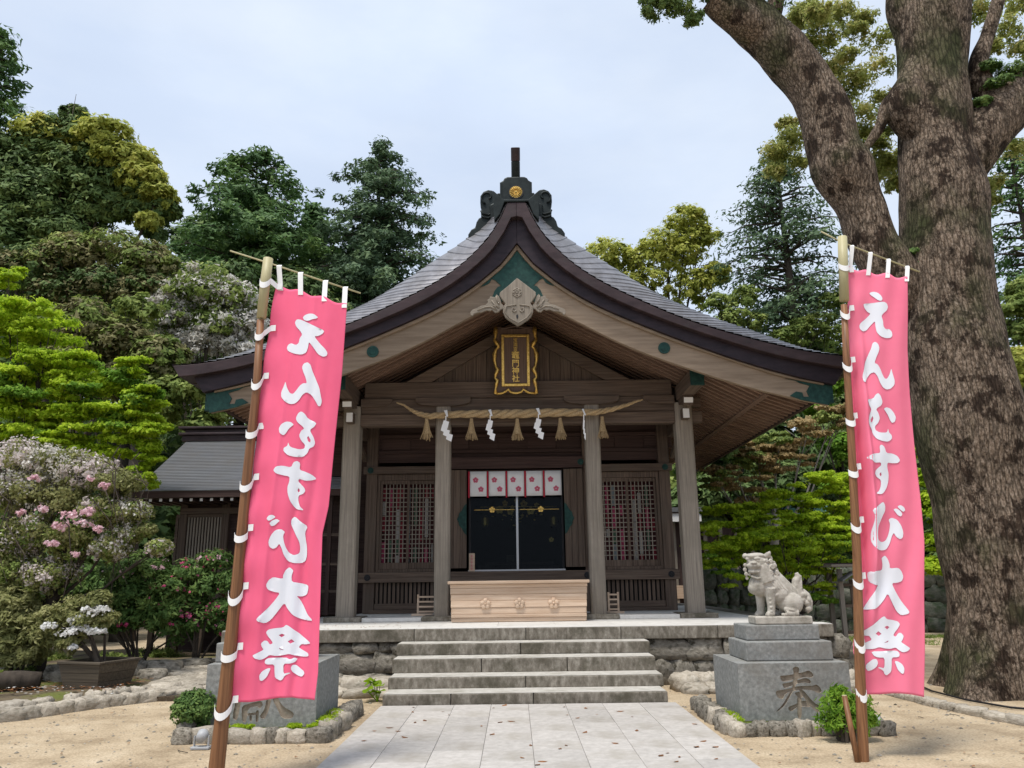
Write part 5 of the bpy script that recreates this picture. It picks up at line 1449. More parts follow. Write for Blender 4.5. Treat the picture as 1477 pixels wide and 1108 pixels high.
# right-hand kerb, mound at the great tree's foot
kr = empty('tree_kerb', 'low line of half buried stones curving round the foot of the great tree', 'stone kerb')
line = [(5.25,13.6),(5.05,12.2),(4.98,11.2),(5.05,10.3),(5.25,9.3),(5.6,8.4),(6.1,7.7)]
for (x0, y0), (x1, y1) in zip(line, line[1:]):
    ln = math.hypot(x1-x0, y1-y0); d = 0
    while d < ln:
        wd = rg.uniform(.14,.34); t = d/ln
        stone(PALE, rg, kr, lerp(x0,x1,t), lerp(y0,y1,t), .02, wd*1.1, .16, .12, 'kerb_stone', rz=math.atan2(y1-y0, x1-x0)); d += wd
tag(obj('cable', MB().tube([at(1335,970,11.2)*1 if 0 else Vector((5.75,12.2,.02)), Vector((5.6,11.4,.02)), Vector((5.62,10.6,.02)), Vector((5.8,10.0,.02)), Vector((6.3,9.5,.02)), Vector((7.0,9.2,.02))], .014, 6), M['black'], smooth=True), 'thin black cable lying on the sand round the foot of the great tree', 'cable')

# small spotlights on the ground
for x, y, lab in ((at(290,1080,8.3).x, 8.3,'small grey ground spotlight beside the round bush at the left pole'),(at(1268,1068,8.6).x,8.6,'small grey ground spotlight beside the leafy bush at the right pole')):
    sp_ = empty('ground_spotlight', lab, 'spotlight', loc=(x, y, 0))
    obj('base', MB().box(-.09,.09,-.05,.05,0,.025), M['lamp_grey'], sp_, .006)
    obj('bracket', MB().box(-.075,-.065,-.015,.015,.025,.12).box(.065,.075,-.015,.015,.025,.12), M['lamp_grey'], sp_)
    obj('lamp_head', MB().tube([(0,-.05,.10),(0,.03,.13),(0,.07,.145)], [.045,.058,.03], 14), M['lamp_grey'], sp_, smooth=True)

# planter with white azalea
pt = empty('wooden_planter', 'old square wooden planter box with tapered sides at the left kerb', 'planter', loc=(-6.2, 12.0, .12))
def ply(c, h, tw, bw, th=.03):
    for k in range(4):
        a = PI/2*k
        for j in range(3):
            z0 = h*j/3; z1 = h*(j+1)/3-.004
            w0 = lerp(bw, tw, z0/h); w1 = lerp(bw, tw, z1/h)
            m_ = MB(); ca, sa = math.cos(a), math.sin(a)
            for (w_, z) in ((w0, z0), (w1, z1)):
                for (u, v_) in ((-w_, -w_), (w_, -w_), (w_-th, -w_+th), (-w_+th, -w_+th)):
                    m_.v.append((u*ca-v_*sa, u*sa+v_*ca, z))
            m_.f += [(0,1,5,4),(1,2,6,5),(2,3,7,6),(3,0,4,7),(4,5,6,7),(3,2,1,0)]
            obj('board', m_, M['pot'], c)
    obj('rim', MB().box(-tw-.02,tw+.02,-tw-.02,-tw+.04,h,h+.035).box(-tw-.02,tw+.02,tw-.04,tw+.02,h,h+.035).box(-tw-.02,-tw+.04,-tw+.042,tw-.042,h,h+.035).box(tw-.04,tw+.02,-tw+.042,tw-.042,h,h+.035), M['pot'], c, .006)
    obj('soil', MB().box(-tw+.03,tw-.03,-tw+.03,tw-.03,h-.06,h-.015), M['soil'], c)
ply(pt, .36, .37, .30)
pt.rotation_euler = (0, 0, R(-18))

# roofed notice stand behind the right pedestal
ns = empty('notice_stand', 'small roofed wooden notice stand between the lion dog and the right banner', 'notice stand')
SYY = 16.2
xa, xb = at(1200,860,SYY).x, at(1300,860,SYY).x
zt = at(1215,818,SYY).z
for x, y in ((xa+.12,SYY-.2),(xa+.12,SYY+.35),(xb-.1,SYY-.2),(xb-.1,SYY+.35)):
    obj('post', MB().obox((x+.06*(1 if x<7 else -1)*0-.02, y, 0), (x, y, zt-.04), .085, .085), M['post_z'], ns, .006)
for k in range(5):
    y = SYY-.45 + k*.22
    obj('roof_board', MB().box(xa-.12, xb+.12, y, y+.215, zt-.0+.0*k, zt+.05), M['post_x'], ns, .004)
obj('ridge_board', MB().box(xa-.15, xb+.15, SYY-.02, SYY+.12, zt+.037, zt+.08), M['dark_x'], ns)
for z in (.45, .95, 1.35): obj('rail', MB().box(xa+.17, xb-.15, SYY-.22, SYY-.18, z, z+.06), M['wood_x'], ns)
for k in range(9):
    x = lerp(xa+.35, xb-.3, k/8); obj('slat', MB().box(x-.03, x+.03, SYY-.16, SYY-.13, .3, zt-.25), M['wood_z'], ns)
obj('small_roof', MB().prism([(xa+.05,zt-.28),(xa+.32,zt-.12),(xa+.62,zt-.28),(xa+.62,zt-.25),(xa+.32,zt-.085),(xa+.05,zt-.25)], SYY-.5, SYY-.22), M['sheet'], ns)

# ------------------------------------------------------------ annex on the left
an = empty('side_hall', 'low side hall with a grey sheet metal roof at the left of the shrine', 'side building')
AY = 17.4
def ax(px, py, Y): return at(px, py, Y)
e0 = at(207,707,16.4); zr = at(300,634,18.9).z; ze = at(300,706,16.4).z
xl, xr_ = e0.x-.25, -3.6
nrow = 34
for k in range(nrow):                              # stepped sheet courses
    y0, y1 = lerp(16.4,18.95,k/nrow), lerp(16.4,18.95,(k+1)/nrow)
    z0, z1 = [ze + (zr-ze)*(u**1.06) for u in (k/nrow, (k+1)/nrow)]
    m_ = MB(); m_.v = [(xl,y0,z0),(xr_,y0,z0),(xr_,y1+.01,z1-.012),(xl,y1+.01,z1-.012),(xl,y0,z0-.02),(xr_,y0,z0-.02),(xr_,y1,z1-.04),(xl,y1,z1-.04)]
    m_.f = [(0,1,2,3),(4,7,6,5),(0,4,5,1),(1,5,6,2),(2,6,7,3),(3,7,4,0)]
    obj('roof_course', m_, M['sheet'], an)
obj('ridge', MB().box(xl-.1, xr_, 18.85, 19.35, zr-.05, zr+.10).box(xl-.18, xr_, 18.80, 19.40, zr+.104, zr+.16).box(xl-.05, xr_, 18.9, 19.3, zr+.162, zr+.26).box(xl-.2, xr_, 18.82, 19.38, zr+.264, zr+.32), M['fascia'], an, .01)
obj('rear_roof', MB().prism([(0,0),(1,0),(1,1)] and [(xl,zr-.03),(xr_,zr-.03),(xr_,zr+.0),(xl,zr+.0)], 18.95, 19.3), M['sheet'], an)
m_ = MB(); m_.v = [(xl,19.3,zr),(xr_,19.3,zr),(xr_,21.8,ze),(xl,21.8,ze)]; m_.f = [(0,1,2,3)]
o = obj('rear_roof', m_, M['sheet'], an); o.modifiers.new('t','SOLIDIFY').thickness = .05
obj('eaves_fascia', MB().box(xl, xr_, 16.42, 16.47, ze-.16, ze-.022), M['dark_x'], an)
obj('under_board', MB().box(xl+.1, xr_, 16.48, 17.6, ze-.10, ze-.06), M['soffit'], an)
k = 0; x = xl+.15
capm = MB().box(-.03,.03,-.006,0,-.03,.03).mesh('cap'); capm.materials.append(M['white'])
rfm = MB().box(-.035,.035,0,1.0,-.035,.035).mesh('rafter'); rfm.materials.append(M['dark_y'])
while x < -4:
    r_ = link('eaves_rafter', rfm, an, None, (x, 16.52, ze-.20)); link('rafter_cap', capm, r_, None, (0, -.001, 0)); x += .215
wz = 3.1
obj('wall', MB().box(xl+.7, xr_, AY+.06, AY+.12, .55, ze), M['dark_x'], an)
for k in range(16):
    x = xl+.8+k*.30
    obj('wall_board', MB().box(x, x+.292, AY+.02, AY+.055, .95, 1.75), M['wood_z'], an)
for x in np.linspace(xl+.75, -3.7, 5): obj('post', MB().box(x-.08, x+.08, AY-.08, AY+.018, .3, ze-.1), M['wood_z'], an, .006)
for z in (.85, 1.76, 3.05): obj('rail', MB().box(xl+.7, xr_, AY-.12, AY-.082, z, z+.13), M['wood_x'], an, .006)
wx0 = at(258,760,AY).x; wx1 = at(325,760,AY).x
obj('window_frame', MB().box(wx0-.05, wx1+.05, AY-.05, AY-.01, 3.0-.02+.0, 3.045).box(wx0-.05, wx1+.05, AY-.05, AY-.01, 1.95, 2.02).box(wx0-.06, wx0, AY-.05, AY-.01, 2.02, 2.98).box(wx1, wx1+.06, AY-.05, AY-.01, 2.02, 2.98), M['wood_x'], an)
for k in range(16):
    x = lerp(wx0+.03, wx1-.03, k/15); obj('window_bar', MB().box(x-.017, x+.017, AY-.04, AY-.015, 2.02, 2.98), M['post_z'], an)
# veranda with rail
obj('veranda_floor', MB().box(xl+.7, -4.8, AY-1.3, AY-.13, .78, .86), M['wood_x'], an, .008)
for x in np.linspace(xl+.8, -4.9, 6):
    obj('veranda_post', MB().box(x-.05, x+.05, AY-1.28, AY-1.18, .0, 1.45), M['wood_z'], an, .006)
for z in (1.08, 1.38): obj('hand_rail', MB().box(xl+.7, -4.8, AY-1.275, AY-1.195, z, z+.06), M['post_x'], an, .006)
# passage joining it to the hall: dark, with rails
obj('underfloor_skirting', MB().box(xl+.6, -4.7, AY-.05, AY+.02, -.05, .80), M['dark_x'], an)  # dark skirting added to shut out bright ground under the floor
obj('passage_back', MB().box(-4.6, -3.2, 17.0, 17.06, .9, 5.2), M['dark_x'], an)
for z in (1.35, 1.9, 2.5): obj('passage_rail', MB().box(-4.6, -3.45, 16.6, 16.66, z, z+.05), M['wood_x'], an)
for x in (-4.5, -4.0, -3.55): obj('passage_post', MB().box(x-.04, x+.04, 16.58, 16.68, .9, 3.4), M['dark_z'], an)

# building with a white edged flat roof at the right rear
rb_ = empty('rear_building', 'pale flat roofed building partly hidden by maples at the right rear', 'building')
RYY = 25.0
a = at(960,735,RYY); b_ = at(1078,735,RYY); zb = at(1000,752,RYY).z; zt_ = at(1000,738,RYY).z
obj('roof_slab', MB().box(a.x-1.5, b_.x+.5, RYY, RYY+3.5, zt_, zt_+.14), M['sheet'], rb_)
obj('white_fascia', MB().box(a.x-1.5, at(1012,745,RYY).x, RYY+.05, RYY+.12, zb, zt_-.04), M['white'], rb_)
obj('red_trim', MB().box(a.x-1.5, b_.x+.5, RYY+.02, RYY+.049, zt_-.04, zt_-.003), M['dark_x'], rb_)
obj('wall', MB().box(a.x-1.4, b_.x+.3, RYY+.5, RYY+.6, .0, zb), M['dark_z'], rb_)
for k in range(9):
    x = lerp(a.x-1.2, b_.x+.2, k/8); obj('wall_post', MB().box(x-.06, x+.06, RYY+.42, RYY+.49, 0, zb), M['post_z'], rb_)
obj('paper_strip', MB().box(a.x, b_.x, RYY+.40, RYY+.419, .9, 1.3), M['hinoki'], rb_)
# green copper roofed shrine
gs = empty('small_shrine', 'small shrine with a curved green copper roof among the maples on the right', 'small shrine')
GY = 30.0
tp = at(1192,690,GY); zt2 = tp.z
prof = [(0,1.55),(.25,1.0),(.6,.62),(1.1,.28),(1.7,.02),(2.2,-.12)]
for s_ in (-1, 1):
    m_ = MB()
    for k in range(len(prof)-1):
        for (x, z) in (prof[k], prof[k+1]):
            for y in (0, 3.2): m_.v.append((y*-1.0, s_*x, z))
    for k in range(len(prof)-1): m_.f.append((4*k, 4*k+2, 4*k+3, 4*k+1))
    o = obj('roof_slope', m_, M['green_roof'], gs); o.modifiers.new('t', 'SOLIDIFY').thickness = .10
for (y_, h_) in ((0.06,1),): 
    m_ = MB()
    for s_ in (-1, 1):
        m_.tube([(y_, s_*x, z+.05) for x, z in prof], .11, 8)
    obj('verge_roll', m_, M['green_roof'], gs, smooth=True)
obj('ridge', MB().box(-3.3, .15, -.14, .14, 1.5, 1.85), M['green_roof'], gs, .02)
obj('ridge_end', MB().box(.15, .30, -.2, .2, 1.45, 2.05), M['green_roof'], gs, .04)
obj('wall', MB().box(-2.8, -.5, -1.3, 1.3, -2.6, .15), M['dark_z'], gs)
obj('lattice_front', MB().box(-.48, -.44, -1.2, 1.2, -1.0, -.1), M['rafter'], gs)
gs.location = (tp.x, GY, zt2-1.9); gs.rotation_euler = (0, 0, R(-12))

# stone wall at the rear right
sw = empty('rear_stone_wall', 'dark mossy dry stone wall at the rear right behind the notice stand', 'stone wall')
rubble_wall(sw, 4.9, 17.5, 22.6, 0, 1.75, .42, DARK_ROCK, random.Random(3), depth=.5)
obj('core', MB().box(4.9, 17.5, 22.75, 23.4, 0, 1.6), M['soil'], sw)

# ------------------------------------------------------------ foliage
NR = np.random.RandomState(7)
def leaf_mesh(name, C, size, mat, up=.5, aspect=.5, tint=None, jitter=.5, nrm=None):
    """one small folded leaf (two triangles) at every point of C"""
    n = len(C)
    N = NR.normal(size=(n,3)); N /= np.linalg.norm(N, axis=1)[:,None]
    N = N*(1-up) + np.array([0,0,1.0])*up
    if nrm is not None: N = N*.55 + nrm*.6
    N /= np.linalg.norm(N, axis=1)[:,None]
    A = NR.normal(size=(n,3)); A -= N*np.sum(A*N, axis=1)[:,None]; A /= np.linalg.norm(A, axis=1)[:,None]
    B = np.cross(N, A)
    s = (size*(1+jitter*NR.uniform(-1,1,n)))[:,None]
    k = 3 if size >= .10 else 4                     # distant leaves need one triangle only
    V = np.empty((n,k,3), dtype=np.float32)
    if k == 4:
        V[:,0] = C - A*s*.5; V[:,1] = C + B*s*aspect*.5 - N*s*.07; V[:,2] = C + A*s*.5; V[:,3] = C - B*s*aspect*.5 - N*s*.07
    else:
        V[:,0] = C - A*s*.45 - B*s*aspect*.62; V[:,1] = C - A*s*.45 + B*s*aspect*.62; V[:,2] = C + A*s*.65
    me = bpy.data.meshes.new(name)
    me.vertices.add(k*n); me.vertices.foreach_set('co', V.ravel())
    me.loops.add(k*n); me.loops.foreach_set('vertex_index', np.arange(k*n, dtype=np.int32))
    me.polygons.add(n); me.polygons.foreach_set('loop_start', np.arange(0,k*n,k,dtype=np.int32)); me.polygons.foreach_set('loop_total', np.full(n,k,dtype=np.int32))
    me.update()
    at_ = me.attributes.new('tint', 'FLOAT', 'FACE')
    if tint is None: tint = NR.uniform(0,1,n)
    at_.data.foreach_set('value', np.clip(tint,0,1).astype(np.float32))
    me.materials.append(mat)
    return me

def tufts(clumps, nsub, subr, nleaf, flat=.6, shell=.75, lower=.35):
    """clumps (x,y,z,rx,ry,rz) -> leaf points gathered in tufts near each clump's surface"""
    P = []; T = []; Nn = []
    for (x,y,z,rx,ry,rz) in clumps:
        k = max(3, int(nsub * 1.25 * (0.6 + .8*NR.rand())))
        d = NR.normal(size=(k,3)); d /= np.linalg.norm(d, axis=1)[:,None]
        d[:,2] = np.where((d[:,2] < 0) & (NR.rand(k) > lower), -d[:,2], d[:,2])
        r = shell + (1.05-shell)*NR.rand(k)**.7
        r = np.where(NR.rand(k) < .25, r*NR.rand(k), r)
        c = np.array([x,y,z]) + d*r[:,None]*np.array([rx,ry,rz])
        sr = subr*(.55+.9*NR.rand(k))*(rx+ry+rz)/3
        for j in range(k):
            m_ = max(4, int(nleaf*1.15*(.5+NR.rand())))
            q = NR.normal(size=(m_,3)); q /= np.linalg.norm(q, axis=1)[:,None]
            q *= (NR.rand(m_)**.45)[:,None]
            P.append(c[j] + q*sr[j]*np.array([1,1,flat])); T.append(np.full(m_, NR.rand())*.6 + NR.rand(m_)*.4); Nn.append(q*.6+d[j]*.6)
        m_ = int(k*nleaf*.22)                         # strays between the tufts keep the outline ragged
        q = NR.normal(size=(m_,3)); q /= np.linalg.norm(q, axis=1)[:,None]; q *= (.45+.75*NR.rand(m_))[:,None]
        q[:,2] = np.where((q[:,2] < -.3), -q[:,2]*.5, q[:,2])
        P.append(np.array([x,y,z]) + q*np.array([rx,ry,rz])); T.append(NR.rand(m_)); Nn.append(q)
    return np.concatenate(P), np.concatenate(T), np.concatenate(Nn)

def plates(clumps, n, sq=.16):
    """break round clumps into thin level sprays, as maples grow"""
    out = []
    for (x,y,z,rx,ry,rz) in clumps:
        for _ in range(n):
            d = NR.uniform(-1,1,3); k = NR.uniform(.38,.72)
            r_ = rx*k
            out.append((x+d[0]*rx*.8, y+d[1]*ry*.8, z+d[2]*rz*1.25, r_, r_*.9, r_*(sq+.2*NR.rand())))
    return out

def branches(name, root, base, clumps, r00, mat, sag=.1, n=None):
    cl = [clumps[i] for i in NR.permutation(len(clumps))[:(n or 9)]]
    for (x,y,z,rx,ry,rz) in cl:
        e = Vector((x,y,z)); b_ = Vector(base); m_ = b_.lerp(e, .5) + Vector((NR.uniform(-.1,.1)*rx, NR.uniform(-.1,.1)*rx, -sag*(e-b_).length))
        r0 = r00*NR.uniform(.55,1.0)
        mb_ = MB().tube([b_, b_.lerp(m_,.5)+Vector((0,0,-.02)), m_, m_.lerp(e,.55)+Vector((0,0,.03)), e], [r0, r0*.8, r0*.6, r0*.42, r0*.18], 7)
        for q in range(3):
            t = m_.lerp(e, NR.uniform(.1,.9)); f_ = e + Vector((NR.uniform(-.8,.8)*rx, NR.uniform(-.8,.8)*ry, NR.uniform(.1,.8)*rz))
            mb_.tube([t, t.lerp(f_,.5)+Vector((0,0,-.03)), f_], [r0*.3, r0*.2, r0*.07], 5)
        obj('branch', mb_, mat, root, smooth=True, fix=False)

def px_clump(px, py, Y, r, dy=None, sq=.75):
    p = at(px, py, Y); s = r/FPX*math.sqrt(Y*Y*1.05 + (p.z-CAMH)**2*.3)
    return (p.x, p.y + (dy or 0), p.z, s, s*1.0, s*sq)

def broad_tree(name, label, cat, clumps, mats, base, trunk_r, leaf, nsub, subr, nleaf, bark='bark', group=None, up=.5, flat=.6, fork=.45, lower=.35, aspect=.5, fol='foliage', shell=.75, nb=None, plate=0):
    root = empty(name, label, cat, group)
    bx, by = base; bz = hill(bx, by)
    cz = sum(c[2] for c in clumps)/len(clumps); cx_ = sum(c[0] for c in clumps)/len(clumps); cy_ = sum(c[1] for c in clumps)/len(clumps)
    fk = Vector((lerp(bx,cx_,.5), lerp(by,cy_,.5), lerp(bz, cz, fork)))
    mb_ = MB().tube([(bx,by,bz-.2),(lerp(bx,fk.x,.4),lerp(by,fk.y,.4),lerp(bz,fk.z,.4)),tuple(fk),tuple(fk.lerp(Vector((cx_,cy_,cz)),.6))], [trunk_r*1.25, trunk_r, trunk_r*.8, trunk_r*.35], 10)
    obj('trunk', mb_, M[bark], root, smooth=True, fix=False)
    branches(name, root, fk, clumps, trunk_r*.36, M[bark], n=nb)
    if not isinstance(mats, list): mats = [(mats, clumps)]
    for mt, cl in mats:
        if plate: cl = plates(cl, plate)
        P, T, N = tufts(cl, nsub, subr, nleaf, flat, shell, lower)
        link(fol, leaf_mesh(fol, P, leaf, L[mt], up, aspect, T, nrm=N), root)
    return root

def conifer(label, x, y, ztop, rbase, zlow, mat, leaf, nlev, group, dense=1.0, trunk_r=.35, bark='bark', droop=.15, power=.8, sub=1.0):
    root = empty('conifer_tree', label, 'tree', group)
    z0 = hill(x, y)
    obj('trunk', MB().tube([(x,y,z0-.3),(x+.1,y,lerp(z0,ztop,.5)),(x,y,ztop-.3)], [trunk_r,trunk_r*.6,.04], 9), M[bark], root, smooth=True, fix=False)
    P = []; T = []; Nn = []; br = MB()
    for i in range(nlev):
        u = i/(nlev-1); z = lerp(zlow, ztop-.2, u)
        R_ = rbase*((1-u)**power)*(.8+.4*NR.rand()) + .25
        nb = max(3, int((7+4*NR.rand())*(.5+.5*(1-u))*dense))
        for k in range(nb):
            a = NR.rand()*2*PI; ln = R_*(.65+.5*NR.rand())
            d = np.array([math.cos(a), math.sin(a), 0])
            if k < 4: br.tube([(x,y,z-.2), tuple(np.array([x,y,z]) + d*ln*.6), tuple(np.array([x,y,z-droop*ln]) + d*ln)], [.05+.02*(1-u),.035,.012], 4, cap=False)
            nt_ = max(2, int(ln/ (.55*sub)))
            for q in range(nt_):
                f_ = (q+1)/nt_
                c = np.array([x,y,z]) + d*ln*f_ + np.array([0,0,-droop*ln*f_*f_ + .25*(1-f_)]) + NR.normal(size=3)*.12
                sr = (.30+.30*NR.rand())*sub*(1.1-.3*f_)
                m_ = int(44*dense*(.6+.8*NR.rand()))
                g = NR.normal(size=(m_,3)); g /= np.linalg.norm(g,axis=1)[:,None]; g *= (NR.rand(m_)**.4)[:,None]
                P.append(c + g*sr*np.array([1.15,1.15,.55])); T.append(np.full(m_,NR.rand())*.6+NR.rand(m_)*.4); Nn.append(g*.5+d*.3+np.array([0,0,.4]))
    obj('boughs', br, M[bark], root, fix=False)
    P = np.concatenate(P); T = np.concatenate(T); Nn = np.concatenate(Nn)
    link('foliage', leaf_mesh('foliage', P, leaf, mat, .35, .42, T, nrm=Nn), root)
    return root

# ---- the great camphor at the right
cam_t = empty('camphor_tree', 'huge old camphor tree with furrowed patchy bark leaning over the right side of the court', 'tree')
def organic(pts, rads, nseg, nrad, amp, seed, flare=0.0, base_z=0.0):
    pts = [Vector(p) for p in pts]; mb_ = MB(); P = []
    # resample
    for i in range(nseg+1):
        u = i/nseg*(len(pts)-1); k = min(int(u), len(pts)-2); t = u-k
        p0, p1, p2, p3 = pts[max(0,k-1)], pts[k], pts[k+1], pts[min(len(pts)-1,k+2)]
        p = .5*((2*p1)+(-p0+p2)*t+(2*p0-5*p1+4*p2-p3)*t*t+(-p0+3*p1-3*p2+p3)*t**3)
        P.append((p, lerp(rads[k], rads[k+1], t*t*(3-2*t))))
    for i, (p, r_) in enumerate(P):
        d = (P[min(i+1,nseg)][0]-P[max(i-1,0)][0]).normalized()
        a = (Vector((1,0,0)) - d*d.x).normalized() if abs(d.x) < .9 else (Vector((0,0,1)) - d*d.z).normalized()
        c = d.cross(a)
        for j in range(nrad):
            t = 2*PI*j/nrad; dr = a*math.cos(t)+c*math.sin(t)
            q = p + dr*r_
            nn = noise.noise(q*1.1+Vector((seed,0,0)))*.55 + noise.noise(Vector((q.x*3.1,q.y*3.1,q.z*.9+seed)))*.3 + noise.noise(Vector((q.x*9,q.y*9,q.z*2.2+seed)))*.13
            fl = 0
            if flare: 
                hh_ = max(0, (1.3-(q.z-base_z))/1.3)
                fl = flare*hh_**2*(.55+.45*math.sin(t*5+seed)+.25*math.sin(t*9))
            mb_.v.append(tuple(p + dr*(r_*(1+amp*nn)+fl)))
    for i in range(nseg):
        for j in range(nrad):
            k = (j+1) % nrad; mb_.f.append((i*nrad+j, i*nrad+k, (i+1)*nrad+k, (i+1)*nrad+j))
    return mb_
TY = 11.3
tp_ = [(6.95,TY,-.3),(6.86,TY,.5),(6.74,TY,1.6),(6.66,TY,2.8),(6.64,TY,3.85),(6.57,TY,4.9),(6.60,TY,6.04),(6.74,TY,7.2),(6.80,TY,8.4),(6.93,TY,9.7),(7.08,TY,11.1),(7.2,TY+.2,13.0)]
tr_ = [.98,.86,.74,.70,.79,.70,.66,.64,.54,.52,.60,.5]
obj('trunk', organic(tp_, tr_, 110, 72, .16, 3.3, .45, 0), M['camphor'], cam_t, smooth=True, fix=False)
def limb(pxs, Y=TY, seed=1, dy=None, amp=.2, nm='limb', end=None):
    pts = []; rr_ = []
    for k, (px, py, r_) in enumerate(pxs):
        p = at(px, py, Y); p.y += (dy[k] if dy else 0); pts.append(p); rr_.append(r_/FPX*math.hypot(Y, p.z-CAMH)*.98)
    return obj(nm, organic(pts, rr_, 10*len(pts), 30, amp, seed), M['camphor'], cam_t, smooth=True, fix=False)
limb([(1330,470,28),(1290,400,37),(1260,352,34),(1239,299,32),(1215,246,41),(1202,211,35),(1186,158,35),(1164,118,32),(1135,82,32),(1104,48,30),(1065,12,27),(1030,-30,24),(1000,-80,20)], seed=5, dy=[.2]+[0]*12)
limb([(1108,55,22),(1075,45,22),(1045,32,20),(1020,18,19)], seed=7, dy=[0,-.15,-.25,-.35], amp=.1)
p = at(1016,16,TY-.36); 
limb([(1380,250,34),(1405,212,36),(1440,165,35),(1480,128,33),(1530,95,30)], seed=9)
limb([(1340,230,22),(1325,200,24),(1304,160,29),(1316,120,22),(1322,70,22),(1310,10,27),(1315,-60,26)], seed=12, dy=[0,-.1,-.1,-.1,0,0,0])
limb([(1428,150,14),(1415,120,16),(1412,90,12),(1425,50,9),(1440,0,8)], seed=14, nm='branch')
limb([(1305,140,16),(1284,150,12),(1268,185,7),(1250,212,5),(1244,224,4)], seed=15, nm='branch')
limb([(1110,40,10),(1118,12,10),(1122,-20,9)], seed=16, nm='branch')
# moss and ferns on the limbs
mp_c = [px_clump(a, b_, TY-.25, r_, sq=.5) for a, b_, r_ in ((1440,125,22),(1465,105,24),(1415,150,15),(1430,95,14),(1330,380,12),(1318,365,10))]
P, T, N = tufts(mp_c, 26, .35, 40, .8)
link('fern_moss', leaf_mesh('fern_moss', P, .07, L['shrub'], .5, .3, T, nrm=N), cam_t)
# leafy sprays
cl = [px_clump(a, b_, TY+dy_, r_, sq=.8) for a, b_, r_, dy_ in ((1195,60,26,1),(1205,105,30,1.2),(1180,30,20,.8),(1230,120,28,1),(1265,100,24,1),(1270,60,26,1.4),(1245,165,24,.8),(1262,210,20,.8),(1285,235,22,1),(1120,225,24,1.5),(1140,205,26,1.5),(1118,250,18,1.5),(1150,235,18,1.4),(1290,265,16,1),(1180,20,22,.3),(1150,30,20,1.2),(1222,80,18,.6),(1245,30,20,1.6),(1270,145,20,1),(1235,45,18,1.3),(1165,65,20,1.2),(1215,150,22,1.4),(1240,195,22,1.3),(1210,20,22,1.4),(1160,15,18,1.2),(1275,190,18,1.2),(1265,250,20,1.4),(1135,180,16,1.6))]
P, T, N = tufts(cl, 22, .42, 34, .8, .35, .6)
link('foliage', leaf_mesh('foliage', P, .066, L['spring'], .2, .42, T, nrm=N), cam_t)
cl = [px_clump(a, b_, TY-.3+dy_, r_, sq=.9) for a, b_, r_, dy_ in ((945,8,22,0),(975,15,24,0),(1000,30,16,0),(960,-15,30,0),(1000,-20,30,0),(935,20,10,0),(1130,-25,40,0),(1080,-30,30,0))]
P, T, N = tufts(cl, 17, .36, 46, .9, .5, .6)
link('foliage', leaf_mesh('foliage', P, .075, L['evergreen'], .1, .4, T, nrm=N), cam_t)
cl = [px_clump(a, b_, TY+dy_, r_, sq=.9) for a, b_, r_, dy_ in ((1415,20,24,1),(1450,45,24,1),(1465,10,28,1),(1430,70,16,1),(1475,70,20,1),(1400,-15,30,1),(1435,265,18,1),(1430,290,12,1),(1465,215,18,1.4))]
P, T, N = tufts(cl, 20, .42, 34, .8, .35, .6)
link('foliage', leaf_mesh('foliage', P, .066, L['spring'], .3, .45, T, nrm=N), cam_t)

# ---- wood behind: conifers
GC = 'conifers rising behind the shrine'
def con_px(label, px, top, Y, halfw, low, mat, leaf=.22, nlev=26, **k):
    p = at(px, top, Y); zl = at(px, low, Y).z; r_ = halfw/FPX*Y
    return conifer(label, p.x, Y, p.z, r_, zl, mat, leaf, nlev, GC, **k)
con_px('broad dense dark green conifer left of the hall roof, behind the left banner pole', 372, 222, 38, 185, 520, L['conifer'], nlev=34, dense=1.15, leaf=.26, power=.52, sub=1.35, droop=.22)
con_px('tall pointed bluish green conifer nearest the left slope of the hall roof', 548, 208, 40, 138, 500, L['conifer_blue'], nlev=34, dense=1.0, leaf=.24, power=.55, sub=1.2, trunk_r=.4, droop=.18)
con_px('dark conifer filling the gap between the two taller conifers on the left', 455, 300, 44, 95, 500, L['conifer'], nlev=22, dense=1.0, leaf=.30, power=.7, sub=1.4)
con_px('tall dark green conifer with a visible straight trunk above the right roof slope', 1118, 222, 33, 105, 480, L['conifer_blue'], nlev=34, dense=.75, leaf=.19, power=.42, sub=1.25, trunk_r=.42, droop=.12)
con_px('conifer with thin open branches at the right edge beyond the great tree', 1455, 215, 30, 70, 500, L['conifer'], nlev=24, dense=.7, leaf=.20, power=.5, sub=1.1)
con_px('dark conifer standing at the far left edge of the view', 5, 45, 27, 65, 430, L['conifer'], nlev=26, dense=1.0, leaf=.2, power=.55, sub=1.0)

# ---- broadleaf trees
c_top = [px_clump(a, b_, 27, r_, sq=.72) for a, b_, r_ in ((75,170,42),(115,180,45),(150,205,45),(180,240,42),(205,262,34),(228,285,26),(60,200,40),(200,235,28),(215,320,18),(190,290,26),(100,150,22))]
c_dk = [px_clump(a, b_, 27.5, r_, sq=.8) for a, b_, r_ in ((40,260,55),(90,270,50),(130,285,42),(30,320,50),(80,330,40),(155,270,35),(120,320,30),(15,230,45),(10,380,60),(60,300,60),(110,250,50),(40,350,60),(100,345,45),(140,300,36),(70,225,50),(-20,300,60),(170,300,24),(20,290,60))]
broad_tree('broadleaf_tree', 'big dark evergreen tree with yellow green tips at the upper left', 'tree', c_top+c_dk, [('yellow', c_top[2:9]), ('evergreen', c_dk), ('evergreen', [(x,y+.5,z-.5*r_,r_*.9,s_,q_) for x,y,z,r_,s_,q_ in c_top])], (at(60,500,28).x, 28), .55, .17, 42, .27, 60, up=.4)
c = [px_clump(a, b_, 25.5, r_, sq=.8) for a, b_, r_ in ((110,375,45),(165,370,45),(210,385,42),(60,390,45),(20,400,45),(150,420,45),(215,425,40),(90,430,45))]
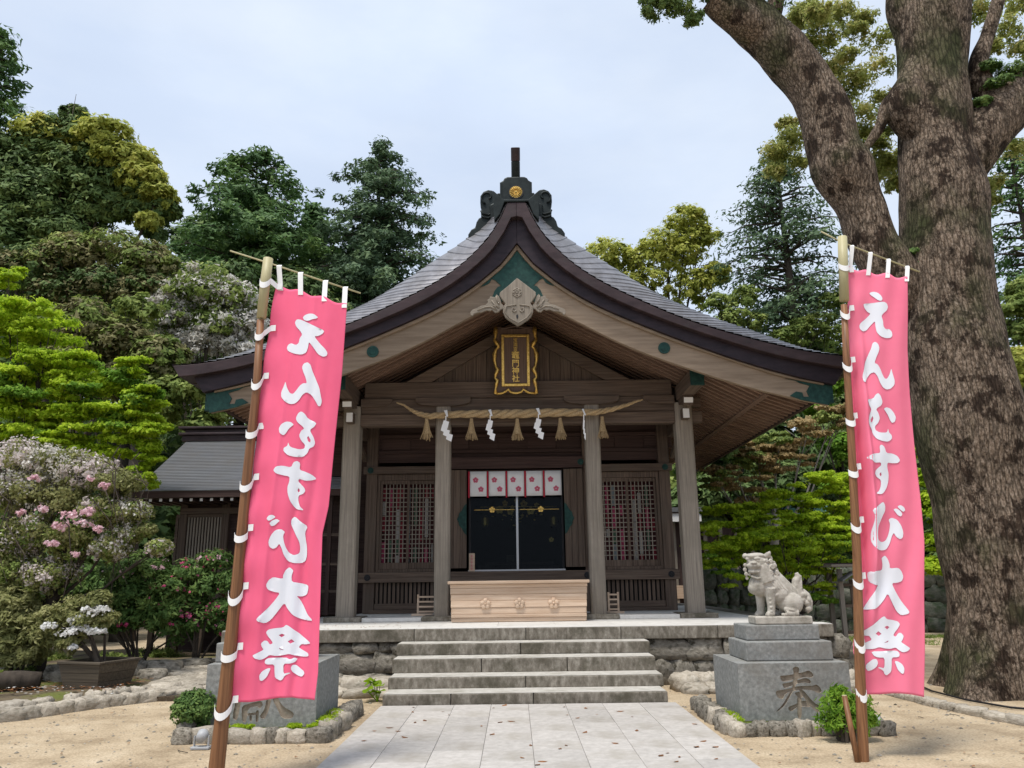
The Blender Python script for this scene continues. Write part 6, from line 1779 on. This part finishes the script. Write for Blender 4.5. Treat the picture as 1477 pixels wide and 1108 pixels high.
broad_tree('broadleaf_tree', 'round headed brownish green tree below the yellow tipped tree at the left', 'tree', c, [('olive', c), ('evergreen', c[3:]), ('mixed', c[:4])], (at(130,560,25.5).x, 25.5), .3, .13, 46, .24, 34)
c = [px_clump(a, b_, 25, r_, sq=.8) for a, b_, r_ in ((300,420,45),(335,440,42),(270,430,36),(250,465,38),(320,475,40),(355,470,30),(290,500,34),(350,510,25),(240,440,26))]
broad_tree('blossom_tree', 'pale blossoming cherry tree behind the left banner pole', 'tree', c, [('cream', c), ('mixed', c[:5])], (at(300,640,25).x, 25), .28, .12, 44, .30, 40, shell=.4, up=.2)
c = [px_clump(a, b_, 23, r_, sq=.8) for a, b_, r_ in ((130,470,45),(180,500,45),(110,520,42),(230,520,40),(170,560,42),(250,570,42),(220,600,38),(300,560,36),(310,600,30),(200,450,32),(60,470,40),(290,620,28))]
broad_tree('broadleaf_tree', 'dull green thin leaved tree between the lime maple and the side hall roof', 'tree', c, [('mixed', c), ('olive', c[:5])], (at(200,700,23).x, 23), .3, .14, 40, .28, 36, shell=.5)
c = [px_clump(a, b_, 30, r_, sq=.8) for a, b_, r_ in ((400,470,50),(340,400,30),(430,430,40),(470,470,45),(300,540,60),(420,560,60),(360,520,60))]
broad_tree('broadleaf_tree', 'dark evergreen tree low behind the side hall and the left banner', 'tree', c, 'evergreen', (at(400,700,30).x, 30), .35, .2, 60, .26, 50)
c = [px_clump(a, b_, 36, r_, sq=.85) for a, b_, r_ in ((880,375,36),(920,385,34),(960,360,38),(990,325,32),(985,375,36),(1010,350,30),(940,410,32),(900,420,30),(1000,420,32),(870,400,24),(1030,400,24))]
broad_tree('broadleaf_tree', 'yellow green young camphor tree just above the right roof slope', 'tree', c, 'yellow', (at(990,700,36).x, 36), .30, .17, 36, .25, 44, fork=.65, group='yellow green trees above the right roof slope')
c = [px_clump(a, b_, 31, r_, sq=.85) for a, b_, r_ in ((1075,430,20),(1060,455,22),(1035,440,20),(1090,470,20),(1045,470,24),(1185,470,24),(1205,440,22),(1160,480,24),(1205,490,26),(1130,490,20))]
broad_tree('broadleaf_tree', 'small thin yellow green tree in front of the tall right conifer', 'tree', c, 'mixed', (at(1065,700,31).x, 31), .16, .13, 26, .3, 34, fork=.6)

for px_, py_, Y_, r_, mt_, lab in ((60,470,34,95,'evergreen','dark evergreen tree at the left edge behind the lime maple'),(180,500,36,95,'evergreen','dark evergreen tree behind the dull green thin leaved tree'),(300,400,42,80,'evergreen','dark evergreen tree crown behind the top of the pale cherry'),(420,500,36,100,'evergreen','dark evergreen mass behind the left banner and roof tip'),(1090,640,29,70,'evergreen','dark evergreen tree behind the russet maple'),(1180,560,34,64,'evergreen','dark evergreen tree behind the end of the right eave'),(1240,620,30,70,'evergreen','dark evergreen tree behind the right banner'),(1020,760,30,60,'evergreen','dark evergreen tree right behind the hall columns')):
    c = [px_clump(px_+dx_*r_*.6, py_+dy_*r_*.6, Y_, r_*.55, sq=.85) for dx_, dy_ in ((0,0),(-1,.2),(1,.3),(-.5,-.8),(.5,-.7),(0,1),(-1,1.1),(1,1.2),(0,-1.1))]
    broad_tree('broadleaf_tree', lab, 'tree', c, mt_, (at(px_, 800, Y_).x, Y_), .3, .27, 46, .26, 32, group=None)

# right: maples
c = [px_clump(a, b_, 20, r_, sq=.5) for a, b_, r_ in ((1120,645,30),(1165,625,32),(1200,605,24),(1060,690,26),(1095,675,28),(1145,665,26),(1030,690,22),(1075,710,22),(1215,590,20),(1090,650,22))]
broad_tree('maple_tree', 'russet leaved maple with pale grey limbs between the roof eave and the right banner', 'maple', c, [('russet', c), ('mixed', c[::2])], (at(1105,830,20).x, 20), .15, .085, 13, .34, 28, bark='bark_pale', flat=.55, fork=.5, up=.35, plate=6, shell=.2)
c = [px_clump(a, b_, 17.5, r_, sq=.5) for a, b_, r_ in ((1030,770,34),(1070,760,34),(1110,775,36),(1150,760,34),(1190,770,34),(1050,800,32),(1095,810,32),(1140,800,32),(1185,800,30),(1215,750,28),(1020,800,24),(1225,780,26),(1160,735,24),(1210,720,24),(1085,735,26),(1130,715,26),(1180,700,24),(1222,695,22),(1040,745,24))]
broad_tree('maple_tree', 'bright lime green low maple spreading behind the lion dog', 'maple', c, [('lime', c), ('lime', c[3:])], (at(1120,880,17.5).x, 17.5), .11, .065, 14, .34, 32, flat=.55, fork=.4, up=.35, plate=6, shell=.2)
c = [px_clump(a, b_, 16.4, r_, sq=.5) for a, b_, r_ in ((1040,775,26),(1075,790,28),(1120,760,28),(1150,785,28),(1190,790,28),(1060,830,24),(1160,830,24),(1200,830,24),(1215,800,24),(1035,815,20),(1100,845,20),(1180,855,18))]
broad_tree('maple_tree', 'fine leaved lime green maple directly behind the tail of the lion dog', 'maple', c, [('lime', c), ('green', c[8:])], (at(1180,900,16.4).x, 16.8), .07, .06, 14, .34, 32, flat=.55, fork=.4, up=.35, plate=5, shell=.2)
c = [px_clump(a, b_, 24, r_, sq=.6) for a, b_, r_ in ((1190,560,26),(1220,540,28),(1180,590,20),(1240,600,30),(1235,660,30),(1215,700,26),(1240,720,26),(1210,640,24))]
broad_tree('maple_tree', 'fresh green maple seen past the corner of the right eave', 'maple', c, 'green', (at(1260,880,24).x, 24), .16, .10, 44, .3, 46, flat=.4, up=.7)
c = [px_clump(a, b_, 21, r_, sq=.6) for a, b_, r_ in ((1345,690,26),(1355,740,28),(1365,780,30),(1340,720,20),(1350,820,26),(1375,700,20),(1330,650,16),(1400,760,30))]
broad_tree('maple_tree', 'lime green maple showing between the right banner and the great trunk', 'maple', c, 'lime', (at(1380,900,21).x, 21), .14, .085, 46, .3, 50, flat=.4, up=.7)
c = [px_clump(a, b_, 26, r_, sq=.8) for a, b_, r_ in ((1030,720,40),(1080,720,40),(1130,700,40),(1180,720,40),(1060,640,36),(1010,760,30),(1100,770,36),(1160,780,36),(1220,800,36),(1230,760,30))]
broad_tree('broadleaf_tree', 'dark evergreen shrubbery tree behind the russet and lime maples on the right', 'tree', c, 'evergreen', (at(1120,900,27).x, 27), .3, .15, 70, .26, 50)
c = [px_clump(a, b_, 26, r_, sq=.8) for a, b_, r_ in ((1465,450,28),(1480,420,24),(1475,480,24))]
broad_tree('broadleaf_tree', 'pale green round tree beyond the great trunk at the right edge', 'tree', c, 'mixed', (at(1475,700,26).x, 26), .2, .13, 50, .28, 50)
c = [px_clump(a, b_, 22, r_, sq=.8) for a, b_, r_ in ((1462,530,22),(1480,545,24),(1475,515,18))]
broad_tree('broadleaf_tree', 'orange tinged yellow bush beyond the great trunk at the right edge', 'bush', c, 'yellow', (at(1475,700,22).x, 22), .15, .10, 44, .3, 46)
c = [px_clump(a, b_, 23, r_, sq=.8) for a, b_, r_ in ((1465,585,26),(1480,620,30),(1470,660,30),(1490,700,30),(1480,760,34))]
broad_tree('broadleaf_tree', 'dark green tree low beyond the great trunk at the right edge', 'tree', c, 'evergreen', (at(1490,850,23).x, 23), .2, .12, 46, .3, 46)

# left: lime maple, weeping cherry
c = [px_clump(a, b_, 15.5, r_, sq=.5) for a, b_, r_ in ((10,400,24),(20,440,45),(60,470,42),(30,500,45),(80,530,40),(20,560,48),(70,580,45),(120,570,42),(110,540,36),(160,545,36),(130,610,40),(180,600,36),(200,640,30),(60,620,40),(20,610,45),(205,575,28),(215,615,24),(160,650,30),(205,690,22),(190,530,24),(-20,480,50),(-20,560,50),(-20,640,50),(215,665,18),(100,650,34))]
broad_tree('maple_tree', 'large bright lime green maple filling the left edge', 'maple', c, [('lime', c), ('lime', c[::2]), ('green', c[5:16:2])], (at(30,800,15.5).x, 15.5), .18, .075, 13, .34, 30, flat=.55, fork=.35, up=.35, group=None, plate=8, shell=.2)
c = [px_clump(a, b_, 12.6, r_, sq=.65) for a, b_, r_ in ((30,660,40),(80,670,40),(130,680,38),(170,700,34),(30,710,42),(90,720,40),(150,740,34),(190,740,26),(40,770,42),(100,780,38),(160,790,26),(20,830,42),(70,830,38),(185,770,20),(230,790,16),(210,765,14),(-20,720,50),(-20,800,50),(25,870,30))]
wc = broad_tree('weeping_cherry', 'weeping cherry with pale pink blossom hanging over the left garden', 'cherry tree', c, [('pinkish', c[0:18:2]), ('cream', c[1:16:3]), ('sage', c), ('mixed', c[6:]), ('sage', c[3:16])], (at(40,950,12.9).x, 13.1), .13, .050, 38, .26, 28, flat=.9, fork=.5, up=.2, shell=.4, lower=.8, aspect=.6)
pk = [px_clump(a, b_, 12.1, r_, sq=.6) for a, b_, r_ in ((105,745,17),(122,758,12),(85,760,12),(75,785,9),(128,738,10),(142,765,9),(108,800,7),(60,735,8),(150,700,8),(50,690,8),(130,690,8),(30,740,7))]
P, T, N = tufts(pk, 5, .45, 12, .9, .4, .5)
link('blossom', leaf_mesh('blossom', P, .048, L['pink'], .2, .8, T, nrm=N), wc)
tw = MB()
for k in range(46):                                     # hanging twigs
    x = NR.uniform(-5,205); y = NR.uniform(640,760); Yk = NR.uniform(12.0,13.2)
    p = at(x, y, Yk); ln = NR.uniform(.5,1.5)
    tw.tube([p, p+Vector((NR.uniform(-.1,.25), 0, -.1*ln)), p+Vector((NR.uniform(0,.35), NR.uniform(-.1,.1), -.55*ln)), p+Vector((NR.uniform(0,.4), 0, -ln))], [.012,.010,.007,.004], 4)
obj('twigs', tw, M['bark'], wc, fix=False)

def shrub(name, label, cat, clumps, mat, leaf, nsub, subr, nleaf, base, flowers=None, group=None, up=.4, stems=7, flat=.8, aspect=.4):
    root = empty(name, label, cat, group)
    st_ = MB(); bx, by, bz = base
    for k in range(stems):
        c_ = clumps[NR.randint(len(clumps))]; e = Vector((c_[0]+NR.uniform(-.5,.5)*c_[3], c_[1]+NR.uniform(-.5,.5)*c_[4], c_[2]+.3*c_[5]))
        b_ = Vector((bx+NR.uniform(-.08,.08), by+NR.uniform(-.08,.08), bz)); m_ = b_.lerp(e,.5)+Vector((0,0,.05))
        st_.tube([b_, m_, e], [.022,.016,.005], 5)
    obj('stems', st_, M['bark'], root, fix=False)
    P, T, N = tufts(clumps, nsub, subr, nleaf, flat, .55)
    link('foliage', leaf_mesh('foliage', P, leaf, L[mat], up, aspect, T, nrm=N), root)
    if flowers:
        for fm, cl_, ns, sz in flowers:
            P, T, N = tufts(cl_, ns, .16, 16, .8, .95, .1)
            link('blossom', leaf_mesh('blossom', P, sz, L[fm], .2, .85, T, nrm=N), root)
    return root
c = [px_clump(a, b_, 13.6, r_, sq=.8) for a, b_, r_ in ((175,830,26),(210,820,28),(200,860,30),(165,870,26),(240,855,26),(235,890,26),(185,900,28),(150,895,22))]
shrub('azalea_bush', 'tall rhododendron with a few pink flowers above the wooden planter', 'bush', c, 'shrub', .085, 34, .3, 34, (at(195,950,13.7).x,13.7,.15), [('pink', c[:3], 5, .045), ('magenta', c[3:7], 4, .04)], 'azaleas in the garden bed', aspect=.32)
c = [px_clump(a, b_, 13.9, r_, sq=.8) for a, b_, r_ in ((275,830,28),(310,815,26),(300,850,30),(265,870,28),(330,840,20),(290,890,30),(255,905,28),(320,880,20),(325,905,14))]
shrub('azalea_bush', 'dark leaved rhododendron dotted with magenta flowers beside the left banner pole', 'bush', c, 'shrub', .085, 36, .3, 34, (at(285,950,14.0).x,14.0,.15), [('magenta', c, 7, .04), ('pink', c[:2], 4, .045)], 'azaleas in the garden bed', aspect=.32)
c = [px_clump(a, b_, 12.0, r_, sq=.8) for a, b_, r_ in ((105,880,24),(140,870,20),(85,905,20),(120,900,24),(150,895,18),(70,890,16),(100,930,16))]
c2_ = [px_clump(a, b_, 11.80, r_, sq=.6) for a, b_, r_ in ((135,885,16),(150,880,10),(70,905,10),(95,915,12),(115,910,12),(140,912,10),(110,895,9),(105,935,6))]
shrub('potted_azalea', 'white flowering azalea growing in the wooden planter', 'bush', c, 'sage', .06, 24, .3, 30, (-6.2,12.0,.46), [('whitef', c2_, 8, .05)], None, stems=9)
c = [px_clump(a, b_, 12.4, r_, sq=.8) for a, b_, r_ in ((30,900,34),(15,930,28),(60,920,26),(20,870,30),(-15,900,40),(45,945,18),(15,955,20))]
shrub('leafy_shrub', 'olive green arching shrub at the lower left edge below the weeping cherry', 'bush', c, 'sage', .075, 36, .3, 36, (at(20,980,12.5).x,12.5,.15), aspect=.3)
c = [px_clump(a, b_, 15.5, r_, sq=.8) for a, b_, r_ in ((200,880,30),(160,850,30),(120,840,30),(250,900,30),(300,900,28),(90,860,34),(330,890,20))]
shrub('leafy_shrub', 'dark green shrub in the shade behind the azaleas', 'bush', c, 'shrub', .09, 40, .3, 36, (at(200,950,15.5).x,15.5,.15), aspect=.4)
# clipped round bush and leafy bush at the poles
c = [(at(281,1036,8.85).x, 8.85, .27, .225,.225,.20)]
r_ = shrub('round_bush', 'small clipped round bush at the foot of the left banner pole', 'bush', c, 'shrub', .035, 260, .16, 26, (at(281,1036,8.85).x, 8.85, 0), stems=8, up=.3, aspect=.55)
P, T, N = tufts([(c[0][0], c[0][1], c[0][2], .17,.17,.15)], 120, .3, 26, .9, .6)
link('foliage', leaf_mesh('foliage', P, .035, L['shrub'], .3, .5, T, nrm=N), r_)
c = [px_clump(a, b_, 8.3, r__, sq=1.0) for a, b_, r__ in ((1205,1025,22),(1230,1030,24),(1245,1040,18),(1215,1045,22),(1195,1045,16),(1210,1005,12),(1240,1015,12))]
shrub('leafy_bush', 'fresh green leafy bush at the foot of the right banner pole', 'bush', c, 'green', .062, 22, .5, 18, (at(1222,1062,8.3).x, 8.3, 0), stems=16, up=.0, aspect=.28)
# butterbur by the left end of the steps
bb = empty('butterbur_plant', 'round leaved bright green plant at the left end of the bottom steps', 'plant')
for k in range(9):
    a = NR.rand()*2*PI; x = at(543,985,11.2).x + NR.uniform(-.14,.12); y = 11.15+NR.uniform(-.15,.2); z = .10+NR.uniform(0,.17)
    lf = MB(); n = 12; rr_ = NR.uniform(.06,.10)
    lf.v.append((0,0,-.01)); 
    for j in range(n+1):
        t = -PI*.92 + 2*PI*.92*j/n; lf.v.append((rr_*math.cos(t), rr_*math.sin(t), .012*math.sin(3*t)))
    for j in range(n): lf.f.append((0, j+1, j+2))
    m_ = lf.mesh('leaf'); m_.materials.append(L['lime'])
    link('leaf', m_, bb, None, (x,y,z), (NR.uniform(-.5,.3), NR.uniform(-.4,.4), a))
    obj('leaf_stalk', MB().tube([(x,y,z-.005),(at(545,992,11.2).x,11.2,.0)], .005, 5), L['lime'], bb)

# ferns and grass tufts, moss, fallen leaves
def ground_leaves(name, n, xr, yr, zf, size, mat, label=None):
    xs = NR.uniform(*xr, n); ys = NR.uniform(*yr, n); P = np.stack([xs, ys, [zf(a, b_) for a, b_ in zip(xs, ys)]], 1)
    return tag(link(name, leaf_mesh(name, P, size, L[mat], .9, .6), None), kind='stuff')
ground_leaves('fallen_leaves', 46, (-1.8,1.9), (6.5,10.5), lambda a, b_: .045, .075, 'rust')
ground_leaves('fallen_leaves', 240, (-6.5,6.5), (6,12), lambda a, b_: .012, .04, 'rust')
ground_leaves('fallen_petals', 120, (-4.4,-1.5), (12.5,14.4), lambda a, b_: FZ+.013, .035, 'rust')
ground_leaves('fallen_petals', 160, (-7.5,-5.4), (10.8,13.5), lambda a, b_: .20, .04, 'whitef')
ground_leaves('fallen_leaves', 900, (-7.6,-5.6), (11.2,14), lambda a, b_: .19, .05, 'rust')
gp_ = [(NR.uniform(-14,-6.6), NR.uniform(11,17), .2, .25,.25,.12) for k in range(40)]
P, T, N = tufts(gp_, 12, .5, 30, .6)
tag(link('ground_cover', leaf_mesh('ground_cover', P, .08, L['mixed'], .3, .25, T)), kind='stuff')
gp_ = [(X0L+.02+NR.uniform(0,1.3), NR.choice([8.72,8.76]), .12, .05,.04,.02) for k in range(10)] + [(X1L+.10, NR.uniform(8.8,9.6), .14, .07,.12,.035) for k in range(9)] + [(X0R-.08, NR.uniform(8.75,9.2), .13, .05,.1,.03) for k in range(7)]
P, T, N = tufts(gp_, 10, .6, 30, .6)
tag(link('moss_tufts', leaf_mesh('moss_tufts', P, .028, L['lime'], .3, .3, T)), kind='stuff')
gp_ = [(NR.uniform(6.2,14), NR.uniform(17,21.5), .0, .8,.6,.03) for k in range(16)]
P, T, N = tufts(gp_, 16, .4, 60, .3)
tag(link('grass', leaf_mesh('grass', P, .07, L['mixed'], .1, .2, T)), kind='stuff')

# far wooded slope that reads as one mass
cl = []
for k in range(230):
    x = NR.uniform(-60, 2) if k < 150 else NR.uniform(2, 48)
    y = NR.uniform(38, 62) if x < 3 else NR.uniform(36, 58)
    s_ = NR.uniform(2.0,3.6)
    if x > 3: s_ *= .75
    cl.append((x, y, hill(x,y)+s_*.8, s_, s_, s_*1.1))
for k in range(70):
    x = NR.uniform(-40,-12); y = NR.uniform(20,34); s_ = NR.uniform(1.4,2.4); cl.append((x,y,hill(x,y)+s_*.7,s_,s_,s_))
for k in range(60):
    x = NR.uniform(8,36); y = NR.uniform(27,36); s_ = NR.uniform(1.2,2.0); cl.append((x,y,hill(x,y)+s_*.6,s_,s_,s_))
P, T, N = tufts(cl, 26, .30, 15, .8, .8, .15)
tag(link('wooded_slope', leaf_mesh('wooded_slope', P, .42, L['evergreen'], .4, .5, T, nrm=N)), kind='stuff')
cl2 = [(x,y-1.5,z-.6,s_*.8,s_*.8,s_*.7) for x,y,z,s_,_,_ in cl[::2]]
P, T, N = tufts(cl2, 16, .3, 14, .8, .8, .2)
tag(link('wooded_slope', leaf_mesh('wooded_slope', P, .36, L['mixed'], .4, .5, T, nrm=N)), kind='stuff')

# grit, pebbles and twigs lying on the sand
def pebbles(name, n, xr, yr, size, mats):
    bm = MB()
    for k in range(n):
        x = NR.uniform(*xr); y = NR.uniform(*yr)
        if -1.9 < x < 1.97 and y < 10.7: continue
        s_ = size*NR.uniform(.4,1.3)
        b = len(bm.v); a = NR.rand()*6
        for t in range(5):
            bm.v.append((x+s_*math.cos(a+t*1.257), y+s_*math.sin(a+t*1.257)*.8, .0))
        bm.v.append((x+s_*.1, y, s_*.55))
        bm.f += [(b+t, b+(t+1)%5, b+5) for t in range(5)]
    tag(obj(name, bm, mats), kind='stuff')
pebbles('pebbles', 2600, (-7,7), (6.2,12.5), .012, M['rock_pale'])
pebbles('pebbles', 500, (-7,7), (6.2,12.5), .022, M['rock'])
tws = MB()
for k in range(26):
    x = NR.uniform(-6,6); y = NR.uniform(6.8,11); a = NR.rand()*6; l_ = NR.uniform(.06,.22)
    if -1.9 < x < 1.97: continue
    tws.tube([(x,y,.008),(x+math.cos(a)*l_*.5,y+math.sin(a)*l_*.5,.014),(x+math.cos(a+.3)*l_,y+math.sin(a+.3)*l_,.008)], .004, 4)
tag(obj('fallen_twigs', tws, M['bark']), kind='stuff')
